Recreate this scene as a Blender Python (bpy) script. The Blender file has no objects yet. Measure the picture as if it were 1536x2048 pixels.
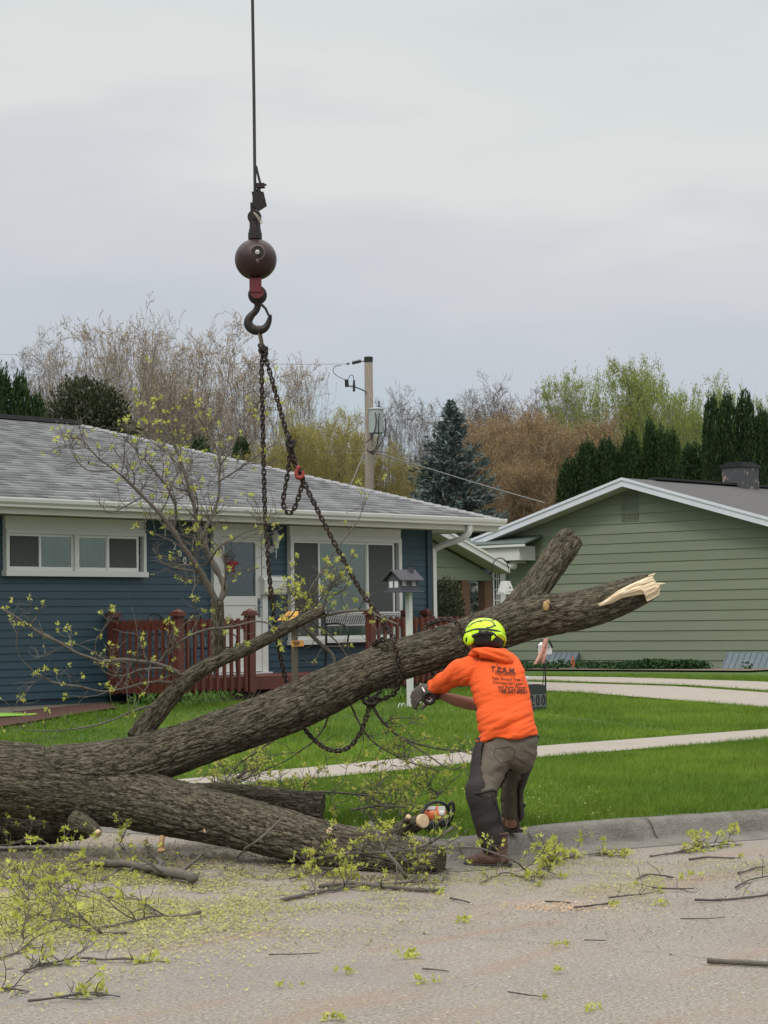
import bpy, math, random
import numpy as np
from mathutils import Vector
from mathutils.bvhtree import BVHTree

# ------------------------------------------------------------------ scene, camera, sky, sun
SC = bpy.context.scene
COL = SC.collection
FPX = 4336.0                                   # focal length in pixels of the 1536x2048 photograph
PIT, ROL, YAW = map(math.radians, (2.924, -0.755, 41.356))
_f = np.array([math.cos(YAW)*math.cos(PIT), math.sin(YAW)*math.cos(PIT), math.sin(PIT)])
_r = np.array([math.sin(YAW), -math.cos(YAW), 0.0]); _u = np.cross(_r, _f)
CR = math.cos(ROL)*_r + math.sin(ROL)*_u
CU = -math.sin(ROL)*_r + math.cos(ROL)*_u
CP = np.array([0, 0, 1.52])
RT = _r.copy(); FH = np.array([math.cos(YAW), math.sin(YAW), 0.0]); UP = np.array([0, 0, 1.0])

cam_d = bpy.data.cameras.new('camera'); cam = bpy.data.objects.new('camera', cam_d); COL.objects.link(cam)
cam_d.sensor_fit = 'VERTICAL'; cam_d.sensor_height = 24.0; cam_d.lens = 24.0*FPX/2048.0
cam_d.clip_start = 0.1; cam_d.clip_end = 2000.0
from mathutils import Matrix
M = Matrix(((CR[0], CU[0], -_f[0], CP[0]), (CR[1], CU[1], -_f[1], CP[1]), (CR[2], CU[2], -_f[2], CP[2]), (0, 0, 0, 1)))
cam.matrix_world = M
SC.camera = cam

SUN_EL, SUN_AZ = math.radians(52), math.radians(200)    # sun direction: azimuth measured from +x towards +y
world = bpy.data.worlds.new('World'); SC.world = world; world.use_nodes = True
wt = world.node_tree; wt.nodes.clear()
def wn(t): return wt.nodes.new(t)
wo = wn('ShaderNodeOutputWorld'); wb = wn('ShaderNodeBackground'); wt.links.new(wb.outputs[0], wo.inputs[0])
sky = wn('ShaderNodeTexSky'); sky.sky_type = 'NISHITA'; sky.sun_disc = False
sky.sun_elevation = SUN_EL; sky.sun_rotation = math.pi/2 - SUN_AZ
tc = wn('ShaderNodeTexCoord'); sep = wn('ShaderNodeSeparateXYZ'); wt.links.new(tc.outputs['Generated'], sep.inputs[0])
mp = wn('ShaderNodeMapping'); mp.inputs['Scale'].default_value = (3.2, 3.2, 11.0); wt.links.new(tc.outputs['Generated'], mp.inputs[0])
nz = wn('ShaderNodeTexNoise'); nz.inputs['Scale'].default_value = 1.3; nz.inputs['Detail'].default_value = 4; nz.inputs['Roughness'].default_value = 0.5
wt.links.new(mp.outputs[0], nz.inputs[0])
rp = wn('ShaderNodeValToRGB')                  # brightness and tint of the overcast by height in the sky
add = wn('ShaderNodeMath'); add.operation = 'MULTIPLY_ADD'; wt.links.new(nz.outputs[0], add.inputs[0]); add.inputs[1].default_value = 0.22
wt.links.new(sep.outputs[2], add.inputs[2])
wt.links.new(add.outputs[0], rp.inputs[0])
SK = [(0.0, (.47, .56, .62)), (.17, (.50, .58, .64)), (.23, (.56, .60, .655)), (.29, (.635, .655, .69)), (.34, (.73, .75, .735)), (.38, (.69, .735, .73)), (.44, (.65, .68, .70)), (.55, (.95, .96, .97)), (.75, (1.7, 1.69, 1.66)), (1.0, (2.1, 2.08, 2.03))]
els = rp.color_ramp.elements
els[0].position = SK[0][0]; els[0].color = (*[c/2.2 for c in SK[0][1]], 1)
els[1].position = SK[-1][0]; els[1].color = (*[c/2.2 for c in SK[-1][1]], 1)
for p, c in SK[1:-1]:
    e = els.new(p); e.color = (*[k/2.2 for k in c], 1)
rp.color_ramp.interpolation = 'EASE'
sc1 = wn('ShaderNodeVectorMath'); sc1.operation = 'SCALE'; sc1.inputs['Scale'].default_value = 22.0; wt.links.new(rp.outputs[0], sc1.inputs[0])
mx = wn('ShaderNodeMix'); mx.data_type = 'RGBA'; mx.inputs[0].default_value = 0.985
wt.links.new(sky.outputs[0], mx.inputs[6]); wt.links.new(sc1.outputs[0], mx.inputs[7])
wt.links.new(mx.outputs[2], wb.inputs[0]); wb.inputs[1].default_value = 0.1

sun_d = bpy.data.lights.new('sun', 'SUN'); sun_d.energy = 1.3; sun_d.angle = math.radians(14); sun_d.color = (1, .95, .87)
sun = bpy.data.objects.new('sun', sun_d); COL.objects.link(sun)
sd = Vector((math.cos(SUN_EL)*math.cos(SUN_AZ), math.cos(SUN_EL)*math.sin(SUN_AZ), math.sin(SUN_EL)))
sun.rotation_euler = sd.to_track_quat('Z', 'Y').to_euler()
SC.view_settings.view_transform = 'Standard'; SC.view_settings.look = 'None'
SC.view_settings.exposure = 0.0; SC.view_settings.gamma = 1.0
SC.cycles.max_bounces = 6; SC.cycles.transparent_max_bounces = 8

# ------------------------------------------------------------------ helpers
def ray(x, y): return _f + CR*((x-768)/FPX) - CU*((y-1024)/FPX)
def on(x, y, ax, v):
    d = ray(x, y); return CP + d*((v-CP[ax])/d[ax])
def dep(x, y, D): return CP + ray(x, y)*D
def m_(px, D): return px*D/FPX

def hashn(i, j, k, s):
    h = (i*374761393 + j*668265263 + k*2147483647*0 + k*1274126177 + s*974634777) & 0xffffffff
    h = ((h ^ (h >> 13))*1274126177) & 0xffffffff
    return ((h ^ (h >> 16)) & 0xffffff)/float(0xffffff)
def vnoise(P, s=0):
    P = np.asarray(P, float); I = np.floor(P).astype(np.int64); F = P-I; F = F*F*(3-2*F)
    r = 0
    for a in (0, 1):
        for b in (0, 1):
            for c in (0, 1):
                w = (F[:, 0] if a else 1-F[:, 0])*(F[:, 1] if b else 1-F[:, 1])*(F[:, 2] if c else 1-F[:, 2])
                r = r + w*hashn(I[:, 0]+a, I[:, 1]+b, I[:, 2]+c, s)
    return r*2-1

def tag(o, label=None, cat=None, group=None, kind=None):
    if label: o['label'] = label
    if cat: o['category'] = cat
    if group: o['group'] = group
    if kind: o['kind'] = kind
    return o
ORG = {}
def thing(name, loc, label, cat, group=None):
    o = bpy.data.objects.new(name, None); COL.objects.link(o); o.location = tuple(loc); o.empty_display_size = .2
    ORG[o.name] = np.array(loc, float)
    return tag(o, label, cat, group)

class G:
    def __init__(s): s.v = []; s.f = []; s.n = 0; s.r = []; s.m = []
    def add(s, V, F, rnd=None, mi=0):
        V = np.asarray(V, float); s.v.append(V)
        for q in F: s.f.append(tuple(int(i)+s.n for i in q))
        nf = len(F)
        s.r += [random.random() if rnd is None else rnd]*nf; s.m += [mi]*nf
        s.n += len(V)
    def box(s, x0, x1, y0, y1, z0, z1, mi=0):
        V = [(x, y, z) for x in (x0, x1) for y in (y0, y1) for z in (z0, z1)]
        s.add(V, [(0, 1, 3, 2), (4, 6, 7, 5), (0, 4, 5, 1), (2, 3, 7, 6), (0, 2, 6, 4), (1, 5, 7, 3)], mi=mi)
    def obox(s, c, ax, hs, mi=0):
        """box at c, axes ax (3 vectors), half sizes hs"""
        c = np.array(c, float); A = [np.array(a, float)*h for a, h in zip(ax, hs)]
        V = [c+A[0]*i+A[1]*j+A[2]*k for i in (-1, 1) for j in (-1, 1) for k in (-1, 1)]
        s.add(V, [(0, 1, 3, 2), (4, 6, 7, 5), (0, 4, 5, 1), (2, 3, 7, 6), (0, 2, 6, 4), (1, 5, 7, 3)], mi=mi)
    def tube(s, pts, rad, n=8, ref=None, cap=True, closed=False, mi=0, rnd=None):
        P = np.array(pts, float); k = len(P)
        R = [(r, r) if np.isscalar(r) else r for r in (rad if hasattr(rad, '__len__') and len(rad) == k else [rad]*k)]
        V = []; T = np.zeros_like(P)
        if closed: T = np.roll(P, -1, 0)-np.roll(P, 1, 0)
        else:
            T[1:-1] = P[2:]-P[:-2]; T[0] = P[1]-P[0]; T[-1] = P[-1]-P[-2]
        T /= np.linalg.norm(T, axis=1)[:, None]+1e-12
        if ref is None:
            ref0 = np.array([0, 0, 1.]) if abs(T[0][2]) < .8 else np.array([1., 0, 0])
            a = ref0-T[0]*(ref0@T[0])
        prev = None
        for i in range(k):
            if ref is not None: a = np.array(ref, float)
            a = a-T[i]*(a@T[i]); a = a/(np.linalg.norm(a)+1e-12)
            b = np.cross(T[i], a)
            for j in range(n):
                t = 2*math.pi*j/n
                V.append(P[i]+a*math.cos(t)*R[i][0]+b*math.sin(t)*R[i][1])
        F = []
        for i in range(k if closed else k-1):
            i2 = (i+1) % k
            for j in range(n):
                j2 = (j+1) % n
                F.append((i*n+j, i*n+j2, i2*n+j2, i2*n+j))
        if cap and not closed:
            F.append(tuple(range(n-1, -1, -1))); F.append(tuple((k-1)*n+j for j in range(n)))
        s.add(V, F, mi=mi, rnd=rnd)
    def lathe(s, prof, c, ax=(0, 0, 1), n=24, mi=0):
        """prof: list of (radius, height along ax)"""
        ax = np.array(ax, float); ax /= np.linalg.norm(ax)
        a = np.array([1., 0, 0]) if abs(ax[0]) < .8 else np.array([0, 1., 0]); a -= ax*(a@ax); a /= np.linalg.norm(a); b = np.cross(ax, a)
        c = np.array(c, float); V = []
        for r, h in prof:
            for j in range(n):
                t = 2*math.pi*j/n; V.append(c+ax*h+(a*math.cos(t)+b*math.sin(t))*max(r, 1e-4))
        F = [(i*n+j, i*n+(j+1) % n, (i+1)*n+(j+1) % n, (i+1)*n+j) for i in range(len(prof)-1) for j in range(n)]
        F.append(tuple(range(n-1, -1, -1))); F.append(tuple((len(prof)-1)*n+j for j in range(n)))
        s.add(V, F, mi=mi)
    def prism(s, poly, d, mi=0):
        P = np.array(poly, float); d = np.array(d, float); n = len(P)
        F = [tuple(range(n))[::-1], tuple(range(n, 2*n))]+[(i, (i+1) % n, n+(i+1) % n, n+i) for i in range(n)]
        s.add(np.vstack([P, P+d]), F, mi=mi)
    def ell(s, c, ax, hs, nu=20, nv=12, mi=0):
        c = np.array(c, float); A = [np.array(a, float) for a in ax]; V = []
        for i in range(nv+1):
            ph = math.pi*i/nv
            for j in range(nu):
                t = 2*math.pi*j/nu
                V.append(c+A[0]*hs[0]*math.sin(ph)*math.cos(t)+A[1]*hs[1]*math.sin(ph)*math.sin(t)+A[2]*hs[2]*math.cos(ph))
        F = [(i*nu+j, (i+1)*nu+j, (i+1)*nu+(j+1) % nu, i*nu+(j+1) % nu) for i in range(nv) for j in range(nu)]
        s.add(V, F, mi=mi)
    def arr(s): return np.vstack(s.v) if s.v else np.zeros((0, 3))
    def build(s, name, mats, parent=None, smooth=False, org=None):
        V = s.arr()
        if org is None: org = ORG.get(parent.name, np.zeros(3)) if parent is not None else np.zeros(3)
        me = bpy.data.meshes.new(name); me.from_pydata((V-org).tolist(), [], s.f)
        return finish(me, name, mats, parent, smooth, org, s.r, s.m)

def finish(me, name, mats, parent, smooth, org, rr=None, mm=None):
    if not isinstance(mats, (list, tuple)): mats = [mats]
    for m in mats: me.materials.append(m)
    if smooth: me.polygons.foreach_set('use_smooth', [True]*len(me.polygons))
    if rr is not None and len(rr) == len(me.polygons):
        a = me.attributes.new('rnd', 'FLOAT', 'FACE'); a.data.foreach_set('value', np.array(rr, np.float32))
    if mm is not None and any(mm) and len(mm) == len(me.polygons): me.polygons.foreach_set('material_index', mm)
    me.validate(); me.update()
    o = bpy.data.objects.new(name, me); COL.objects.link(o)
    if parent is not None: o.parent = parent; ORG[o.name] = np.array(org, float)
    else:
        o.location = tuple(org); ORG[o.name] = np.array(org, float)
    return o

def mesh_np(name, V, F, mats, parent=None, rnd=None, mi=None, smooth=False, org=None):
    """fast mesh from numpy arrays; F is (n,k)"""
    if org is None: org = ORG.get(parent.name, np.zeros(3)) if parent is not None else np.zeros(3)
    V = np.asarray(V, np.float32)-np.asarray(org, np.float32); F = np.asarray(F, np.int32); k = F.shape[1]
    me = bpy.data.meshes.new(name)
    me.vertices.add(len(V)); me.vertices.foreach_set('co', V.ravel())
    me.loops.add(F.size); me.loops.foreach_set('vertex_index', F.ravel())
    me.polygons.add(len(F)); me.polygons.foreach_set('loop_start', np.arange(len(F), dtype=np.int32)*k)
    try: me.polygons.foreach_set('loop_total', np.full(len(F), k, np.int32))
    except Exception: pass
    me.update(calc_edges=True)
    if not isinstance(mats, (list, tuple)): mats = [mats]
    for m in mats: me.materials.append(m)
    if rnd is not None:
        a = me.attributes.new('rnd', 'FLOAT', 'FACE'); a.data.foreach_set('value', np.asarray(rnd, np.float32))
    if mi is not None: me.polygons.foreach_set('material_index', np.asarray(mi, np.int32))
    if smooth: me.polygons.foreach_set('use_smooth', np.ones(len(F), bool))
    me.update()
    o = bpy.data.objects.new(name, me); COL.objects.link(o)
    if parent is not None: o.parent = parent
    else: o.location = tuple(org)
    ORG[o.name] = np.array(org, float)
    return o

def remeshed(g, vox, smooth_it=2, sub=0):
    """voxel-remesh a G into one continuous skin; returns V, F (list of tuples)"""
    me = bpy.data.meshes.new('tmp'); me.from_pydata(g.arr().tolist(), [], g.f)
    o = bpy.data.objects.new('tmp', me); COL.objects.link(o)
    md = o.modifiers.new('r', 'REMESH'); md.mode = 'VOXEL'; md.voxel_size = vox
    if smooth_it:
        m2 = o.modifiers.new('s', 'SMOOTH'); m2.factor = .5; m2.iterations = smooth_it
    dg = bpy.context.evaluated_depsgraph_get(); ev = o.evaluated_get(dg); m = ev.to_mesh()
    V = np.empty(len(m.vertices)*3, np.float32); m.vertices.foreach_get('co', V); V = V.reshape(-1, 3).astype(float)
    N = np.empty(len(m.vertices)*3, np.float32); m.vertices.foreach_get('normal', N); N = N.reshape(-1, 3).astype(float)
    F = [tuple(p.vertices) for p in m.polygons]
    ev.to_mesh_clear(); bpy.data.objects.remove(o); bpy.data.meshes.remove(me)
    return V, F, N

def vmesh(name, V, F, mats, parent, smooth=True):
    org = ORG[parent.name] if parent is not None else np.zeros(3)
    me = bpy.data.meshes.new(name); me.from_pydata((V-org).tolist(), [], F)
    return finish(me, name, mats, parent, smooth, org)

def copy_tree(o, parent=None):
    c = o.copy(); COL.objects.link(c); c.parent = parent
    for ch in list(o.children): copy_tree(ch, c)
    return c

# ------------------------------------------------------------------ materials
def mat(name, col, rough=.7, var=None, vs=8, vamt=.5, bump=0, bs=60, rnd=None, metal=0, spec=.5, coord='Object', stretch=(1, 1, 1), detail=5, extra=None):
    """var: second colour mixed by noise; rnd: second colour mixed by the per-face random attribute"""
    m = bpy.data.materials.new(name); m.use_nodes = True; nt = m.node_tree; b = nt.nodes['Principled BSDF']
    b.inputs['Roughness'].default_value = rough; b.inputs['Metallic'].default_value = metal
    b.inputs['Specular IOR Level'].default_value = spec
    L = nt.links.new; N = nt.nodes.new
    tc = N('ShaderNodeTexCoord'); mp = N('ShaderNodeMapping'); mp.inputs['Scale'].default_value = stretch
    L(tc.outputs[coord], mp.inputs[0])
    rgb = N('ShaderNodeRGB'); rgb.outputs[0].default_value = (*col, 1); cur = rgb.outputs[0]
    def mix(a, c2, fac):
        x = N('ShaderNodeMix'); x.data_type = 'RGBA'; L(a, x.inputs[6]); x.inputs[7].default_value = (*c2, 1)
        L(fac, x.inputs[0]); return x.outputs[2]
    if rnd is not None:
        at = N('ShaderNodeAttribute'); at.attribute_name = 'rnd'; cur = mix(cur, rnd, at.outputs['Fac'])
    if var is not None:
        n = N('ShaderNodeTexNoise'); n.inputs['Scale'].default_value = vs; n.inputs['Detail'].default_value = detail; n.inputs['Roughness'].default_value = .65
        L(mp.outputs[0], n.inputs[0])
        mr = N('ShaderNodeMapRange'); mr.inputs[1].default_value = .5-.22; mr.inputs[2].default_value = .5+.22; mr.inputs[4].default_value = vamt
        L(n.outputs[0], mr.inputs[0]); cur = mix(cur, var, mr.outputs[0])
    if extra: 
        for (c2, scale, lo, hi, amt) in extra:
            n = N('ShaderNodeTexNoise'); n.inputs['Scale'].default_value = scale; n.inputs['Detail'].default_value = 6; n.inputs['Roughness'].default_value = .6
            L(mp.outputs[0], n.inputs[0])
            mr = N('ShaderNodeMapRange'); mr.inputs[1].default_value = lo; mr.inputs[2].default_value = hi; mr.inputs[4].default_value = amt
            L(n.outputs[0], mr.inputs[0]); cur = mix(cur, c2, mr.outputs[0])
    L(cur, b.inputs['Base Color'])
    if bump:
        n2 = N('ShaderNodeTexNoise'); n2.inputs['Scale'].default_value = bs; n2.inputs['Detail'].default_value = 6
        L(mp.outputs[0], n2.inputs[0]); bp = N('ShaderNodeBump'); bp.inputs['Strength'].default_value = bump; bp.inputs['Distance'].default_value = .02
        L(n2.outputs[0], bp.inputs['Height']); L(bp.outputs[0], b.inputs['Normal'])
    return m

def leafmat(name, c1, c2, trans=.35, rough=.6, var=None, vs=.6, extra=None):
    m = mat(name, c1, rough, rnd=c2, var=var, vs=vs, vamt=.6, spec=.25, extra=extra)
    nt = m.node_tree; b = nt.nodes['Principled BSDF']; out = [n for n in nt.nodes if n.type == 'OUTPUT_MATERIAL'][0]
    t = nt.nodes.new('ShaderNodeBsdfTranslucent'); mx = nt.nodes.new('ShaderNodeMixShader'); mx.inputs[0].default_value = trans
    src = b.inputs['Base Color'].links[0].from_socket
    nt.links.new(src, t.inputs[0]); nt.links.new(b.outputs[0], mx.inputs[1]); nt.links.new(t.outputs[0], mx.inputs[2])
    nt.links.new(mx.outputs[0], out.inputs[0])
    return m

def glassmat():
    m = bpy.data.materials.new('window_glass'); m.use_nodes = True; nt = m.node_tree; nt.nodes.clear()
    o = nt.nodes.new('ShaderNodeOutputMaterial'); mx = nt.nodes.new('ShaderNodeMixShader'); t = nt.nodes.new('ShaderNodeBsdfTransparent'); g = nt.nodes.new('ShaderNodeBsdfGlossy')
    g.inputs['Roughness'].default_value = .03; fr = nt.nodes.new('ShaderNodeFresnel'); fr.inputs[0].default_value = 1.9
    t.inputs[0].default_value = (.8, .85, .84, 1)
    nt.links.new(fr.outputs[0], mx.inputs[0]); nt.links.new(t.outputs[0], mx.inputs[1]); nt.links.new(g.outputs[0], mx.inputs[2]); nt.links.new(mx.outputs[0], o.inputs[0])
    return m

MA = {}
MA['grass'] = leafmat('grass', (.085, .175, .013), (.225, .335, .034), .35, var=(.075, .135, .014), vs=1.2, extra=[((.22, .24, .07), .55, .56, .74, .5), ((.26, .22, .10), 5, .64, .76, .55), ((.05, .10, .012), 2.2, .56, .70, .55)])
MA['soil'] = mat('lawn_base', (.055, .105, .014), .95, var=(.036, .07, .012), vs=3, bump=.6, bs=40)
MA['concrete'] = mat('concrete', (.315, .280, .240), .9, var=(.25, .222, .19), vs=4, bump=.4, bs=90, extra=[((.22, .2, .17), 1.1, .55, .75, .35)])
MA['curb'] = mat('curb_concrete', (.20, .188, .165), .95, var=(.10, .094, .08), vs=14, bump=1.0, bs=70, extra=[((.42, .41, .38), 130, .58, .7, .9), ((.05, .045, .035), 2.5, .52, .70, .65)])
MA['white'] = mat('white_paint', (.60, .61, .58), .5, var=(.52, .53, .5), vs=3)
MA['gutter'] = mat('gutter_white', (.66, .67, .65), .35, var=(.55, .55, .52), vs=2)
MA['cream'] = mat('soffit_cream', (.50, .49, .43), .7, var=(.42, .41, .36), vs=2)
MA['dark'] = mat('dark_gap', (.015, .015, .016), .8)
MA['black'] = mat('black_metal', (.018, .018, .02), .45, metal=.3)
MA['glass'] = glassmat()
MA['curtain'] = mat('curtain', (.60, .66, .60), .9, var=(.36, .42, .38), vs=3, stretch=(14, 1, .2))
MA['screen'] = mat('window_screen', (.07, .078, .074), .8, var=(.05, .055, .055), vs=4)
MA['blue'] = mat('blue_siding', (.021, .054, .076), .55, rnd=(.025, .061, .085), var=(.016, .043, .061), vs=2, stretch=(.5, .5, 3), bump=.1, bs=40)
MA['bluetrim'] = mat('blue_corner_trim', (.022, .048, .066), .5)
MA['green'] = mat('green_siding', (.172, .203, .141), .7, rnd=(.200, .232, .165), var=(.155, .186, .128), vs=1.5, stretch=(.5, .5, 4), bump=.15, bs=40, extra=[((.12, .15, .10), .9, .55, .8, .35)])
MA['redwood'] = mat('red_stained_wood', (.100, .026, .015), .6, var=(.062, .016, .010), vs=6, stretch=(3, 3, .5), bump=.3, bs=50)
MA['brownwood'] = mat('brown_wood', (.14, .075, .045), .7, var=(.08, .04, .025), vs=8, stretch=(4, 4, .4), bump=.3)
MA['lattice'] = mat('weathered_lattice', (.13, .10, .075), .85, var=(.08, .055, .04), vs=6)
MA['mulch'] = mat('red_mulch', (.10, .045, .035), .95, var=(.05, .022, .018), vs=25, bump=1, bs=60, extra=[((.2, .12, .09), 60, .6, .72, .8)])
MA['dirt'] = mat('bed_soil', (.19, .155, .12), .95, var=(.10, .08, .06), vs=9, bump=1, bs=50)
MA['metal'] = mat('galvanised', (.14, .175, .195), .45, var=(.09, .12, .14), vs=4, metal=.4)
MA['shingle_dark'] = mat('dark_shingle', (.075, .075, .078), .95, var=(.13, .125, .12), vs=14, stretch=(1, 4, 1), bump=.6, bs=50)
MA['bricktan'] = mat('chimney_metal', (.05, .055, .06), .7, extra=[((.30, .22, .17), 6, .58, .62, .9)])

def shingle_mat():
    m = mat('grey_shingle', (.2, .2, .2), .95, bump=.5, bs=90); nt = m.node_tree; b = nt.nodes['Principled BSDF']
    L = nt.links.new; N = nt.nodes.new
    at = N('ShaderNodeAttribute'); at.attribute_name = 'uvp'
    br = N('ShaderNodeTexBrick'); L(at.outputs['Vector'], br.inputs[0]); br.offset = .37; br.offset_frequency = 3
    br.inputs['Scale'].default_value = 1; br.inputs['Brick Width'].default_value = .21; br.inputs['Row Height'].default_value = .145
    br.inputs['Mortar Size'].default_value = 0.0; br.inputs['Color1'].default_value = (.15, .155, .165, 1); br.inputs['Color2'].default_value = (.32, .33, .335, 1)
    br.inputs['Mortar'].default_value = (.10, .105, .11, 1); br.inputs['Bias'].default_value = 0
    n = N('ShaderNodeTexNoise'); n.inputs['Scale'].default_value = 1.2; L(at.outputs['Vector'], n.inputs[0])
    x = N('ShaderNodeMix'); x.data_type = 'RGBA'; x.blend_type = 'MULTIPLY'; x.inputs[0].default_value = .5
    L(br.outputs[0], x.inputs[6]); L(n.outputs[0], x.inputs[7]); 
    g = N('ShaderNodeTexNoise'); g.inputs['Scale'].default_value = 60; L(at.outputs['Vector'], g.inputs[0])
    y = N('ShaderNodeMix'); y.data_type = 'RGBA'; y.blend_type = 'OVERLAY'; y.inputs[0].default_value = .6; L(x.outputs[2], y.inputs[6]); L(g.outputs[0], y.inputs[7])
    L(y.outputs[2], b.inputs['Base Color'])
    return m
MA['shingle'] = shingle_mat()

def asphalt_mat():
    m = mat('asphalt', (.335, .296, .250), .92, var=(.24, .21, .175), vs=.9, bump=1.0, bs=120,
            extra=[((.52, .49, .46), 62, .53, .63, .7), ((.085, .078, .07), 55, .54, .64, .75), ((.62, .60, .57), 34, .62, .67, .8)])
    nt = m.node_tree; b = nt.nodes['Principled BSDF']; L = nt.links.new; N = nt.nodes.new
    src = b.inputs['Base Color'].links[0].from_socket
    tc = N('ShaderNodeTexCoord')
    # reddish sawdust swept in arcs over the road
    mp = N('ShaderNodeMapping'); mp.inputs['Rotation'].default_value = (0, 0, -.85); mp.inputs['Scale'].default_value = (.55, 2.6, 1); L(tc.outputs['Object'], mp.inputs[0])
    n = N('ShaderNodeTexNoise'); n.inputs['Scale'].default_value = 1.0; n.inputs['Detail'].default_value = 7; n.inputs['Roughness'].default_value = .65; n.inputs['Distortion'].default_value = .5; L(mp.outputs[0], n.inputs[0])
    mr = N('ShaderNodeMapRange'); mr.inputs[1].default_value = .50; mr.inputs[2].default_value = .68; mr.inputs[4].default_value = .55; L(n.outputs[0], mr.inputs[0])
    x = N('ShaderNodeMix'); x.data_type = 'RGBA'; L(mr.outputs[0], x.inputs[0]); L(src, x.inputs[6]); x.inputs[7].default_value = (.33, .21, .14, 1)
    # cool grey worn patches
    n2 = N('ShaderNodeTexNoise'); n2.inputs['Scale'].default_value = .8; n2.inputs['Detail'].default_value = 5; L(tc.outputs['Object'], n2.inputs[0])
    mr2 = N('ShaderNodeMapRange'); mr2.inputs[1].default_value = .52; mr2.inputs[2].default_value = .66; mr2.inputs[4].default_value = .35; L(n2.outputs[0], mr2.inputs[0])
    y = N('ShaderNodeMix'); y.data_type = 'RGBA'; L(mr2.outputs[0], y.inputs[0]); L(x.outputs[2], y.inputs[6]); y.inputs[7].default_value = (.22, .215, .21, 1)
    L(y.outputs[2], b.inputs['Base Color'])
    return m
MA['asphalt'] = asphalt_mat()

def bark_mat(name, ridge, mid, furrow):
    m = mat(name, mid, .95); nt = m.node_tree; b = nt.nodes['Principled BSDF']; L = nt.links.new; N = nt.nodes.new
    b.inputs['Specular IOR Level'].default_value = .15
    at = N('ShaderNodeAttribute'); at.attribute_name = 'bark'; h = N('ShaderNodeAttribute'); h.attribute_name = 'ridge'
    def ridged(scale, det, k):
        n = N('ShaderNodeTexNoise'); n.inputs['Scale'].default_value = scale; n.inputs['Detail'].default_value = det; n.inputs['Roughness'].default_value = .6; n.inputs['Distortion'].default_value = .25; L(at.outputs['Vector'], n.inputs[0])
        a = N('ShaderNodeMath'); a.operation = 'SUBTRACT'; L(n.outputs[0], a.inputs[0]); a.inputs[1].default_value = .5
        b_ = N('ShaderNodeMath'); b_.operation = 'ABSOLUTE'; L(a.outputs[0], b_.inputs[0])
        c = N('ShaderNodeMath'); c.operation = 'MULTIPLY'; c.use_clamp = True; L(b_.outputs[0], c.inputs[0]); c.inputs[1].default_value = k; return c.outputs[0]
    def madd(a, k, b_):
        x = N('ShaderNodeMath'); x.operation = 'MULTIPLY_ADD'; L(a, x.inputs[0]); x.inputs[1].default_value = k; L(b_, x.inputs[2]); return x.outputs[0]
    hh = N('ShaderNodeMath'); hh.operation = 'MULTIPLY'; L(h.outputs['Fac'], hh.inputs[0]); hh.inputs[1].default_value = .42
    ad_ = madd(ridged(50, 2, 8.0), .45, hh.outputs[0]); ad_ = madd(ridged(110, 3, 6.0), .30, ad_)
    class _A: outputs = [ad_]
    ad = _A
    r = N('ShaderNodeValToRGB'); L(ad_, r.inputs[0]); e = r.color_ramp.elements
    e[0].position = .22; e[0].color = (*furrow, 1); e[1].position = 1.0; e[1].color = (*ridge, 1); q = e.new(.55); q.color = (*mid, 1)
    n3 = N('ShaderNodeTexNoise'); n3.inputs['Scale'].default_value = 2.2; n3.inputs['Detail'].default_value = 4; tc = N('ShaderNodeTexCoord'); L(tc.outputs['Object'], n3.inputs[0])
    mr = N('ShaderNodeMapRange'); mr.inputs[1].default_value = .45; mr.inputs[2].default_value = .7; mr.inputs[4].default_value = .35; L(n3.outputs[0], mr.inputs[0])
    x = N('ShaderNodeMix'); x.data_type = 'RGBA'; L(mr.outputs[0], x.inputs[0]); L(r.outputs[0], x.inputs[6]); x.inputs[7].default_value = (.065, .068, .040, 1)
    L(x.outputs[2], b.inputs['Base Color'])
    bp = N('ShaderNodeBump'); bp.inputs['Strength'].default_value = .9; bp.inputs['Distance'].default_value = .012; L(ad.outputs[0], bp.inputs['Height']); L(bp.outputs[0], b.inputs['Normal'])
    return m
MA['bark'] = bark_mat('bark', (.200, .178, .135), (.105, .091, .066), (.024, .019, .014))
MA['twig'] = mat('twig_bark', (.125, .112, .092), .85, var=(.06, .053, .043), vs=20, bump=.5)
MA['twigdark'] = mat('dark_twig', (.06, .052, .048), .9, var=(.10, .085, .075), vs=12)
MA['wood'] = mat('fresh_wood', (.74, .62, .44), .8, var=(.62, .48, .30), vs=12, stretch=(1, 1, 6), bump=.5, bs=60)
MA['woodend'] = mat('cut_wood', (.60, .46, .29), .8, var=(.42, .28, .16), vs=30, bump=.3)
MA['leafy'] = leafmat('young_leaf', (.30, .36, .04), (.66, .66, .17), .45)
MA['litter'] = leafmat('leaf_litter', (.26, .29, .055), (.50, .46, .18), .2)

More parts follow.
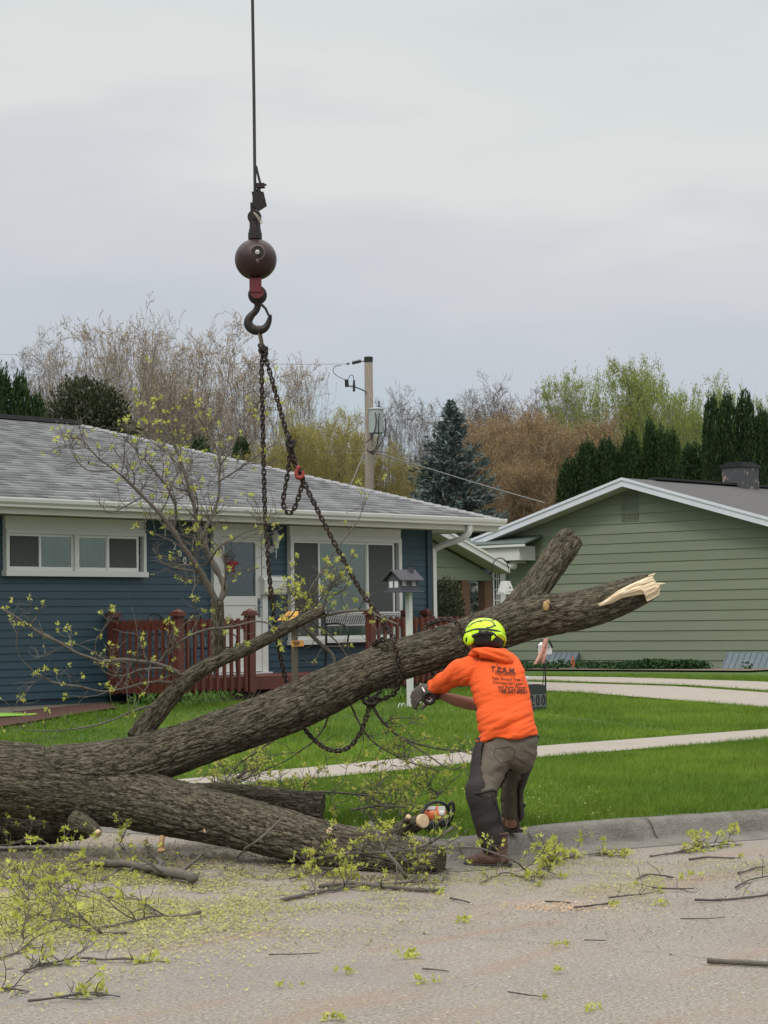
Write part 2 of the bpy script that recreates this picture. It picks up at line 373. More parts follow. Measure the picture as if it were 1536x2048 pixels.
# ------------------------------------------------------------------ ground
def gz(b):  # height of the lawn by distance from the kerb
    return np.interp(b, [0, .2, .3, 4.0, 5.4, 11, 14, 200], [.09, .12, .15, .19, .21, .46, .50, .50])
kp = [(150, 6.1), (90, 6.9), (50, 7.5), (30, 7.75), (20, 7.9), (15, 8.0)]
kp += [tuple(on(x, y, 2, 0)[:2]) for x, y in [(1536, 1667), (1300, 1681), (1150, 1693), (1070, 1706), (990, 1720), (920, 1731), (860, 1732), (800, 1724), (700, 1706), (560, 1682), (380, 1662), (200, 1653), (0, 1646), (-200, 1638)]]
kp += [(9.0, 15.6), (8.4, 18), (8.2, 22), (8.1, 40), (8.1, 150)]
KP = np.array(kp)
def resample(P, step):
    P = np.array(P, float); d = np.r_[0, np.cumsum(np.linalg.norm(np.diff(P, axis=0), axis=1))]
    n = max(2, int(d[-1]/step)); t = np.linspace(0, d[-1], n)
    return np.stack([np.interp(t, d, P[:, k]) for k in range(P.shape[1])], 1)
def smooth_poly(P, it=2):
    P = np.array(P, float)
    for _ in range(it):
        Q = [P[0]]
        for i in range(len(P)-1): Q += [P[i]*.75+P[i+1]*.25, P[i]*.25+P[i+1]*.75]
        Q.append(P[-1]); P = np.array(Q)
    return P
KS = smooth_poly(KP, 2)
def kdist(P):
    P = np.asarray(P, float)[:, :2]; best = np.full(len(P), 1e9)
    for a, b in zip(KS[:-1], KS[1:]):
        ab = b-a; t = np.clip(((P-a)@ab)/(ab@ab+1e-12), 0, 1); q = a+t[:, None]*ab
        best = np.minimum(best, np.hypot(*(P-q).T))
    return best
def on_lawn(P):
    PG = np.vstack([KS, [(150, 150)]]); ins = np.zeros(len(P), bool)
    for i in range(len(PG)):
        a, b = PG[i], PG[(i+1) % len(PG)]
        if abs(a[1]-b[1]) < 1e-9: continue
        ins ^= ((a[1] > P[:, 1]) != (b[1] > P[:, 1])) & (P[:, 0] < (b[0]-a[0])*(P[:, 1]-a[1])/(b[1]-a[1])+a[0])
    return ins
def lawn_z(x, y): return float(gz(kdist([(x, y)]))[0])

# far ground sheet and the street
g = G(); g.add([(-500, -500, -.30), (700, -500, -.30), (700, 700, -.30), (-500, 700, -.30)], [(0, 1, 2, 3)])
tag(g.build('ground', MA['soil']), kind='structure')
g = G(); nx = 60
xs = np.linspace(-60, 150, nx); ys = np.linspace(-60, 150, nx)
V = [(x, y, 0) for y in ys for x in xs]; F = [(j*nx+i, j*nx+i+1, (j+1)*nx+i+1, (j+1)*nx+i) for j in range(nx-1) for i in range(nx-1)]
g.add(V, F); tag(g.build('street', MA['asphalt']), kind='structure')

# lawn: fan from the kerb line towards a far corner
cen = np.array([150., 150.])
K2 = np.array([p for p in KS]); ts = []
rows = [0.10, .2, .35, .6, 1, 1.5, 2.2, 3, 4, 4.7, 5.4, 6.5, 8, 9.5, 11, 12.5, 14, 18, 25, 40, 70, 110]
V = []
for p in K2:
    d = cen-p; L_ = np.linalg.norm(d)+1e-6; d = d/L_
    V.append([(p+d*min(r*1.5, L_*.99)) for r in rows])
V = np.array(V); flat = V.reshape(-1, 2)
z = gz(kdist(flat))
V3 = np.c_[flat, z]; nr = len(rows)
F = [(i*nr+j, i*nr+j+1, (i+1)*nr+j+1, (i+1)*nr+j) for i in range(len(K2)-1) for j in range(nr-1)]
g = G(); g.add(V3, F); tag(g.build('lawn', MA['soil'], smooth=True), kind='structure')

# kerb: swept profile with worn edge
def kerb():
    P = resample(KS[(KS[:, 0] < 60) & (KS[:, 1] < 60)], .06); n = len(P)
    T = np.gradient(P, axis=0); T /= np.linalg.norm(T, axis=1)[:, None]; Nn = np.c_[T[:, 1], -T[:, 0]]  # points to the lawn side
    if (Nn[n//3]@np.array([0, 1])) < 0: Nn = -Nn
    prof = [(-.35, .003), (-.02, .012), (0.005, .035), (.03, .095), (.055, .128), (.085, .142), (.16, .148), (.20, .146), (.21, .08)]
    k = len(prof); V = []
    for i in range(n):
        for (o_, h) in prof: V.append((*(P[i]+Nn[i]*o_), h))
    V = np.array(V); nn = vnoise(V*np.array([9, 9, 20.]), 3)*.006+vnoise(V*2.3, 5)*.008
    msk = np.tile(np.array([0, 0, .5, 1, 1, 1, .7, .3, 0]), n)
    V[:, 2] += nn*msk; V[:, :2] += (np.repeat(Nn, k, 0))*(nn*msk)[:, None]
    # cracks/joints
    for jx in (3.1, 5.4):
        pass
    F = [(i*k+j, i*k+j+1, (i+1)*k+j+1, (i+1)*k+j) for i in range(n-1) for j in range(k-1)]
    o = mesh_np('kerb', V, F, MA['curb'], smooth=True); tag(o, kind='structure')
kerb()

def kerb_cracks():
    rng = np.random.default_rng(2)
    for (x, y) in ((1062, 1690), (1236, 1655), (1458, 1640), (940, 1715)):
        p = on(x, y, 2, .05); i = int(np.argmin(((KS-p[:2])**2).sum(1))); t = KS[min(i+1, len(KS)-1)]-KS[i-1]; t /= np.linalg.norm(t); nn = np.array([t[1], -t[0]])
        if nn@np.array([.2, 1]) < 0: nn = -nn
        q = KS[i]+t*((p[:2]-KS[i])@t); V = []
        prof = [(-.03, .016), (0.0, .045), (.028, .105), (.052, .138), (.085, .152), (.15, .157), (.20, .155)]
        for (o_, h) in prof:
            j = rng.normal(0, .008); w = rng.uniform(.003, .006); c = q+nn*(o_-.006)+t*(j+o_*.25); V += [(*(c-t*w), h), (*(c+t*w), h)]
        g = G(); g.add(V, [(2*i, 2*i+1, 2*i+3, 2*i+2) for i in range(len(prof)-1)]); tag(g.build('kerb_joint', mat('joint_dirt', (.035, .03, .025), .95)), kind='structure')
kerb_cracks()

# flat sheets following the lawn
def sheet(name, poly, mt, dz, step=.5, h=None):
    """poly: convex quad (4 corners a,b,c,d) as a bilinear patch"""
    a, b, c, d = [np.array(p, float) for p in poly]
    nu = max(2, int(max(np.linalg.norm(b-a), np.linalg.norm(c-d))/step)); nv = max(2, int(max(np.linalg.norm(d-a), np.linalg.norm(c-b))/step))
    V = []
    for i in range(nu+1):
        for j in range(nv+1):
            u, v = i/nu, j/nv; V.append((a*(1-u)+b*u)*(1-v)+(d*(1-u)+c*u)*v)
    V = np.array(V); z = gz(kdist(V))+dz
    F = [(i*(nv+1)+j, (i+1)*(nv+1)+j, (i+1)*(nv+1)+j+1, i*(nv+1)+j+1) for i in range(nu) for j in range(nv)]
    g = G(); g.add(np.c_[V, z], F); return tag(g.build(name, mt, smooth=True), kind='structure')
W0 = [(9.6, 13.05), (22, 12.35), (60, 10.2)]; W1 = [(9.6, 14.0), (22, 13.35), (60, 11.2)]
sheet('sidewalk', [W0[0], W0[1], W1[1], W1[0]], MA['concrete'], .02)
sheet('sidewalk', [W0[1], W0[2], W1[2], W1[1]], MA['concrete'], .02)
sheet('driveway', [(24.9, 12.9), (27.75, 12.9), (28.5, 24), (25.7, 20.5)], MA['concrete'], .022)
sheet('driveway', [(28.0, 12.9), (30.0, 12.9), (31.2, 24.4), (29.2, 24.4)], MA['concrete'], .024)
sheet('driveway', [(25.0, 8.6), (30.4, 8.4), (30.2, 12.0), (25.0, 12.2)], MA['concrete'], .03)
sheet('mulch_bed', [(13, 19.35), (18.95, 21.3), (19.4, 22.25), (13, 22.25)], MA['mulch'], .03)

sheet('flower_bed', [(35.0, 21.8), (36.95, 21.8), (36.95, 29.3), (35.2, 29.3)], MA['dirt'], .035)

# grass blades
def grass():
    rng = np.random.default_rng(5)
    def pts(x0, x1, y0, y1, dens):
        n = int((x1-x0)*(y1-y0)*dens); return np.c_[rng.uniform(x0, x1, n), rng.uniform(y0, y1, n)]
    P = np.vstack([pts(9.5, 20.5, 8.0, 13.2, 3600), pts(9.5, 26, 13.2, 17, 1700), pts(12, 27, 17, 21.0, 1000), pts(18, 27, 20, 22.3, 300), pts(27, 33, 13, 24.5, 900)])
    # only what the frame could show
    d = np.c_[P, np.full(len(P), .25)]-CP; zc = d@_f; X = 768+FPX*(d@CR)/zc; Yp = 1024-FPX*(d@CU)/zc
    ok = (X > -120) & (X < 1656)
    P = P[ok]; kd = kdist(P)
    # inside the kerb line
    PG = np.vstack([KS, [(150, 150)]]); ins = np.zeros(len(P), bool)
    for i in range(len(PG)):
        a, b = PG[i], PG[(i+1) % len(PG)]
        if abs(a[1]-b[1]) < 1e-9: continue
        ins ^= ((a[1] > P[:, 1]) != (b[1] > P[:, 1])) & (P[:, 0] < (b[0]-a[0])*(P[:, 1]-a[1])/(b[1]-a[1])+a[0])
    def inquad(P, q):
        m = np.ones(len(P), bool); q = np.array(q, float); s = 0
        for i in range(4):
            a, b = q[i], q[(i+1) % 4]; c = (b[0]-a[0])*(P[:, 1]-a[1])-(b[1]-a[1])*(P[:, 0]-a[0]); m &= c > 0
        return m
    e = .02
    bad = inquad(P, [W0[0], W0[1], W1[1], W1[0]])|inquad(P, [W0[1], W0[2], W1[2], W1[1]])
    bad |= inquad(P, [(24.9, 12.9), (27.75, 12.9), (28.5, 24), (25.7, 20.5)])|inquad(P, [(28.0, 12.9), (30.0, 12.9), (31.2, 24.4), (29.2, 24.4)])|inquad(P, [(25.0, 8.6), (30.4, 8.4), (30.2, 12.0), (25.0, 12.2)])
    bad |= inquad(P, [(13, 19.35), (18.95, 21.3), (19.4, 22.25), (13, 22.25)])|inquad(P, [(20.34, 13.1), (20.46, 13.1), (21.95, 16.9), (21.84, 17.1)])
    k = ins & ~bad & (kd > .17); P = P[k]; kd = kd[k]; n = len(P)
    z = gz(kd); h = rng.uniform(.03, .075, n)*(1+.35*vnoise(np.c_[P*1.3, np.zeros(n)], 8)); h *= np.where(kd < .45, 1.25, 1)
    a = rng.uniform(0, 2*math.pi, n); w = rng.uniform(.0025, .005, n); w *= np.where(P[:, 1] > 13, 1.5, 1.15)
    base = np.c_[P, z-.005]; side = np.c_[np.cos(a), np.sin(a), np.zeros(n)]*w[:, None]
    lean = rng.normal(0, .45, (n, 2))*h[:, None]+np.array([.3, -.1])*h[:, None]*.5
    tip = base+np.c_[lean, h]
    V = np.stack([base-side, base+side, tip], 1).reshape(-1, 3)
    F = np.arange(3*n).reshape(-1, 3)
    patch = .5+.5*vnoise(np.c_[P*.8, np.ones(n)], 4)+.25*vnoise(np.c_[P*3.1, np.ones(n)], 6)
    r = np.clip(.25*rng.random(n)+.75*patch, 0, 1)
    o = mesh_np('grass', V, F, MA['grass'], rnd=r)
    tag(o, 'short bright green lawn grass around the pale sidewalk', 'grass', kind='stuff')
grass()

# ------------------------------------------------------------------ blue house
def siding(g, x0, x1, y, z0, z1, exp, dirx=1, axis=0, out=-1, prof=.012, top=None, phase=0):
    """lap siding; axis 0: wall along x at plane y (out = sign of outward y); axis 1: wall along y at plane x=y.
    top: function(z)->(lo,hi) clip for gables"""
    z = z0-phase
    while z < z1-1e-4:
        a, b = max(z, z0), min(z+exp, z1)
        l, h = (x0, x1) if top is None else top(b)
        l2, h2 = (x0, x1) if top is None else top(a)
        if h2-l2 > .02:
            if h-l < .01: l = h = (l2+h2)/2
            of = out*prof
            def P(u, w, zz): return (u, y+w, zz) if axis == 0 else (y+w, u, zz)
            V = [P(l2, of, a), P(h2, of, a), P(h, 0, b), P(l, 0, b), P(l2, -.02*out, a), P(h2, -.02*out, a)]
            g.add(V, [(0, 1, 2, 3), (4, 5, 1, 0)], rnd=random.random())
        z += exp
    return g
WY = 22.3
bh = thing('blue_house', (19.5, 22.3, .5), 'dark blue clapboard bungalow with grey shingled hip roof behind the red porch', 'house')
g = G(); siding(g, 12.6, 26.42, WY, .576, 3.02, .1016)
g.box(12.6, 26.42, WY+.02, WY+.12, .5, 3.02)
g.box(26.30, 26.42, WY+.121, 30.9, .5, 3.02); g.box(12.6, 12.72, WY+.121, 30.9, .5, 3.02); g.box(12.6, 26.42, 30.9, 31.0, .5, 3.02)
g.build('wall', MA['blue'], bh)
g = G(); g.box(12.65, 26.38, WY+.03, 30.95, .2, .574); g.build('foundation', MA['concrete'], bh)
g = G(); g.box(26.33, 26.45, WY-.035, WY+.0, .56, 3.0); g.box(26.42, 26.45, WY+.0, WY+.12, .56, 3.0); g.build('corner_board', MA['bluetrim'], bh)
# roof: real shingle courses
EV = 21.76; XR = 27.55; XL = 11.4; ZE = 3.15; SL = .333; TR = 4.85
def roof():
    V = []; F = []; U = []
    exp = .145; n = int(TR/exp/.9487)+1
    cosr = math.cos(math.atan(SL))
    def plane(kind):
        for i in range(n+1):
            t0, t1 = min(i*exp*.9487, TR), min((i+1)*exp*.9487, TR)
            if t1-t0 < .005: break
            up = .020
            def P(u, t, lift):
                z = ZE+t*SL+lift
                if kind == 'F': return (u, EV+t, z)
                if kind == 'B': return (u, EV+2*TR-t, z)
                if kind == 'R': return (XR-t, u, z)
                return (XL+t, u, z)
            if kind in 'FB': l0, h0, l1, h1 = XL+t0, XR-t0, XL+t1, XR-t1
            else: l0, h0, l1, h1 = EV+t0, EV+2*TR-t0, EV+t1, EV+2*TR-t1
            b = len(V)
            V.extend([P(l0, t0, up), P(h0, t0, up), P(h1, t1, .001), P(l1, t1, .001), P(l0, t0, -.004), P(h0, t0, -.004)])
            ph = 0
            U.extend([(l0, i*exp+.002, 0), (h0, i*exp+.002, 0), (h1, (i+1)*exp-.004, 0), (l1, (i+1)*exp-.004, 0), (l0, i*exp+.001, 1), (h0, i*exp+.001, 1)])
            F.extend([(b, b+1, b+2, b+3), (b+4, b+5, b+1, b)])
    for k in 'FRLB': plane(k)
    V = np.array(V); o = mesh_np('roof', V, np.array(F), MA['shingle'], bh)
    a = o.data.attributes.new('uvp', 'FLOAT_VECTOR', 'POINT'); a.data.foreach_set('vector', np.array(U, np.float32).ravel())
    # hip and ridge caps
    g = G()
    def caps(p, q):
        p = np.array(p); q = np.array(q); d = q-p; L_ = np.linalg.norm(d); d /= L_; s = np.cross(d, [0, 0, 1]); s /= np.linalg.norm(s); k = int(L_/.14)
        for i in range(k):
            a = p+d*(i*.14); b = p+d*((i+1)*.14+.05); dn = np.array([0, 0, -.045])
            g.add([a+s*.12+dn+[0, 0, .02], a+[0, 0, .03], a-s*.12+dn+[0, 0, .02], b+s*.12+dn+[0, 0, .006], b+[0, 0, .012], b-s*.12+dn+[0, 0, .006]], [(0, 1, 4, 3), (1, 2, 5, 4), (0, 2, 1)])
    top = (XR-TR, EV+TR, ZE+TR*SL+.01)
    caps((XR, EV, ZE+.01), top); caps((XR, EV+2*TR, ZE+.01), top)
    c = g.build('hip_cap', mat('hip_shingle', (.20, .205, .21), .95, var=(.3, .3, .31), vs=9), o)
    g = G(); g.box(XL+TR, XR-TR+.1, EV+TR-.14, EV+TR+.14, ZE+TR*SL-.01, ZE+TR*SL+.055); g.build('ridge_vent', mat('ridge_vent_black', (.03, .03, .032), .9), o)
    return o
rf = roof()
g = G()
g.box(XL+.06, XR-.06, EV+.02, WY+.0, 2.985, 3.0); g.box(26.42, XR-.06, WY, EV+2*TR-.06, 2.985, 3.0); g.build('soffit', MA['cream'], bh)
g = G(); g.box(XL+.03, XR-.03, EV+.0, EV+.02, 2.97, 3.145); g.box(XR-.05, XR-.03, EV+.021, EV+2*TR, 2.97, 3.145); g.box(XL+.03, XR-.03, EV+.02, EV+2*TR-.03, 3.12, 3.14); g.build('fascia', MA['cream'], bh)
g = G(); pr = [(0, 3.165), (-.10, 3.165), (-.115, 3.155), (-.105, 3.115), (-.075, 3.085), (-.07, 3.055), (0, 3.055)]
g.prism([(XL, EV-.002+a, z) for a, z in pr], (XR+.06-XL, 0, 0)); g.prism([(XL, EV-.1165, 3.152), (XL, EV-.1165, 3.166), (XL, EV-.090, 3.17), (XL, EV-.09, 3.1655)], (XR+.06-XL, 0, 0))
gut = g.build('gutter', MA['gutter'], bh)
# downspout: elbow from the gutter back to the corner of the wall
g = G()
pa = [on(941, 1052, 1, EV-.06), on(938, 1066, 1, EV-.05), on(925, 1078, 1, EV+.05), on(895, 1086, 1, EV+.3), (26.5, WY-.02, 2.68)]
pa = smooth_poly(np.array(pa), 2); g.tube(pa, [(.05, .04)]*len(pa), 4, ref=(0, 0, 1))
for i in range(1, 9): g.tube([pa[i]-(pa[i+1]-pa[i])*.1, pa[i]+(pa[i+1]-pa[i])*.2], [(.058, .048)]*2, 4, ref=(0, 0, 1))
g.box(26.451, 26.53, WY-.05, WY+.02, .7, 2.70); g.build('downspout', MA['gutter'], bh)

def window_unit(name, parent, x0, x1, z0, z1, panes, y=WY, head=None, jamb=.05, lab=None):
    """sliding window standing in a trim box; panes: list of (xa, xb, kind)"""
    f = G(); yo = y-.085
    f.box(x0, x0+jamb, yo, y+.0, z0, z1); f.box(x1-jamb, x1, yo, y+.0, z0, z1)
    f.box(x0+jamb, x1-jamb, yo+.002, y, z1-jamb, z1); f.box(x0-.02, x1+.02, yo-.02, y-.0, z0-.04, z0+.03)
    if head: f.box(x0, x1, yo+.02, y, z1+.001, head)
    fo = f.build(name, MA['white'], parent)
    if lab: fo['label'] = lab
    zb, zt = z0+.03, z1-jamb
    s = G()
    for xa, xb, k in panes:
        yy = yo+.03 if k != 'c' else yo+.045
        w = .035
        s.box(xa, xa+w, yy, yy+.03, zb+.001, zt-.001); s.box(xb-w, xb, yy, yy+.03, zb+.001, zt-.001); s.box(xa+w, xb-w, yy+.001, yy+.03, zb+.001, zb+w+.02); s.box(xa+w, xb-w, yy+.001, yy+.03, zt-w, zt-.001)
    s.build('sash', MA['gutter'], fo)
    for xa, xb, k in panes:
        q = G(); yy = yo+.055 if k == 'c' else yo+.045; q.add([(xa+.03, yy, zb+.03), (xb-.03, yy, zb+.03), (xb-.03, yy, zt-.02), (xa+.03, yy, zt-.02)], [(0, 1, 2, 3)])
        if k == 's': q.build('screen', MA['screen'], fo)
        else:
            q.build('pane', MA['glass'], fo)
            c = G(); n = 26; V = []
            for i in range(n+1):
                u = xa+.03+(xb-xa-.06)*i/n; V += [(u, y-.024+.005*math.sin(i*1.9), zb), (u, y-.024+.005*math.sin(i*1.9+.3), zt)]
            c.add(V, [(2*i, 2*i+2, 2*i+3, 2*i+1) for i in range(n)]); c.build('curtain', MA['curtain'], fo)
    return fo
w = window_unit('window', bh, 17.83, 20.27, 2.23, 2.80, [(17.87, 18.43, 's'), (18.40, 18.99, 'c'), (19.06, 19.60, 'c'), (19.58, 20.15, 's')], head=2.975)
g = G(); g.box(18.99, 19.06, WY-.083, WY-.02, 2.262, 2.748); g.build('mullion', MA['white'], w)
w = window_unit('window', bh, 23.14, 25.65, 1.25, 2.83, [(23.20, 23.80, 's'), (23.77, 24.88, 'c'), (24.86, 25.50, 's')], head=2.975, jamb=.07)
# door
dr = G(); dr.box(21.57, 21.68, WY-.07, WY, .83, 2.9); dr.box(22.55, 22.66, WY-.07, WY, .83, 2.9); dr.box(21.68, 22.55, WY-.068, WY, 2.79, 2.9); dr.box(21.57, 22.66, WY-.04, WY, 2.901, 2.975); dr.box(21.5, 22.7, WY-.12, WY, .80, .828)
fr = dr.build('door_frame', MA['white'], bh)
d = G(); yb = WY-.055; X0, X1 = 21.69, 22.54
d.box(X0, X0+.11, yb, yb+.04, .84, 2.785); d.box(X1-.11, X1, yb, yb+.04, .84, 2.785); d.box(X0+.11, X1-.11, yb, yb+.04, 2.71, 2.785); d.box(X0+.11, X1-.11, yb, yb+.04, .84, .96)
d.box(X0+.11, X1-.11, yb, yb+.04, 1.80, 1.93); d.box(X0+.11, X1-.11, yb+.012, yb+.035, .961, 1.799); d.box(X0+.2, X1-.2, yb+.004, yb+.012, 1.05, 1.70)
door = d.build('door', MA['white'], bh)
q = G(); q.add([(X0+.1, yb+.02, 1.92), (X1-.1, yb+.02, 1.92), (X1-.1, yb+.02, 2.72), (X0+.1, yb+.02, 2.72)], [(0, 1, 2, 3)]); q.build('pane', MA['glass'], door)
q = G(); q.box(X0+.11, X1-.11, WY-.012, WY-.005, 1.93, 2.71); q.box(X0+.35, X1-.2, WY-.016, WY-.0125, 2.0, 2.62); q.build('inner_door', mat('inner_door', (.26, .30, .31), .6), door)
q = G(); q.box(X1-.075, X1-.03, yb-.012, yb, 1.63, 1.90); q.tube([(X1-.05, yb-.01, 1.77), (X1-.05, yb-.06, 1.77), (X1-.14, yb-.06, 1.765)], .009, 6); q.tube([(X1-.05, yb-.01, 1.84), (X1-.05, yb-.04, 1.84)], .012, 6); q.build('door_handle', MA['metal'], door)
# things on the wall
sf = thing('star_ornament', on(463, 1130, 1, WY-.13), 'dark star shaped patriotic ornament hanging in front of the white storm door glass', 'door ornament')
c0 = on(463, 1128, 1, WY-.10)
def star(c, R_, a0, n=5, k=.42):
    P = []
    for i in range(2*n):
        r = R_ if i % 2 == 0 else R_*k; a = a0+math.pi*i/n; P.append(c+np.array([math.sin(a)*r, 0, math.cos(a)*r]))
    return P
g = G(); P = star(c0, .17, .2); mid = c0+np.array([0, -.035, 0]); bk = c0+np.array([0, .02, 0])
for i in range(10): g.add([P[i], P[(i+1) % 10], mid], [(0, 1, 2)]); g.add([P[i], P[(i+1) % 10], bk], [(0, 2, 1)])
g.build('star', mat('star_red', (.22, .02, .025), .6), sf)
g = G(); P = star(c0+np.array([-.03, -.012, .10]), .13, .1)
mid = c0+np.array([-.03, -.05, .10])
for i in range(10): g.add([P[i], P[(i+1) % 10], mid], [(0, 1, 2)])
g.build('upper_star', mat('star_blue', (.02, .03, .05), .6, var=(.5, .5, .5), vs=60, vamt=.35), sf)
g = G(); g.tube([c0+[0, 0, .22], (c0[0], WY-.10, 2.74)], .004, 5); g.build('cord', MA['dark'], sf)

def textmesh(body, size, loc, rx, ext, bold=0):
    cu = bpy.data.curves.new('t', 'FONT'); cu.body = body; cu.size = size; cu.extrude = ext; cu.align_x = 'CENTER'; cu.align_y = 'CENTER'; cu.offset = bold
    o = bpy.data.objects.new('t', cu); COL.objects.link(o)
    dg = bpy.context.evaluated_depsgraph_get(); m = o.evaluated_get(dg).to_mesh()
    V = np.array([v.co[:] for v in m.vertices]).reshape(-1, 3); F = [tuple(p.vertices) for p in m.polygons]
    o.evaluated_get(dg).to_mesh_clear(); bpy.data.objects.remove(o)
    return V, F
for ch, (x, y) in zip('1200', [(330, 1066), (349, 1093), (359.5, 1107.5), (369, 1122)]):
    V, F = textmesh(ch, .135, None, None, .006, .001); p = on(x, y, 1, WY-.02)
    g = G(); g.add(np.c_[V[:, 0]+p[0], p[1]-V[:, 2], V[:, 1]+p[2]], F)
    o = g.build('house_number', MA['gutter'], bh)
# porch lamp
p = on(552, 1085, 1, WY-.14)
lamp = thing('wall_lamp', (p[0], WY-.02, p[2]), 'white lantern lamp on the blue wall between door and large window', 'lamp')
g = G(); g.lathe([(.05, 0), (.055, .01), (.03, .03)], (p[0], WY-.03, p[2]-.10), (0, -1, 0), 14); g.tube(smooth_poly(np.array([(p[0], WY-.04, p[2]-.1), (p[0], WY-.09, p[2]-.14), (p[0], WY-.14, p[2]-.12), (p[0], WY-.14, p[2]-.08)])), .009, 6); g.tube([(p[0], WY-.14, p[2]-.08), (p[0], WY-.14, p[2]-.24)], [.012, .004], 6); g.build('bracket', MA['gutter'], lamp)
g = G(); g.lathe([(.012, .19), (.025, .16), (.085, .11), (.09, .10), (.07, .098)], (p[0], WY-.14, p[2]-.02), n=6); g.build('cap', MA['gutter'], lamp); g = G(); g.lathe([(.03, -.09), (.045, -.075), (.04, -.06)], (p[0], WY-.14, p[2]-.0), n=6); g.build('finial', MA['gutter'], lamp)
g = G(); g.lathe([(.035, -.06), (.072, .08)], (p[0], WY-.14, p[2]), n=6); g.build('lantern_glass', mat('lantern_glass', (.5, .52, .48), .2), lamp)
# mailbox
a, b = on(529, 1150, 1, WY-.15), on(574, 1189, 1, WY-.15)
mb = thing('wall_mailbox', ((a[0]+b[0])/2, WY-.02, b[2]), 'white metal mailbox hung on the blue wall beside the storm door', 'mailbox')
g = G(); zc = b[2]+.03; g.prism([(a[0], WY-.02, b[2]), (a[0], WY-.13, b[2]), (a[0], WY-.15, zc), (a[0], WY-.15, a[2]-.07), (a[0], WY-.02, a[2]-.05)], (b[0]-a[0], 0, 0)); g.build('box', MA['white'], mb)
g = G(); g.prism([(a[0]-.01, WY-.02, a[2]-.0), (a[0]-.01, WY-.13, a[2]-.03), (a[0]-.01, WY-.16, a[2]-.075), (a[0]-.01, WY-.16, a[2]-.085), (a[0]-.01, WY-.02, a[2]-.045)], (b[0]-a[0]+.02, 0, 0)); g.build('lid', MA['gutter'], mb)

# ------------------------------------------------------------------ red porch
pc = thing('porch', (21, 20.6, .5), 'red stained wooden porch with railings in front of the blue house', 'porch')
PY = 20.93; PX0 = 19.62; PX1 = 26.2; GA0 = 21.0; GA1 = 23.42
g = G(); g.box(PX0-.03, PX1, PY, WY-.10, .775, .81)
g.box(PX0-.03, PX1, PY-.001, PY+.04, .63, .774); g.box(PX0-.03, PX0+.01, PY+.041, WY-.1, .63, .774); g.build('deck', MA['redwood'], pc)
g = G(); g.box(GA0+.35, GA1-.1, PY-.34, PY-.02, .60, .64); g.box(GA0+.35, GA1-.1, PY-.34, PY-.31, .47, .599); g.build('step', MA['redwood'], pc)
def post(x, y, z0=.60, z1=1.64):
    g = G(); g.box(x-.055, x+.055, y-.055, y+.055, z0, z1); g.build('post', MA['redwood'], pc)
    g = G(); g.box(x-.085, x+.085, y-.085, y+.085, z1+.001, z1+.03); g.box(x-.07, x+.07, y-.07, y+.07, z1+.031, z1+.06)
    g.add([(x-.06, y-.06, z1+.061), (x+.06, y-.06, z1+.061), (x+.06, y+.06, z1+.061), (x-.06, y+.06, z1+.061), (x, y, z1+.10)], [(0, 1, 4), (1, 2, 4), (2, 3, 4), (3, 0, 4), (3, 2, 1, 0)]); g.build('post_cap', MA['redwood'], pc)
for x in (PX0, GA0-.05, GA1, PX1-.05): post(x, PY-.03)
post(PX0, WY-.12); post(PX1-.05, WY-.15); post(PX1-.55, WY-.15)
def rail(x0, x1, y0=PY-.03, ax=0, full=True):
    def B(g, u0, u1, w0, w1, z0, z1):
        if ax == 0: g.box(u0, u1, y0+w0, y0+w1, z0, z1)
        else: g.box(y0+w0, y0+w1, u0, u1, z0, z1)
    g = G(); B(g, x0, x1, -.02, .02, 1.46, 1.58); g.build('rail', MA['redwood'], pc)
    g = G(); B(g, x0, x1, -.02, .02, .66, .80); g.build('rail', MA['redwood'], pc)
    n = int(round((x1-x0)/.135))
    for i in range(n):
        u = x0+(i+.5)*(x1-x0)/n; g = G(); B(g, u-.019, u+.019, -.058, -.021, .615, 1.605); g.build('baluster', MA['redwood'], pc)
rail(PX0+.06, GA0-.11); rail(GA1+.06, PX1-.11); rail(PY+.03, WY-.18, PX0, 1)
# lattice below
def lat(x0, x1, y, z0, z1):
    g = G(); h = z1-z0
    x = x0-h
    while x < x1:
        for s in (1, -1):
            a = np.array([x, y-(.008 if s > 0 else 0), z0 if s > 0 else z1]); b = np.array([x+h, y-(.008 if s > 0 else 0), z1 if s > 0 else z0])
            if a[0] >= x0 and b[0] <= x1: g.obox((a+b)/2, [(b-a)/np.linalg.norm(b-a), (0, 1, 0), np.cross((b-a)/np.linalg.norm(b-a), (0, 1, 0))], (np.linalg.norm(b-a)/2, .004, .018))
        x += .085
    g.build('lattice', MA['lattice'], pc)
lat(PX0, GA0+.3, PY+.06, .36, .625); lat(GA1, PX1, PY+.06, .36, .625); lat_side = True
g = G(); g.box(PX0+.05, PX1-.05, PY+.5, PY+.52, .3, .60); g.build('shade_board', MA['dark'], pc)  # added near-black board standing in for the shade under the deck

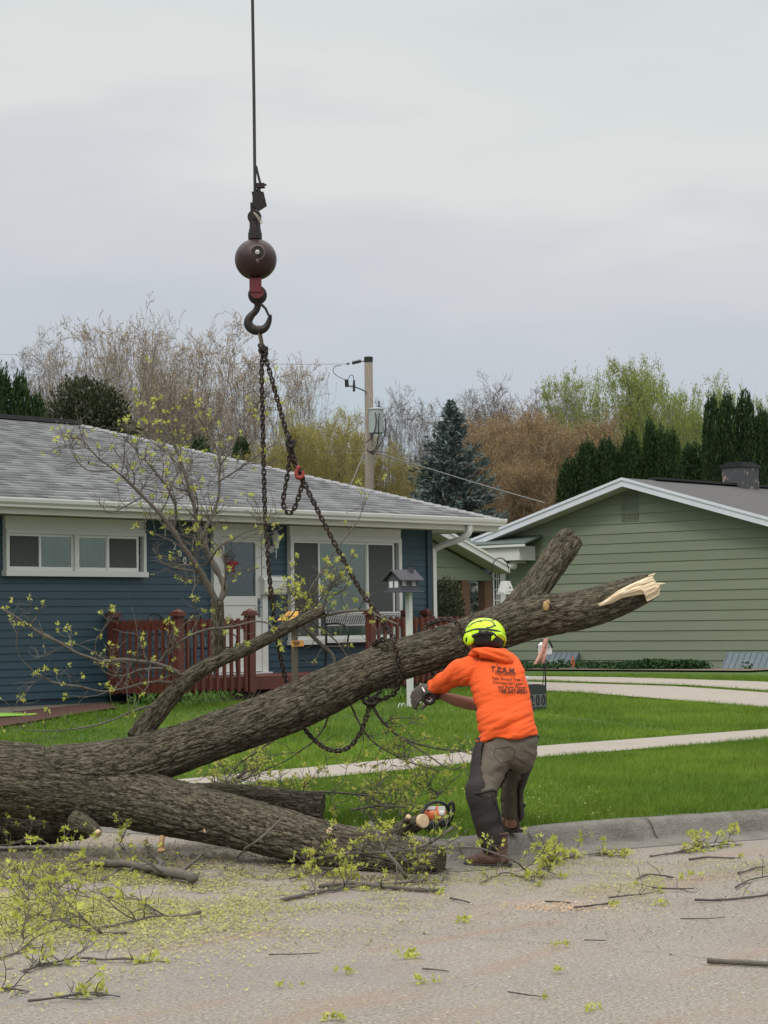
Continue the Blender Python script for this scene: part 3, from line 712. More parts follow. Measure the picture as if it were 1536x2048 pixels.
# bench of black metal with a light lattice back on the porch
be = thing('garden_bench', (23.0, 21.4, .81), 'black wrought metal bench with pale lattice back standing on the porch', 'bench')
b0, b1 = on(648, 1235, 1, 21.5), on(800, 1235, 1, 21.5); bx0, bx1, bz = b0[0], b1[0], b0[2]
g = G(); 
for x in (bx0, bx1):
    g.tube(smooth_poly(np.array([(x, 21.5, bz+.05), (x, 21.45, bz-.3), (x, 21.5, .82)])), .018, 6); g.tube([(x, 21.0, .82), (x, 21.05, 1.22)], .016, 6)
    g.tube(smooth_poly(np.array([(x, 21.47, bz-.1), (x, 21.2, bz-.08), (x, 21.0, bz-.16), (x, 21.05, 1.22)])), .014, 6)
g.build('frame', MA['black'], be)
g = G()
for k in range(6): g.box(bx0, bx1, 21.03+k*.075, 21.08+k*.075, 1.22, 1.24)
g.build('seat', MA['black'], be)
g = G(); g.tube([(bx0, 21.5, bz+.06), (bx1, 21.5, bz+.06)], .016, 6); g.tube([(bx0, 21.5, bz-.12), (bx1, 21.5, bz-.12)], .014, 6)
n = 34
for i in range(n):
    u = bx0+(bx1-bx0)*i/n; u2 = u+(bx1-bx0)/n*1.6
    g.tube([(u, 21.49, bz-.12), (min(u2, bx1), 21.49, bz+.05)], .007, 5); g.tube([(min(u2, bx1), 21.505, bz-.12), (u, 21.505, bz+.05)], .007, 5)
    g.lathe([(.002, 0), (.014, .006), (.014, .016), (.002, .02)], (u, 21.475, bz+.03), (0, -1, 0), 8)
g.build('backrest', mat('pale_metal', (.35, .35, .34), .5), be)
# two black wire chairs behind the left railing
def wire_chair(x, lab):
    t = thing('wire_chair', (x, 21.5, .81), lab, 'chair', 'wire chairs on the porch')
    g = G()
    for s in (-.24, .24):
        g.tube(smooth_poly(np.array([(x+s, 21.75, .82), (x+s, 21.7, 1.2), (x+s*.9, 21.85, 1.5), (x+s*.4, 21.88, 1.66)])), .011, 6); g.tube([(x+s, 21.3, .82), (x+s, 21.33, 1.2)], .011, 6)
        g.tube(smooth_poly(np.array([(x+s, 21.75, 1.4), (x+s*1.1, 21.5, 1.42), (x+s*1.1, 21.3, 1.36), (x+s, 21.33, 1.2)])), .01, 6)
    g.tube([(x-.1, 21.88, 1.66), (x, 21.88, 1.68), (x+.1, 21.88, 1.66)], .011, 6); g.build('frame', MA['black'], t)
    g = G(); g.lathe([(.24, 0), (.25, .01), (.24, .02)], (x, 21.52, 1.2)); g.build('seat', MA['black'], t)
    g = G()
    for i in range(-3, 4): g.tube(smooth_poly(np.array([(x+i*.06, 21.72, 1.22), (x+i*.065+.03, 21.8, 1.4), (x+i*.03, 21.87, 1.64)])), .006, 4)
    g.build('backrest', MA['black'], t)
wire_chair(20.1, 'black wire chair behind the left half of the red railing'); wire_chair(20.85, 'black wire chair behind the railing right by the storm door')

# ------------------------------------------------------------------ green house
GX = 37.0
gh = thing('green_house', (37, 25.7, .45), 'sage green gabled house with white rake boards across the driveway', 'house')
RB = on(1245, 955, 0, 36.6); ry, rz = RB[1], RB[2]; gs = .28; hs = 3.97
def gtop(z):
    h = min(hs-.45, (rz-.20-z)/gs); return (ry-h, ry+h) if h > 0 else (ry, ry)
g = G(); siding(g, 0, 0, GX, .48, rz-.16, .2018, axis=1, out=-1, prof=.016, top=gtop)
e0, e1 = gtop(.5); ze = rz-.2-gs*(hs-.45)
g.prism([(GX+.02, e0, .45), (GX+.02, e1, .45), (GX+.02, e1, ze), (GX+.02, ry, rz-.2), (GX+.02, e0, ze)], (.15, 0, 0)); g.build('wall', MA['green'], gh)
g = G(); siding(g, GX+.02, 52, e0, .48, ze, .2018, out=-1, prof=.016); g.box(GX+.02, 52, e0+.02, e0+.1, .48, ze); g.build('front_wall', MA['green'], gh)
g = G(); siding(g, GX+.02, 52, e1, .48, ze, .2018, out=1, prof=.016); g.box(GX+.02, 52, e1-.1, e1-.02, .48, ze); g.build('rear_wall', MA['green'], gh)
g = G()
for s in (-1, 1):
    A = (36.62, ry, rz-.01); B = (36.62, ry+s*hs, rz-.01-gs*hs); t = .05
    g.prism([A, B, (36.62, B[1], B[2]-t), (36.62, ry, rz-.01-t)], (15.4, 0, 0))
g.build('roof', MA['shingle_dark'], gh)
g = G()
for s in (-1, 1):
    zt = rz-.012; zb = .17
    g.prism([(36.58, ry+s*.0, zt-.02), (36.58, ry+s*(hs+.02), zt-.02-gs*(hs+.02)), (36.58, ry+s*(hs+.02), zt-zb-gs*(hs+.02)), (36.58, ry, zt-zb)], (.038, 0, 0))
    g.prism([(36.56, ry+s*.0, zt+.012), (36.56, ry+s*(hs+.03), zt+.012-gs*(hs+.03)), (36.56, ry+s*(hs+.03), zt-.045-gs*(hs+.03)), (36.56, ry, zt-.045)], (.019, 0, 0))
g.build('rake_board', mat('rake_white', (.62, .65, .70), .5, var=(.5, .53, .58), vs=3), gh)
g = G()
for s in (-1, 1): g.prism([(36.62, ry, rz-.19), (36.62, ry+s*(hs), rz-.19-gs*hs), (36.62, ry+s*hs, rz-.18-gs*hs), (36.62, ry, rz-.18)], (.385, 0, 0))
g.build('soffit', MA['cream'], gh)
g = G(); g.box(37.7, 52, ry-.12, ry+.12, rz+.0, rz+.045); g.build('ridge_vent', MA['dark'], gh)
v0, v1 = on(1242, 988, 0, GX), on(1279, 1042, 0, GX)
g = G(); zz = v1[2]
while zz < v0[2]:
    for k in range(3):
        ya = v1[1]+(v0[1]-v1[1])*(k+.06)/3; yb_ = v1[1]+(v0[1]-v1[1])*(k+.94)/3; g.box(GX-.024, GX-.017, ya, yb_, zz, zz+.012)
    zz += .032
g.build('gable_vent', mat('vent_green', (.145, .172, .12), .8), gh)
c1, c2 = on(1450, 955, 1, ry), on(1512, 955, 1, ry)
g = G(); xm_ = (c1[0]+c2[0])/2; c1 = (xm_-.34, 0); c2 = (xm_+.34, 0); g.box(c1[0], c2[0], ry-.26, ry+.26, rz-.2, 4.84); g.build('chimney', MA['bricktan'], gh)
g = G(); g.box(c1[0]-.03, c2[0]+.03, ry-.29, ry+.29, 4.841, 4.90); g.box(c1[0]+.05, c2[0]-.05, ry-.2, ry+.2, 4.901, 4.95); g.build('chimney_cap', MA['black'], gh)
# white awning box on the gable wall
a, b, c = on(976, 1096, 0, 36.4), on(1052, 1087, 0, 36.4), on(1038, 1120, 0, 36.4)
g = G(); g.prism([(36.35, a[1]+1.2, a[2]+.05), (36.35, b[1], b[2]-.02), (36.98, b[1], b[2]+.16), (36.98, a[1]+1.2, a[2]+.22)], (0, 0, .035)); g.build('awning_roof', mat('green_awning', (.08, .11, .095), .8), gh)
g = G(); g.prism([(36.42, a[1]+1.1, c[2]), (36.42, c[1], c[2]), (36.42, c[1], b[2]-.04), (36.42, a[1]+1.1, a[2]+.02)], (.55, 0, 0)); g.prism([(36.34, a[1]+1.2, a[2]-.0), (36.34, b[1], b[2]-.06), (36.34, b[1], b[2]-.01), (36.34, a[1]+1.2, a[2]+.04)], (.04, 0, 0)); g.build('awning_box', MA['white'], gh)
p = on(1026, 1131, 0, 36.6); g = G(); g.ell(p, np.eye(3), (.09, .09, .09), 12, 8); g.box(p[0]-.02, p[0]+.4, p[1]-.06, p[1]+.06, p[2]+.05, p[2]+.09); g.build('floodlight', MA['gutter'], gh)
# white latticed window on the gable wall near its left end
a, b = on(984, 1136, 0, GX-.05), on(1012, 1222, 0, GX-.05)
y0, y1, z0, z1 = b[1], a[1], b[2], a[2]
g = G(); g.box(GX-.06, GX-.018, y0, y0+.14, z0-.6, z1+.05); g.box(GX-.06, GX-.018, y1-.06, y1, z0-.6, z1+.05); g.box(GX-.058, GX-.018, y0+.14, y1-.06, z1-.02, z1+.05); g.box(GX-.058, GX-.018, y0+.14, y1-.06, z0-.1, z0-.02); wf = g.build('window', MA['white'], gh)
g = G(); g.box(GX-.03, GX-.02, y0+.14, y1-.06, z0-.02, z1-.02); g.build('pane', mat('dark_pane', (.012, .015, .02), .1), wf)
g = G(); yc = (y0+.14+y1-.06)/2
for k in (.25, .5, .75): g.box(GX-.045, GX-.032, y0+.14, y1-.06, z0+(z1-z0)*k-.008, z0+(z1-z0)*k+.008)
for k in (.33, .66): yy = y0+.14+(y1-y0-.2)*k; g.box(GX-.046, GX-.033, yy-.008, yy+.008, z0-.02, z1-.02)
g.build('muntin', MA['gutter'], wf)
# small gabled porch roof between the houses
sp = thing('entry_porch', (33, 27, .5), 'small green gabled entry roof on brown posts between the two houses', 'porch')
QY = 27.0
a, b = on(895, 1062, 1, QY-.35), on(1018, 1131, 1, QY-.35); sl = (a[2]-b[2])/(b[0]-a[0])
xc = a[0]-.9; zc = a[2]+.9*sl
L0, L1 = on(855, 1155, 1, QY), on(981, 1158, 1, QY)
g = G(); z = L0[2]
def ttop(z):
    h = (zc-.22-z)/sl; return (max(2*xc-L1[0], xc-h), min(L1[0], xc+h)) if h > 0 else (xc, xc)
siding(g, 0, 0, QY, L0[2], zc-.2, .2018, out=-1, prof=.016, top=ttop)
g.prism([(2*xc-L1[0], QY+.02, L0[2]), (L1[0], QY+.02, L0[2]), (L1[0], QY+.02, zc-.22-sl*(L1[0]-xc)), (xc, QY+.02, zc-.22), (2*xc-L1[0], QY+.02, zc-.22-sl*(L1[0]-xc))], (0, .1, 0))
g.build('gable', MA['green'], sp)
hw = b[0]-xc
g = G()
for s in (-1, 1): g.prism([(xc, QY-.33, zc), (xc+s*hw, QY-.33, zc-sl*hw), (xc+s*hw, QY-.33, zc-.05-sl*hw), (xc, QY-.33, zc-.05)], (0, 2.6, 0))
g.build('roof', MA['shingle_dark'], sp)
g = G()
for s in (-1, 1):
    g.prism([(xc, QY-.37, zc-.02), (xc+s*hw, QY-.37, zc-.02-sl*hw), (xc+s*hw, QY-.37, zc-.15-sl*hw), (xc, QY-.37, zc-.15)], (0, .038, 0))
    g.prism([(xc, QY-.39, zc+.01), (xc+s*hw, QY-.39, zc+.01-sl*hw), (xc+s*hw, QY-.39, zc-.04-sl*hw), (xc, QY-.39, zc-.04)], (0, .019, 0))
g.build('rake_board', MA['gutter'], sp)
g = G()
for s in (-1, 1): g.prism([(xc, QY-.33, zc-.16), (xc+s*hw, QY-.33, zc-.16-sl*hw), (xc+s*hw, QY-.33, zc-.15-sl*hw), (xc, QY-.33, zc-.15)], (0, .33, 0))
g.build('soffit', MA['cream'], sp)
g = G(); g.box(2*xc-L1[0]-.05, L1[0]+.05, QY-.03, QY+.1, L0[2]-.05, L0[2]-.001); g.build('beam', MA['green'], sp)
for x in (920, 966):
    p = on(x, 1180, 1, QY+.05); q = on(x+ (16 if x < 950 else 14), 1180, 1, QY+.05); g = G(); g.box(p[0]-.02, q[0]-.02, QY-.02, QY+.16, .45, L0[2]-.051); g.build('post', MA['brownwood'], sp)
# rear link wall with a white door frame, seen through the opening
rw = thing('rear_wall', (34, 31, .5), 'plain green clapboard wall seen through the opening behind the brown posts', 'wall')
g = G(); xa, xb = on(926, 1200, 1, 31.0)[0], 38.5; siding(g, xa, xb, 31.0, .5, 3.0, .2018, out=-1, prof=.016); g.box(xa, xb, 31.02, 31.12, .5, 3.0); g.build('siding', MA['green'], rw)
d0, d1 = on(944, 1200, 1, 30.9), on(952, 1200, 1, 30.9); g = G(); g.box(d0[0], d1[0], 30.9, 30.98, .5, 2.75); g.box(d1[0]+.05, d1[0]+.12, 30.9, 30.98, .5, 2.75); g.box(d1[0]+.13, d1[0]+.9, 30.92, 30.98, 1.2, 1.28); g.build('door_frame', MA['white'], rw)
g = G(); g.box(d1[0]+.13, d1[0]+.9, 30.93, 30.97, 1.29, 2.7); g.build('pane', mat('dim_pane', (.10, .12, .12), .2), rw)

# ------------------------------------------------------------------ felled tree
def P3(pts): return np.array([dep(x, y, D) for x, y, D, *_ in pts])
def axis_from(pts, step=.04):
    """pts: (x, y, D, r_px) in photo pixels -> resampled (x,y,z,r) in metres"""
    A = np.array([[*dep(x, y, D), r*D/FPX] for x, y, D, r in pts]); A = smooth_poly(A, 2); return resample(A, step)
def bark_coords(V, axes):
    best = np.full(len(V), 1e9); out = np.zeros((len(V), 3)); rad = np.zeros(len(V)); off = 0
    for ax in axes:
        P, R = ax[:, :3], ax[:, 3]; T = np.gradient(P, axis=0); T /= np.linalg.norm(T, axis=1)[:, None]
        u = np.r_[0, np.cumsum(np.linalg.norm(np.diff(P, axis=0), axis=1))]
        e1 = FH-T*(T@FH)[:, None]; e1 /= np.linalg.norm(e1, axis=1)[:, None]; e2 = np.cross(T, e1)
        for s in range(0, len(V), 20000):
            v = V[s:s+20000]; d2 = ((v[:, None, :]-P[None])**2).sum(2)/(R[None]**2); i = d2.argmin(1); m = d2[np.arange(len(v)), i]
            k = m < best[s:s+20000]; w = v-P[i]; q = np.c_[u[i]+(w*T[i]).sum(1)+off, (w*e1[i]).sum(1), (w*e2[i]).sum(1)]
            o = out[s:s+20000]; o[k] = q[k]; rr = rad[s:s+20000]; rr[k] = R[i][k]; b = best[s:s+20000]; b[k] = m[k]
        off += u[-1]+3.0
    return out, rad
def bark_part(name, axes, parent, vox=.011, amp=.012, caps=True, extra=None, sm=3):
    g = G()
    for ax in axes: g.tube(ax[:, :3], list(ax[:, 3]), 18, ref=FH)
    if extra: extra(g)
    V, F, N = remeshed(g, vox, sm)
    q, rad = bark_coords(V, axes)
    wq = q.copy(); wv = vnoise(np.c_[q[:, 0]*3.2, q[:, 1]*7, q[:, 2]*7], 11)*.022; wq[:, 1] += wv; wq[:, 2] += vnoise(np.c_[q[:, 0]*3.2, q[:, 1]*7, q[:, 2]*7], 12)*.022
    a = vnoise(np.c_[wq[:, 0]*8, wq[:, 1]*50, wq[:, 2]*50], 1); b = vnoise(np.c_[wq[:, 0]*15, wq[:, 1]*70, wq[:, 2]*70], 2); c = vnoise(q*np.array([30, 70, 70.]), 9)
    cr = vnoise(np.c_[wq[:, 0]*26, wq[:, 1]*14, wq[:, 2]*14], 21)
    h = np.clip(1-np.abs(a)*2.4, -.2, 1)*-1+1; h = np.clip(np.abs(a)*2.6, 0, 1)*.7+np.clip(np.abs(b)*2.2, 0, 1)*.3+c*.12-np.clip(cr-.45, 0, 1)*.4
    h = np.clip(h, 0, 1)
    low = vnoise(q*np.array([1.6, 5, 5.]), 7)
    sc = np.clip(rad/.12, .25, 1.1)
    V = V+N*((h-.55)*amp*sc+low*.010*sc)[:, None]
    o = vmesh(name, V, F, MA['bark'], parent, smooth=True)
    at = o.data.attributes.new('bark', 'FLOAT_VECTOR', 'POINT'); at.data.foreach_set('vector', (q*np.array([.26, 1, 1])).astype(np.float32).ravel())
    at = o.data.attributes.new('ridge', 'FLOAT', 'POINT'); at.data.foreach_set('value', (h*.65).astype(np.float32))
    return o
tree = thing('fallen_tree', dep(300, 1600, 14.3), 'large felled tree lying on the street with one forked limb raised in the chain', 'tree')
DL = 14.4
lift = axis_from([(110, 1556, 14.4, 66), (200, 1545, 14.4, 62), (318, 1512, 14.4, 51), (420, 1476, 14.4, 48), (500, 1449, 14.4, 46.5), (579, 1419, 14.4, 49), (650, 1386, 14.4, 47), (746, 1337, 14.4, 44), (820, 1313, 14.4, 43), (900, 1290, 14.4, 43), (965, 1268, 14.4, 44), (1020, 1247, 14.4, 45), (1060, 1235, 14.4, 44), (1110, 1228, 14.4, 41), (1160, 1220, 14.42, 39), (1210, 1206, 14.44, 37), (1262, 1186, 14.46, 34), (1308, 1170, 14.48, 24)])
stub = axis_from([(1010, 1245, 14.42, 34), (1045, 1210, 14.46, 33), (1075, 1170, 14.52, 30), (1105, 1128, 14.6, 29.5), (1135, 1085, 14.68, 30), (1145, 1074, 14.70, 26)])
low = axis_from([(-230, 1555, 14.4, 80), (-80, 1557, 14.4, 78), (20, 1560, 14.4, 76), (110, 1570, 14.4, 74), (200, 1585, 14.38, 68), (290, 1604, 14.3, 60), (400, 1628, 14.1, 53), (524, 1655, 13.85, 51), (640, 1687, 13.6, 48), (760, 1711, 13.35, 46), (830, 1718, 13.22, 40), (884, 1722, 13.15, 31)])
side = axis_from([(740, 1700, 13.45, 18), (780, 1678, 13.5, 19), (815, 1655, 13.5, 17.5), (843, 1642, 13.45, 14)])
knob = axis_from([(805, 1662, 13.45, 7), (812, 1645, 13.42, 6.5), (816, 1636, 13.4, 6)])
under = axis_from([(150, 1640, 14.2, 22), (185, 1655, 14.1, 14), (196, 1666, 14.02, 9)])
def ex(g):
    for x, y, r in ((640, 1421, 17), (700, 1394, 10), (1090, 1212, 16), (415, 1633, 14), (412, 1660, 11), (659, 1662, 17), (355, 1625, 11), (770, 1295, 10)):
        D = 14.40 if y < 1450 else 13.75+(659-x)*.0012
        c = dep(x, y, D-.10); g.ell(c, np.eye(3), [m_(r, D)]*3, 10, 8)
trunk = bark_part('trunk', [lift, stub, low, side, knob, under], tree, vox=.0085, amp=.010, extra=ex)
rear = axis_from([(330, 1600, 14.9, 30), (430, 1592, 14.85, 29), (540, 1603, 14.8, 31), (646, 1616, 14.75, 30)])
rp_ = bark_part('limb', [rear], tree, vox=.012); rp_['label'] = 'sawn off limb lying behind the lower trunk'
dk = axis_from([(-120, 1652, 14.9, 40), (40, 1656, 14.9, 37), (130, 1656, 14.85, 31), (178, 1656, 14.8, 22)])
bark_part('limb', [dk], tree, vox=.014)
def disc(name, x, y, D, r, nrm, parent, ecc=1.0, mt='woodend'):
    c = dep(x, y, D); nrm = np.array(nrm, float); nrm /= np.linalg.norm(nrm); g = G()
    g.lathe([(m_(r, D)*1.0, -.02), (m_(r, D), 0), (m_(r*.9, D), .004), (m_(r*.3, D), .005)], c, nrm, 20); return g.build(name, MA[mt], parent)
toc = -FH
disc('cut_face', 847, 1642, 13.40, 14, toc*.8+RT*.55+UP*.1, tree)
disc('cut_face', 817, 1633, 13.37, 5, toc*.8+RT*.3+UP*.5, tree)
disc('cut_face', 659, 1662, 13.37, 6.5, toc, tree); disc('cut_face', 415, 1632, 13.905, 4, toc, tree); disc('cut_face', 411, 1661, 13.89, 4.5, toc, tree)
disc('cut_face', 197, 1669, 14.0, 8.5, toc*.5+RT*.6-UP*.5, tree)
# torn pale wood along the broken end of the limb
def torn():
    up_ = [(1196, 1209), (1215, 1197), (1236, 1181), (1262, 1168), (1285, 1158), (1305, 1150), (1308, 1158), (1313, 1165), (1320, 1167)]
    lo_ = [(1200, 1213), (1222, 1207), (1245, 1196), (1268, 1191), (1288, 1188), (1294, 1203), (1305, 1198), (1319, 1190), (1321, 1170)]
    def rs(p, n): return resample(p, .001)[np.linspace(0, len(resample(p, .001))-1, n).astype(int)]
    def rs(p, n):
        p = np.array(p, float); d = np.r_[0, np.cumsum(np.linalg.norm(np.diff(p, axis=0), axis=1))]; t = np.linspace(0, d[-1], n); return np.c_[np.interp(t, d, p[:, 0]), np.interp(t, d, p[:, 1])]
    nU, nV = 70, 26; A = rs(up_, nU); B = rs(lo_, nU); V = []
    for i in range(nU):
        for j in range(nV+1):
            t = j/nV; x, y = A[i]*(1-t)+B[i]*t
            s = i/nU; bulge = .030*math.sin(math.pi*t)*(1-.35*s)
            V.append((x, y, 14.345-bulge-.05*(1-s)+.03*s, s, t))
    V = np.array(V); nn = vnoise(np.c_[V[:, 3]*4, V[:, 4]*11, V[:, 3]*0], 31)*.008+vnoise(np.c_[V[:, 3]*9, V[:, 4]*26, V[:, 3]*0], 32)*.003
    Pf = np.array([dep(x, y, D+n) for (x, y, D, s, t), n in zip(V, nn)]); Pb = np.array([dep(x, y, 14.46) for (x, y, D, s, t) in V])
    W_ = nV+1; F = [(i*W_+j, i*W_+j+1, (i+1)*W_+j+1, (i+1)*W_+j) for i in range(nU-1) for j in range(nV)]; k = len(Pf)
    for i in range(nU-1):
        F.append((i*W_, (i+1)*W_, k+(i+1)*W_, k+i*W_)); F.append((i*W_+nV, k+i*W_+nV, k+(i+1)*W_+nV, (i+1)*W_+nV))
    i = nU-1
    for j in range(nV): F.append((i*W_+j, i*W_+j+1, k+i*W_+j+1, k+i*W_+j))
    g = G(); g.add(np.vstack([Pf, Pb]), F)
    for (x, y, dx, dy) in ((1304, 1151, 7, -5), (1316, 1168, 15, -1), (1300, 1170, 24, -3), (1298, 1153, 6, -5), (1230, 1190, 18, -9), (1250, 1184, 20, -8), (1270, 1176, 18, -7), (1220, 1200, 16, -4), (1280, 1186, 16, -3)):
        g.tube([dep(x, y, 14.36), dep(x+dx*.6, y+dy*.6, 14.36), dep(x+dx, y+dy, 14.36)], [.008, .005, .001], 5)
    g.build('split_wood', MA['wood'], tree)
torn()
g = G(); c = dep(1092, 1212, 14.255)
g.ell(c, [RT, FH, UP], (.022, .02, .034), 10, 8); g.ell(dep(1096, 1205, 14.25), [RT, FH, UP], (.012, .015, .02), 8, 6); g.build('knot', mat('torn_knot', (.5, .34, .14), .8, var=(.3, .18, .08), vs=40, bump=1), tree)
g = G(); g.tube(P3([(322, 1699, 13.9), (322, 1685, 13.9), (325, 1672, 13.92)]), [.025, .02, .016], 7); g.ell(dep(322, 1701, 13.88), [RT, FH, UP], (.03, .03, .015), 9, 6); g.build('broken_stub', mat('broken_stub', (.42, .26, .13), .85, var=(.22, .11, .06), vs=30, bump=1), tree)

# secondary branch with its cut end
br = axis_from([(272, 1480, 14.45, 23), (299, 1442, 14.5, 21.5), (325, 1413, 14.5, 20), (365, 1365, 14.5, 18), (401, 1340, 14.5, 17), (437, 1319, 14.5, 15.5), (492, 1299, 14.45, 14), (547, 1270, 14.4, 12.5), (609, 1237, 14.35, 11.5), (648, 1218, 14.35, 11)])
st = axis_from([(436, 1318, 14.5, 13), (437, 1290, 14.5, 12.5), (437, 1250, 14.5, 12), (436, 1220, 14.5, 13), (434, 1203, 14.5, 14)])
b_ = bark_part('branch', [br, st], tree, vox=.0095, amp=.006, sm=2)
b_['label'] = 'grey side branch with an upright forked stem'

# leaves and twigs
def leaf(L, p, d, size, rng):
    """young palmate leaf: narrow lobes fanned from the stalk"""
    d = d/np.linalg.norm(d); a = np.cross(d, rng.normal(size=3)); a /= np.linalg.norm(a)+1e-9; nn = np.cross(d, a)
    for k, (ang, ln) in enumerate(((0, 1), (.75, .75), (-.75, .75))):
        dr = d*math.cos(ang)+a*math.sin(ang); sd_ = np.cross(nn, dr); l = size*ln*rng.uniform(.8, 1.15)
        dr = dr+nn*rng.uniform(-.3, .1)
        q = [p, p+dr*l*.5+sd_*l*.17, p+dr*l+nn*(-.15*l), p+dr*l*.5-sd_*l*.17]
        L.append(q)
def clump(L, p, rng, size=.035, n=8, up=.2):
    for _ in range(n):
        d = rng.normal(size=3); d[2] += up; d /= np.linalg.norm(d); leaf(L, p+d*size*.2, d, size*rng.uniform(.7, 1.3), rng)
def leafmesh(name, L, parent, mt='leafy', rng=None):
    if not L: return None
    V = np.array(L).reshape(-1, 3); F = np.arange(len(V)).reshape(-1, 4)
    r = np.repeat(np.random.default_rng(3).random(len(F)//3+1), 3)[:len(F)]
    return mesh_np(name, V, F, MA[mt], parent, rnd=r)
def wob(P, rng, amp): 
    P = np.array(P, float); n = len(P)
    return P+np.cumsum(rng.normal(0, amp, (n, 3)), 0)*np.linspace(0, 1, n)[:, None]
def twiggy(g, L, pts, r0, r1, rng, n_side=6, slen=.3, lsize=.035, depth=1, lden=1.0, up=.25, gmin=None, sides=6):
    """a wandering branch along pts with side twigs that end in leaf clumps"""
    P = resample(smooth_poly(np.array(pts, float), 2), .04); n = len(P)
    P = P+np.stack([vnoise(np.c_[np.arange(n)*.35, np.full(n, rng.uniform(0, 99)), np.full(n, k*7.)], 40+k) for k in range(3)], 1)*.008
    R = np.linspace(r0, r1, n)*(1+.12*rng.normal(size=n)); 
    if gmin is not None: P[:, 2] = np.maximum(P[:, 2], gmin+R)
    g.tube(P, list(R), sides)
    T = P[-1]-P[-2]; T /= np.linalg.norm(T)
    if rng.random() < lden: clump(L, P[-1], rng, lsize, int(rng.integers(4, 8)), up)
    for k in range(n_side):
        i = int(rng.uniform(.12, .97)*(n-1)); t = P[min(i+1, n-1)]-P[i-1]; t /= np.linalg.norm(t)+1e-9
        v = rng.normal(size=3)*np.array([1, 1, .9]); v[2] += up; v -= t*(v@t)*.6; v /= np.linalg.norm(v); d = t*rng.uniform(.3, .9)+v*.8; d /= np.linalg.norm(d)
        ln = slen*rng.uniform(.35, 1.25); m = 6; q = [P[i]]; dd = d
        for s in range(m):
            dd = dd+rng.normal(0, .22, 3)+np.array([0, 0, .05 if up > 0 else -.02]); dd /= np.linalg.norm(dd); q.append(q[-1]+dd*ln/m)
        q = np.array(q)
        if gmin is not None: q[:, 2] = np.maximum(q[:, 2], gmin+.003)
        rr = max(R[i]*.45, .0022)
        if depth > 0 and ln > slen*.6: twiggy(g, L, q, rr, .0018, rng, 2 + int(n_side*.25), slen*.5, lsize, depth-1, lden, up, gmin, 4)
        else:
            g.tube(q, list(np.linspace(rr, .0016, len(q))), 4)
            if rng.random() < lden*.62: clump(L, q[-1], rng, lsize*rng.uniform(.5, 1.15), int(rng.integers(2, 7)), up)
            if rng.random() < lden*.15: clump(L, q[3], rng, lsize*.6, 3, up)
def limb_branch(pts, r0, r1, seed, n_side, slen, lden=.40, D=14.5, dD=0, depth=1, lsize=.028, lab=None):
    rng = np.random.default_rng(seed); n = len(pts); g = G(); L = []
    P = np.array([dep(x, y, D+dD*i/(n-1)) for i, (x, y) in enumerate(pts)])
    twiggy(g, L, P, m_(r0*.85, D), m_(r1*.8, D), rng, n_side, slen, lsize, depth, lden)
    o = g.build('branch', MA['twig'], tree, smooth=True); leafmesh('leaves', L, o)
limb_branch([(434, 1208), (412, 1168), (394, 1131), (368, 1092), (342, 1056), (324, 1030), (287, 993), (256, 962), (230, 939), (196, 915), (178, 892), (150, 896)], 8.5, 1.0, 101, 26, .34, dD=-.5)
limb_branch([(437, 1208), (453, 1178), (436, 1145), (407, 1087), (394, 1043), (386, 1004), (379, 975), (363, 921), (350, 889), (326, 855), (293, 824), (269, 782)], 8, 1.0, 102, 26, .34, dD=.4)
limb_branch([(400, 1087), (418, 1043), (436, 1009), (441, 949), (441, 915), (425, 884), (410, 861), (404, 830)], 5.5, 1.0, 103, 18, .32, dD=.2)
limb_branch([(350, 1060), (353, 1009), (334, 973), (319, 957), (277, 905), (246, 876), (230, 862)], 3.5, .8, 104, 16, .3, dD=-.3)
limb_branch([(436, 962), (477, 936), (500, 920), (535, 897), (560, 880)], 2.5, .8, 105, 9, .26)
limb_branch([(420, 1121), (444, 1085), (500, 1064), (540, 1035), (560, 1022)], 3.0, .8, 106, 9, .26, dD=-.4)
limb_branch([(449, 1178), (449, 1108), (470, 1090), (520, 1062)], 2.5, .8, 107, 8, .25, dD=-.3)
limb_branch([(394, 1131), (350, 1080), (310, 1070), (285, 1060), (300, 1020)], 2.2, .8, 108, 8, .25)
limb_branch([(287, 993), (250, 1010), (225, 1025), (205, 1022), (208, 1000)], 2.2, .8, 109, 5, .2)
limb_branch([(230, 939), (180, 945), (155, 925), (140, 890), (148, 870)], 1.8, .8, 110, 5, .2)
limb_branch([(369, 1357), (350, 1341), (317, 1327), (289, 1322), (247, 1321), (200, 1322), (164, 1312), (141, 1298), (117, 1283), (82, 1267), (45, 1246), (12, 1224), (-60, 1185)], 5.5, 2, 111, 18, .3, dD=-.6)
limb_branch([(365, 1368), (300, 1360), (234, 1380), (211, 1384), (184, 1379), (150, 1372), (109, 1365), (84, 1351), (64, 1339), (29, 1302), (37, 1257), (42, 1246)], 3.5, 1, 112, 10, .26, dD=-.7)
limb_branch([(350, 1341), (300, 1335), (232, 1356), (201, 1341), (191, 1322), (190, 1292), (195, 1277), (215, 1249), (230, 1222)], 3, .9, 113, 9, .22, dD=-.4)
limb_branch([(317, 1324), (331, 1310), (350, 1268), (364, 1252), (387, 1230), (425, 1222)], 2.6, .9, 114, 7, .2, dD=-.2)
limb_branch([(318, 1326), (345, 1295), (373, 1277), (406, 1256), (458, 1255), (516, 1243), (538, 1246), (547, 1258)], 4, 2, 115, 8, .2, dD=-.2)
limb_branch([(290, 1450), (310, 1407), (273, 1421), (228, 1439), (169, 1457), (91, 1464), (36, 1457), (50, 1435)], 3.2, 1, 116, 10, .26, dD=-.6)
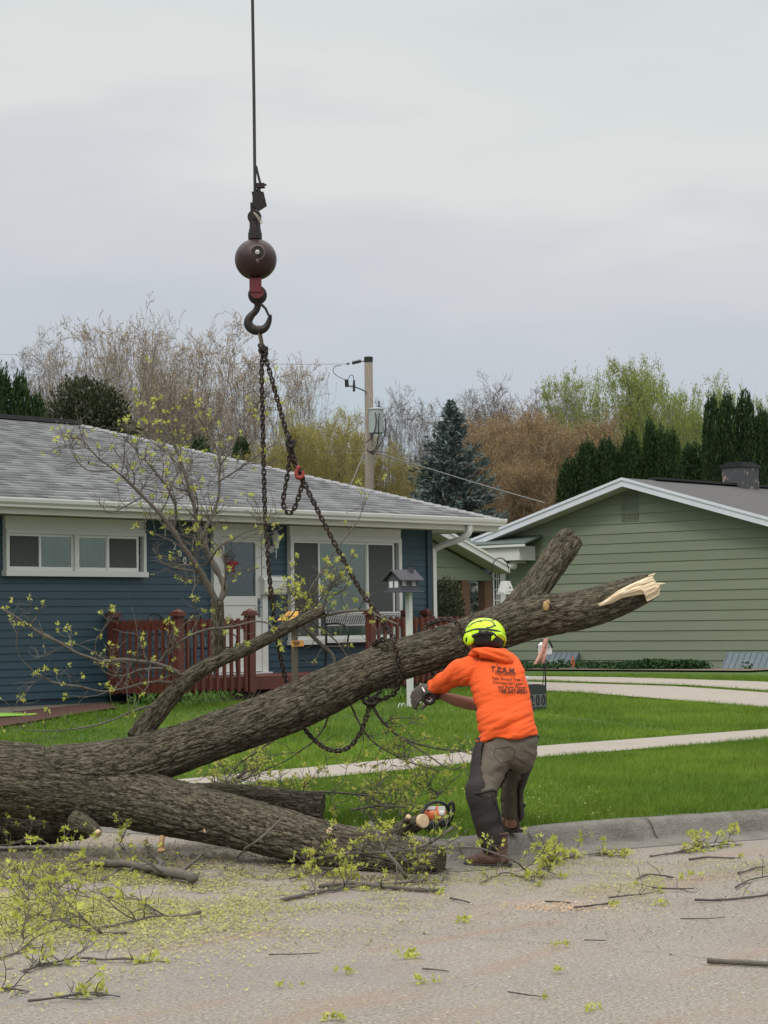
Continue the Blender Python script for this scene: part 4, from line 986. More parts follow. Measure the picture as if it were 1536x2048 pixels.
limb_branch([(609, 1240), (609, 1199), (637, 1155), (662, 1111), (710, 1053), (724, 1024), (730, 985)], 3, .9, 117, 9, .24, dD=.2)
limb_branch([(645, 1222), (664, 1170), (682, 1142), (699, 1131), (717, 1123)], 2.3, .8, 118, 5, .18)
limb_branch([(580, 1252), (620, 1238), (673, 1226), (717, 1219), (739, 1218), (752, 1232), (797, 1250)], 5.5, 2.5, 119, 7, .2, dD=-.2, lden=.5)
limb_branch([(590, 1245), (640, 1190), (685, 1165), (665, 1185), (690, 1150)], 2.5, .8, 120, 12, .25, lden=.7)
limb_branch([(555, 1262), (590, 1225), (600, 1200), (640, 1180)], 2.5, .8, 121, 16, .24, lden=.75, lsize=.034)
limb_branch([(600, 1245), (640, 1290), (668, 1310), (672, 1350)], 6, 3.5, 122, 5, .2, lden=.4)
limb_branch([(620, 1240), (680, 1285), (700, 1330), (770, 1270)], 2.5, .8, 123, 5, .2)
limb_branch([(742, 1408), (771, 1452), (796, 1474), (839, 1492), (911, 1500), (949, 1508)], 3.8, 1.4, 124, 12, .3, lden=.8, dD=.2)
limb_branch([(699, 1405), (724, 1455), (749, 1489), (780, 1507), (817, 1524), (855, 1536), (890, 1545)], 2.8, 1.2, 125, 12, .3, lden=.8, dD=.2)
limb_branch([(796, 1474), (839, 1496), (871, 1521), (900, 1540), (930, 1530)], 2.4, 1, 126, 8, .25, lden=.8)
limb_branch([(660, 1420), (640, 1480), (600, 1500), (560, 1530), (480, 1560), (430, 1580)], 2.2, 1, 127, 12, .28, lden=1.0, dD=.5, D=14.7)
limb_branch([(560, 1470), (520, 1500), (470, 1530), (440, 1580)], 2.2, 1, 128, 9, .25, lden=.8, D=14.9)
limb_branch([(385, 1004), (372, 940), (300, 880), (260, 850)], 2.2, .8, 129, 12, .28, dD=.3)
limb_branch([(441, 930), (480, 870), (500, 820), (540, 780)], 2.2, .8, 130, 9, .26, lden=.5)

# branches lying on the road, the kerb and the grass: each a thing
def fallen(pts, r0, r1, seed, n_side, slen, lab, lden=.8, lsize=.030, zoff=.012, D=None, lift_=None, depth=1, name='fallen_branch', grp='fallen branches around the trunk', mt='twig', up=.3):
    rng = np.random.default_rng(seed); g = G(); L = []
    P = []
    for i, p in enumerate(pts):
        if len(p) == 3: P.append(dep(*p))
        else:
            q = on(p[0], p[1], 2, zoff+.0); P.append(q)
    P = np.array(P); c = P.mean(0); c[2] = 0
    Dm = np.linalg.norm(c-CP)
    o = thing(name, c, lab, 'branch', grp)
    twiggy(g, L, P, m_(r0, Dm), m_(r1, Dm), rng, n_side, slen, lsize, depth, lden, up, .004)
    g.build('stem', MA[mt], o, smooth=True)
    if L: leafmesh('leaves', L, o)
    return o
GR = lambda y0, d: d
fallen([(391, 1757), (339, 1745), (300, 1735), (273, 1731), (232, 1728), (175, 1722)], 10, 8, 201, 5, .3, 'thick grey broken branch on the road below the trunk crotch', .3, zoff=.05)
fallen([(330, 1745), (318, 1726, 14.05), (300, 1700, 14.1), (290, 1685, 14.1)], 8, 5, 202, 3, .2, 'short stout stub rising from the road under the trunk', .3, zoff=.04)
fallen([(205, 1762), (262, 1723, 14.0), (284, 1716, 14.0), (317, 1730, 13.9)], 3, 2.2, 203, 4, .2, 'bowed pale twig arching over the thick broken branch')
fallen([(402, 1826), (355, 1835), (317, 1830), (257, 1847), (200, 1856), (150, 1850)], 4, 2, 204, 8, .3, 'long forked twig lying left of centre on the littered road', .8)
fallen([(317, 1829), (279, 1800), (262, 1790)], 2.2, 1.5, 205, 2, .15, 'short dark twig branching up from the long forked twig')
fallen([(254, 1867), (194, 1867), (153, 1855), (115, 1841), (80, 1830)], 3.2, 1.8, 206, 10, .3, 'leafy twig with pale broken end near the lower left corner litter', 1.0)
fallen([(63, 1868), (100, 1845), (125, 1822, 12.4), (150, 1795, 12.5), (160, 1770, 12.5)], 2.6, 1.4, 207, 12, .32, 'upright leafy twig among the bright leaves at lower left', 1.0)
fallen([(-40, 1868), (20, 1866), (50, 1858), (66, 1830, 12.2), (80, 1805, 12.2)], 2.4, 1.3, 208, 10, .28, 'leafy twig running in from the left edge at road level', 1.0)
fallen([(-30, 1922), (33, 1906), (60, 1890)], 2.6, 1.4, 209, 8, .22, 'dark leafy twig low on the left edge of the road', 1.0)
fallen([(49, 1942), (109, 1923), (175, 1916), (220, 1920), (284, 1921)], 3.2, 2, 210, 9, .18, 'pale barked stick with leaf tufts on the open road lower left', .9)
fallen([(60, 1775), (98, 1757, 13.2), (131, 1743, 13.2), (165, 1738, 13.2)], 2.6, 1.4, 211, 12, .3, 'leafy spray just below the left end of the trunk', 1.0)
fallen([(0, 1750), (41, 1768), (71, 1779), (104, 1784), (164, 1790), (200, 1800)], 2.8, 1.4, 212, 14, .3, 'wide leafy twig crossing the leaf litter at far left', 1.0)
fallen([(-40, 1700), (20, 1690, 14.2), (60, 1672, 14.2), (100, 1690, 14.1)], 2.2, 1.2, 213, 9, .25, 'grey twigs in front of the dark gap under the trunk', .5)
fallen([(250, 1700, 14.0), (235, 1690, 14.0), (252, 1665, 14.0), (256, 1642, 14.0)], 1.8, 1.0, 214, 4, .16, 'thin leafy shoot standing against the trunk bark', 1.0)
fallen([(-20, 1980), (20, 1975), (60, 1983)], 3, 1.5, 215, 4, .15, 'dark sticks at the lower left corner of the road', .1, mt='twigdark')
fallen([(60, 2005), (110, 2000), (160, 1990), (210, 1993)], 2.5, 1.5, 216, 6, .14, 'thin dark twig with a few leaves near the bottom left', .4, mt='twigdark')
fallen([(622, 1722, 13.0), (703, 1703, 12.9), (762, 1707, 12.85), (834, 1698, 12.85), (873, 1678, 12.9), (909, 1654, 12.95)], 2.6, 3.2, 220, 16, .26, 'long leafy branch leaning across the front of the trunk tip', .9)
fallen([(739, 1646, 13.1), (765, 1694, 12.9), (798, 1730, 12.75), (814, 1758)], 5, 4, 221, 3, .15, 'pale bare stick leaning steeply against the trunk tip', .2)
fallen([(801, 1706, 12.9), (879, 1696, 12.85), (944, 1693, 12.8), (1000, 1709, 12.7), (1029, 1722, 12.6), (1058, 1745)], 2.4, 1.4, 222, 9, .22, 'thin twig reaching past the worker front boot', .9)
fallen([(563, 1801), (658, 1781), (716, 1771), (820, 1766), (850, 1762)], 4, 3.4, 223, 12, .26, 'long pale branch lying on the road below the trunk tip', .9)
fallen([(640, 1775), (700, 1768), (760, 1775), (853, 1782), (880, 1782)], 5, 4, 224, 5, .15, 'short peeled white stick in front of the trunk tip', .3, mt='twig')
fallen([(560, 1640, 13.35), (530, 1670, 13.25), (490, 1700, 13.15), (475, 1718)], 2.6, 2.0, 225, 1, .1, 'straight grey twig leaning from the road onto the trunk', .1)
fallen([(580, 1760), (620, 1745, 13.0), (660, 1735, 12.95), (700, 1750)], 2.0, 1.2, 226, 14, .26, 'bright leaf spray against the dark underside of the trunk', 1.0, lsize=.042)
fallen([(1060, 1750), (1110, 1725), (1150, 1712), (1210, 1708), (1260, 1706)], 2.2, 1.2, 227, 14, .17, 'leafy branch lying along the gutter right of the worker', 1.0, lsize=.038)
fallen([(960, 1765), (1000, 1745), (1040, 1750), (1080, 1770)], 2.0, 1.2, 228, 5, .12, 'leafy twigs on the road in front of the worker boots', .5)
fallen([(1085, 1755), (1100, 1730, 12.8), (1108, 1700, 12.9), (1112, 1680, 12.9)], 2.4, 1.4, 229, 8, .13, 'upright leafy tuft against the kerb right of the worker', 1.0, lsize=.045)
fallen([(1300, 1712), (1380, 1700), (1440, 1690), (1480, 1688)], 1.8, 1.0, 230, 14, .18, 'thin leafy twig in the gutter near the right edge', 1.0)
fallen([(1415, 1923), (1470, 1926), (1536, 1930), (1600, 1932)], 5.5, 6, 231, 0, .1, 'thick bare grey stick cut off by the right edge of the road', 0)
for i, (p, r, lb) in enumerate([([(1388, 1801), (1440, 1800), (1488, 1794), (1540, 1788)], 3.6, 'longest dark stick at the right edge of the road'),
    ([(1378, 1718), (1420, 1712), (1468, 1716)], 3, 'dark forked twig nearest the kerb at the right'), ([(1273, 1757), (1298, 1746), (1348, 1756)], 3, 'curled dark twig beside the bright leaf tuft at right'),
    ([(1468, 1776), (1485, 1768), (1503, 1758), (1540, 1752)], 3, 'crooked dark twig at the right edge above the longest stick'), ([(1303, 1776), (1345, 1780), (1388, 1778)], 2.4, 'straight dark twig below the curled one at right'),
    ([(1478, 1746), (1500, 1738), (1530, 1732)], 3, 'dark stick close under the kerb at the right edge'), ([(1218, 1796), (1270, 1790), (1318, 1782)], 2.2, 'slender dark twig right of the orange wood chips'),
    ([(1088, 1804), (1140, 1804)], 3, 'short dark stick right of centre on the road'), ([(1148, 1816), (1190, 1812), (1230, 1800)], 3.2, 'reddish bark strip beside the orange wood chips'),
    ([(1360, 1838), (1400, 1837), (1450, 1834)], 2, 'thin pale stick on the open road at right'), ([(1170, 1881), (1212, 1882)], 2.2, 'short dark stick lying by the road crack'),
    ([(1015, 1985), (1050, 1990), (1085, 1994)], 2.4, 'short dark stick near the bottom centre of the road'), ([(540, 1912), (580, 1908), (640, 1904)], 1.8, 'thin dark stick in the sawdust arcs left of centre'),
    ([(900, 1797), (938, 1806)], 3, 'short dark stick below the worker boots'), ([(845, 1938), (900, 1940)], 3, 'pale peeled stick on the open road near centre')]):
    fallen(p, r*.7, r*.45, 240+i, 3 if i < 7 else 0, .14, lb, .15, mt='twigdark' if i not in (9, 14) else 'twig', depth=0, name='loose_stick', grp='loose sticks on the road')
fallen([(520, 1605, 15.2), (580, 1588, 15.2), (640, 1583, 15.2), (720, 1590, 15.1), (770, 1592, 15.1)], 3, 1.6, 260, 26, .3, 'leafy branch lying on the grass behind the sawn limb', 1.0, zoff=.2)
fallen([(700, 1620, 14.6), (760, 1610, 14.6), (820, 1615, 14.5), (850, 1622, 14.4)], 2.6, 1.4, 261, 20, .28, 'leafy branch on the grass behind the cut stub and chainsaw', 1.0, zoff=.2)
fallen([(400, 1600, 15.5), (440, 1570, 15.5), (480, 1555, 15.5), (520, 1520, 15.4)], 3.4, 1.4, 262, 16, .3, 'twiggy branch on the sidewalk edge under the raised limb', .9, zoff=.2)
fallen([(860, 1600, 14.9), (890, 1590, 14.9), (850, 1575, 15.0), (830, 1560, 15.0)], 2, 1.2, 263, 14, .24, 'small leafy twigs on the grass above the chainsaw', 1.0, zoff=.2)

# single bright leaf tufts on the road
for i, (x, y, s, lb) in enumerate([(927, 1841, .05, 'bright green leaf tuft on the road below the worker'), (808, 1910, .055, 'bright green leaf tuft alone near the road centre'), (1378, 1754, .06, 'large bright leaf tuft at right below the kerb'), (1118, 1890, .04, 'small leaf tuft beside the long road crack'),
    (1183, 2015, .04, 'small leaf tuft near the bottom right of the road'), (848, 1962, .045, 'flattened pale leaf tuft low in the road centre'), (1118, 1940, .035, 'faint leaf tuft below the road crack'), (180, 1984, .06, 'bright leaf tuft near the bottom left corner'), (690, 1944, .045, 'leaf tuft left of the flattened one on the road'), (575, 1971, .035, 'small leaf tuft between the lower left and road centre'), (655, 2035, .04, 'small leaf tuft at the bottom edge of the road'), (315, 1916, .05, 'leaf tuft at the right end of the pale barked stick'), (1324, 1806, .045, 'leaf tuft between the dark twigs at right'), (1230, 1808, .04, 'yellow green leaf tuft by the reddish bark strip')]):
    L = []; rng = np.random.default_rng(300+i); c = on(x, y, 2, .015)
    s *= .62
    for _ in range(6): clump(L, c+np.array([*(rng.normal(0, s*.9, 2)*np.array([1.3, 1])), rng.uniform(0, s*.35)]), rng, s*rng.uniform(.6, 1.1), 4, .25)
    L = [[np.array([p[0], p[1], max(p[2], .004)]) for p in q] for q in L]
    V = np.array(L).reshape(-1, 3); F = np.arange(len(V)).reshape(-1, 4)
    o = mesh_np('leaf_tuft', V, F, MA['leafy'], None, rnd=np.random.default_rng(i).random(len(F)), org=(c[0], c[1], 0)); tag(o, lb, 'leaf tuft', 'leaf tufts fallen on the road')

# leaf litter and wood chips: uncountable
def litter():
    rng = np.random.default_rng(77)
    def cast(x, y, z):
        d = _f[None]+CR[None]*((x-768)/FPX)[:, None]-CU[None]*((y-1024)/FPX)[:, None]; return CP[None]+d*((z-CP[2])/d[:, 2])[:, None]
    def put(n, fx, fy, s0, s1, z=.012, road=True, asp=(.15, .5), clus=.6):
        x, y = fx(n), fy(n); p = cast(x, y, z); nz_ = vnoise(np.c_[p[:, :2]*1.7, np.ones(n)], 3)*.8+vnoise(np.c_[p[:, :2]*6, np.ones(n)], 4)*.6
        k = nz_*clus > rng.uniform(-.75, .55, n)*clus if clus else np.ones(n, bool)
        if road: k &= ~on_lawn(p[:, :2])
        p = p[k]; n = len(p); s = rng.uniform(s0, s1, n)[:, None]*rng.uniform(.5, 1, n)[:, None]; a = rng.uniform(0, 6.28, n)
        d = np.c_[np.cos(a), np.sin(a), rng.uniform(-.1, .5, n)]*s; e = np.c_[-np.sin(a), np.cos(a), rng.uniform(-.3, .3, n)]*s*rng.uniform(*asp, n)[:, None]
        V = np.stack([p-d, p+e, p+d, p-e], 1).reshape(-1, 3); V[:, 2] = np.maximum(V[:, 2], .005); return V
    U_ = lambda a, b: (lambda n: rng.uniform(a, b, n)); N_ = lambda m, s: (lambda n: rng.normal(m, s, n)); T_ = lambda a, b, c: (lambda n: rng.triangular(a, b, c, n))
    def emit(name, parts, mt, lab, cat):
        V = np.vstack(parts); F = np.arange(len(V)).reshape(-1, 4); o = mesh_np(name, V, F, mt, None, rnd=rng.random(len(F))); tag(o, lab, cat, kind='stuff')
    A = [put(34000, T_(-90, 100, 960), lambda n: 1742+rng.normal(0, 20, n)-(0), .005, .018), put(66000, T_(-90, -60, 900), N_(1790, 48), .006, .018), put(16000, T_(-90, -60, 560), N_(1830, 60), .006, .022), put(22000, U_(450, 1330), N_(1772, 22), .004, .014), put(7000, U_(950, 1560), lambda n: 1718+np.abs(rng.normal(0, 22, n)), .005, .015),
         put(6000, U_(-50, 1590), U_(1800, 2060), .003, .011), put(1400, U_(420, 1230), N_(1602, 24), .007, .016, .22, False, clus=0)]
    emit('leaf_litter', A, MA['litter'], 'scattered yellow green leaf bits and flowers strewn over the road', 'leaf litter')
    emit('wood_chips', [put(1500, N_(1120, 60), N_(1813, 6), .004, .012, clus=0), put(6000, U_(250, 1300), N_(1850, 45), .002, .006)], mat('chips', (.50, .27, .13), .9, rnd=(.55, .45, .30)), 'orange and tan sawdust chips scattered on the road right of centre', 'wood chips')
    emit('twig_litter', [put(15000, U_(-60, 1590), N_(1785, 60), .005, .024, asp=(.06, .16)), put(26000, U_(-60, 900), N_(1728, 22), .008, .04, asp=(.06, .2)), put(2500, U_(900, 1590), N_(1712, 16), .005, .02, asp=(.1, .4))], MA['twigdark'], 'tiny dark twig and bark fragments strewn over the road', 'twig litter')  # real litter, thickened with dark twigs under the trunk to deepen its shadow
litter()
# crack in the road
g = G(); C = resample(np.array([on(x, y, 2, .004) for x, y in [(785, 1857), (870, 1868), (960, 1876), (1060, 1882), (1140, 1888), (1230, 1897), (1320, 1905), (1400, 1914), (1536, 1925), (1620, 1930)]]), .05)
rng = np.random.default_rng(9); C[:, :2] += rng.normal(0, .012, (len(C), 2)); V = []
for i, c in enumerate(C): w = .004+.005*rng.random(); V += [c+np.array([0, w, 0]), c-np.array([0, w, 0])]
g.add(V, [(2*i, 2*i+2, 2*i+3, 2*i+1) for i in range(len(C)-1)]); tag(g.build('street_crack', mat('crack_tar', (.07, .06, .055), .95)), kind='structure')

# ------------------------------------------------------------------ crane line, ball, hook and chain sling
MA['cable'] = mat('steel_cable', (.035, .037, .035), .6, metal=.3)
MA['iron'] = mat('dark_iron', (.018, .017, .017), .45, var=(.035, .02, .016), vs=14, metal=.4, bump=.2, bs=60)
MA['ball'] = mat('painted_ball', (.016, .009, .009), .42, var=(.055, .008, .008), vs=7, vamt=.6, metal=.15, bump=.15, bs=40, extra=[((.10, .09, .085), 16, .62, .7, .6)])
MA['redpaint'] = mat('worn_red_paint', (.13, .006, .012), .5, var=(.03, .012, .012), vs=22)
MA['chain'] = mat('rusty_chain', (.030, .026, .024), .42, var=(.095, .050, .035), vs=18, metal=.55)
MA['chainred'] = mat('red_hook', (.30, .035, .02), .5, var=(.08, .02, .015), vs=30)
crane = thing('crane_hook_block', dep(511, 519, 14.4), 'dark red headache ball with open hook hanging from the steel cable above the trees', 'crane hook')
def D4(x, y, d=14.4): return dep(x, y, d)
def R4(r, d=14.4): return m_(r, d)
g = G(); g.tube([D4(503, -420), D4(505, 0), D4(508, 200), D4(510, 385)], [R4(3.1)]*4, 8); g.build('cable', MA['cable'], crane)
g = G(); g.tube([D4(512, 332), D4(516, 350), D4(522, 372)], [R4(2.6)]*3, 7); g.build('cable_tail', MA['cable'], crane)
g = G(); g.obox(D4(521, 371), [RT, FH, UP], (R4(8), R4(5), R4(4.5))); g.tube([D4(514, 368), D4(533, 370)], R4(2.2), 6); g.tube([D4(514, 376), D4(530, 375)], R4(2), 6)
g.tube([D4(516, 378), D4(518, 386)], R4(5), 8); g.build('cable_clip', MA['iron'], crane)
g = G(); pl = [(503, 383), (527, 383), (533, 409), (517, 419), (504, 412), (505, 395)]
g.prism([D4(x, y, 14.37) for x, y in pl], FH*.06); g.build('wedge_socket', MA['iron'], crane)
g = G(); c = D4(509, 434); g.lathe([(R4(13), -R4(7)), (R4(14), -R4(4)), (R4(14), R4(4)), (R4(13), R4(7))], c, FH, 20); g.obox(D4(506, 418), [RT, FH, UP], (R4(5), R4(7), R4(12)))
g.lathe([(R4(12), R4(-12)), (R4(11), 0), (R4(11), R4(8))], D4(510, 452), UP, 18); g.lathe([(R4(6), -R4(10)), (R4(6), R4(10))], c, FH, 12); g.build('socket_eye', MA['iron'], crane)
g = G(); pp = smooth_poly(np.array([D4(507, 424, 14.33), D4(514, 434, 14.33), D4(522, 447, 14.33), D4(525, 446, 14.33), D4(524, 441, 14.33), D4(516, 432, 14.33), D4(509, 425, 14.33)])); g.tube(pp, R4(1.0), 5); g.build('cotter_pin', mat('bright_wire', (.35, .33, .28), .4), crane)
g = G(); g.lathe([(R4(13.5), -R4(10)), (R4(14), -R4(8)), (R4(14), R4(3)), (R4(12.5), R4(4)), (R4(12.5), R4(9))], D4(510, 469), UP, 24); g.build('collar', MA['iron'], crane)
g = G(); bc = D4(511.5, 519); R_ = R4(42)
g.ell(bc, [RT, FH, UP], (R_, R_, R_*.985), 48, 32)
g.build('ball', MA['ball'], crane, smooth=True)
hc = bc-FH*R_*.97+RT*R4(6)+UP*R4(7)
g = G(); ring = [hc+RT*math.cos(t)*R4(13.5)+UP*math.sin(t)*R4(14)+FH*R4(1.5) for t in np.linspace(0, 2*math.pi, 20, endpoint=False)]; g.tube(ring, R4(2.0), 6, closed=True)
g.prism([hc+RT*R4(-4)+UP*R4(-13), hc+RT*R4(4)+UP*R4(-13), hc+RT*R4(0)+UP*R4(-25)+FH*R4(6)], -FH*.008); g.build('bore_rim', mat('worn_rim', (.10, .07, .06), .5), crane, smooth=True)
g = G(); g.lathe([(R4(12), 0), (R4(12), .004)], hc+FH*R4(.5), -FH, 20); g.build('bore', MA['dark'], crane)
g = G(); g.lathe([(R4(5.5), 0), (R4(5), .015), (R4(3), .018)], hc, -FH, 6); g.build('bore_bolt', mat('bolt_steel', (.4, .38, .36), .4, metal=.5), crane)
g = G(); g.obox(D4(511, 570, 14.34), [RT, FH, UP], (R4(12), R4(3), R4(14))); g.obox(D4(511, 570, 14.46), [RT, FH, UP], (R4(12), R4(3), R4(14)))
g.lathe([(R4(13), 0), (R4(13), .015)], D4(514, 584, 14.335), FH, 18); g.build('shank', MA['redpaint'], crane)
g = G(); hc2 = D4(515, 590); g.lathe([(R4(16), -R4(8)), (R4(19), -R4(4)), (R4(19), R4(4)), (R4(16), R4(8))], hc2, FH, 26)
g.lathe([(R4(8), R4(9)), (R4(8), R4(14)), (R4(5), R4(15))], hc2, -FH, 14); g.lathe([(R4(11), R4(8)), (R4(11), R4(11))], hc2, -FH, 18)
hk = smooth_poly(P3([(515, 600, 14.4), (516, 612, 14.4), (512, 622, 14.4), (502, 631, 14.4), (495, 643, 14.4), (500, 656, 14.4), (514, 662, 14.4), (529, 658, 14.4), (537, 647, 14.4), (541, 631, 14.4)]), 2)
hr = np.interp(np.linspace(0, 1, len(hk)), [0, .15, .3, .5, .62, .75, .9, 1], [12, 8.5, 8.5, 12, 12.5, 10, 6.5, 3.5]); g.tube(hk, [(R4(r)*.8, R4(r)*.8) for r in hr], 14, ref=FH); g.build('hook', MA['iron'], crane, smooth=True)
g = G(); g.tube([D4(523, 609, 14.36), D4(531, 617, 14.36), D4(537, 630, 14.36), D4(543, 632, 14.36)], [R4(3), R4(2.6), R4(2.6), R4(3)], 7); g.build('safety_latch', MA['iron'], crane)

sling = thing('chain_sling', D4(525, 690), 'rusty steel chain sling running from the crane hook down to the raised limb', 'chain')
def link(g, c, t, s, ln, w, r):
    """one oval link: centre c, long axis t, side axis s"""
    P = []; h = ln/2-w
    for k in range(7): a = -math.pi/2+math.pi*k/6; P.append(c+t*(h+math.cos(a)*w)+s*math.sin(a)*w)
    for k in range(7): a = math.pi/2+math.pi*k/6; P.append(c+t*(-h+math.cos(a)*w)+s*math.sin(a)*w)
    g.tube(P, r, 6, closed=True, ref=np.cross(t, s))
def chain(name, pts, pitch=.030, r=.0052, w=.0125, twist=.4, mt='chain', parent=sling, seed=0):
    rng = np.random.default_rng(seed); P = smooth_poly(np.array(pts, float), 3); P = resample(P, pitch); g = G(); a0 = .35
    for i in range(len(P)-1):
        t = P[i+1]-P[i]; t /= np.linalg.norm(t); a = FH-t*(t@FH); a /= np.linalg.norm(a); b = np.cross(t, a)
        th = a0+math.pi/2*i+rng.normal(0, .12); s = a*math.cos(th)+b*math.sin(th); link(g, (P[i]+P[i+1])/2, t, s, pitch+2*r*1.9, w, r)
    return g.build(name, MA[mt], parent, smooth=True)
g = G(); link(g, D4(521, 674), (lambda v: v/np.linalg.norm(v))(D4(525, 692)-D4(518, 655)), RT*.35+FH*.94, R4(44), R4(5.5), R4(2.2)); g.build('master_link', mat('brass_link', (.13, .10, .06), .5, metal=.4), sling, smooth=True)
g = G()
for k, (x, y) in enumerate([(524, 694), (529, 700), (525, 704), (529, 709)]): link(g, D4(x, y, 14.4+(k % 2)*.03-.01), UP*.8+RT*(.3 if k % 2 else -.4), FH*.6+RT*.8 if k % 2 else RT, R4(15), R4(5.5), R4(2.6))
g.tube([D4(519, 700), D4(533, 701)], R4(4.5), 8); g.build('coupling', MA['iron'], sling, smooth=True)
chain('chain_leg', P3([(524, 712, 14.4), (523, 760, 14.42), (526, 860, 14.42), (528, 960, 14.42), (530, 1030, 14.42), (535, 1100, 14.44), (541, 1180, 14.47), (549, 1240, 14.52), (558, 1300, 14.58), (568, 1345, 14.64), (580, 1390, 14.66), (592, 1430, 14.62), (606, 1455, 14.5), (625, 1477, 14.38), (650, 1498, 14.32), (680, 1504, 14.3), (705, 1491, 14.3), (724, 1460, 14.32), (735, 1428, 14.34), (740, 1405, 14.36)]), seed=1)
chain('chain_leg', P3([(530, 712, 14.4), (540, 745, 14.4), (555, 800, 14.4), (568, 848, 14.4), (578, 880, 14.4), (588, 915, 14.38), (598, 945, 14.38), (625, 1000, 14.38), (660, 1070, 14.38), (690, 1125, 14.38), (720, 1180, 14.38), (750, 1221, 14.38), (775, 1257, 14.37), (793, 1285, 14.33)]), seed=2)
chain('shortened_chain', P3([(578, 884, 14.36), (580, 905, 14.35), (578, 935, 14.35), (570, 978, 14.36), (565, 1006, 14.36), (571, 1024, 14.36), (583, 1028, 14.36), (592, 1010, 14.36), (601, 982, 14.36), (607, 958, 14.36), (601, 945, 14.36)]), seed=3)
chain('shortened_chain', P3([(574, 872, 14.36), (584, 890, 14.35), (585, 912, 14.35), (590, 930, 14.36), (597, 942, 14.36)]), seed=4)
chain('wrap', P3([(745, 1292, 14.42), (752, 1284, 14.34), (765, 1278, 14.27), (782, 1280, 14.235), (794, 1300, 14.225), (799, 1335, 14.225), (799, 1368, 14.24), (790, 1388, 14.28), (768, 1398, 14.33), (743, 1403, 14.36)]), seed=5)
chain('wrap', P3([(746, 1290, 14.44), (757, 1296, 14.56), (768, 1330, 14.6), (766, 1370, 14.58), (752, 1395, 14.48), (742, 1403, 14.38)]), seed=6)
chain('wrap', P3([(852, 1252, 14.5), (868, 1243, 14.38), (886, 1239, 14.3), (905, 1239, 14.245), (920, 1250, 14.215), (930, 1272, 14.205), (934, 1305, 14.215), (928, 1335, 14.25), (908, 1352, 14.32), (880, 1362, 14.4), (866, 1350, 14.52), (856, 1300, 14.6), (850, 1260, 14.58)]), seed=7)
g = G()
for x, y, rr in ((733, 1400, 7), (742, 1406, 8), (750, 1400, 6)): 
    c = D4(x, y, 14.33); g.tube([c+RT*math.cos(t)*R4(rr)+UP*math.sin(t)*R4(rr*1.2) for t in np.linspace(0, 2*math.pi, 12, endpoint=False)], R4(3), 7, closed=True)
g.tube(P3([(722, 1394, 14.33), (735, 1408, 14.32), (750, 1408, 14.32), (757, 1397, 14.33)]), [R4(3), R4(4.5), R4(4.5), R4(3)], 8); g.build('grab_hook', MA['iron'], sling, smooth=True)
def ghook(x, y, mt):
    g = G(); P = smooth_poly(P3([(x-2, y-10, 14.33), (x-6, y, 14.33), (x-4, y+9, 14.33), (x+4, y+10, 14.33), (x+9, y+3, 14.33), (x+8, y-5, 14.33)])); g.tube(P, list(np.interp(np.linspace(0, 1, len(P)), [0, .5, 1], [R4(3.2), R4(4.6), R4(2.4)])), 8)
    g.lathe([(R4(5), -.008), (R4(5), .008)], D4(x-1, y-11, 14.33), FH, 12); return g.build('grab_hook', MA[mt], sling, smooth=True)
ghook(598, 946, 'chainred'); ghook(580, 884, 'iron')

# ------------------------------------------------------------------ worker
MA['skin'] = mat('skin', (.34, .17, .12), .6, var=(.26, .12, .085), vs=12)
MA['orange'] = mat('orange_fleece', (.80, .105, .012), .85, var=(.68, .075, .01), vs=7, bump=.32, bs=26, stretch=(1, 1, 2.2), extra=[((.45, .09, .02), 5, .60, .78, .4)])
MA['khaki'] = mat('khaki_cloth', (.125, .105, .080), .9, var=(.085, .070, .053), vs=9, bump=.4, bs=160)
MA['chap'] = mat('dark_chaps', (.022, .017, .016), .85, var=(.036, .029, .027), vs=8, bump=.3, bs=90)
MA['strap_or_fold_shade'] = mat('black_strap_or_fold_shade', (.010, .010, .011), .7)
MA['boot'] = mat('brown_boot', (.085, .040, .025), .6, var=(.045, .022, .016), vs=14, bump=.4)
MA['sole'] = mat('boot_sole', (.03, .026, .024), .9)
MA['helmet'] = mat('lime_helmet', (.55, .86, .010), .3, var=(.50, .80, .01), vs=5)
MA['hblack'] = mat('helmet_black', (.012, .012, .014), .5)
MA['glove'] = mat('glove', (.085, .07, .062), .85, var=(.14, .125, .11), vs=30)
man = thing('person', dep(1005, 1735, 13.6), 'worker in orange hoodie, lime helmet and dark chaps bending over the raised limb chain', 'person')
def W(x, y, D): return dep(x, y, D)
def loft(g, rings, ref=RT, n=18):
    """rings: (x, y, D, half width px, half depth m)"""
    P = smooth_poly(np.array([[*dep(x, y, D), m_(hw, D), hd] for x, y, D, hw, hd in rings]), 2)
    g.tube(P[:, :3], [(a, b) for a, b in P[:, 3:]], n, ref=ref)
# continuous body: head, neck, trunk, arms with hands, legs
g = G()
g.ell(W(968, 1284, 13.9), [RT, FH, UP], (.078, .098, .118), 18, 14)
g.ell(W(955, 1296, 13.98), [RT, FH, UP], (.045, .05, .06), 12, 8)
g.ell(W(950, 1285, 14.0), [RT, FH, UP], (.016, .03, .018), 8, 6)
g.ell(W(944, 1287, 13.9), [RT, FH, UP], (.012, .03, .032), 8, 6)
loft(g, [(972, 1295, 13.88, 19, .062), (982, 1320, 13.84, 19, .065)])
loft(g, [(985, 1318, 13.84, 40, .07), (995, 1350, 13.78, 48, .10), (1004, 1400, 13.68, 47, .10), (1012, 1450, 13.6, 46, .10), (1018, 1490, 13.58, 48, .11), (1018, 1520, 13.6, 42, .09)])
loft(g, [(948, 1335, 13.8, 16, .05), (915, 1344, 13.86, 15, .048), (890, 1356, 13.92, 13, .04), (868, 1374, 14.0, 10, .03), (858, 1380, 14.02, 9, .026)], ref=UP)
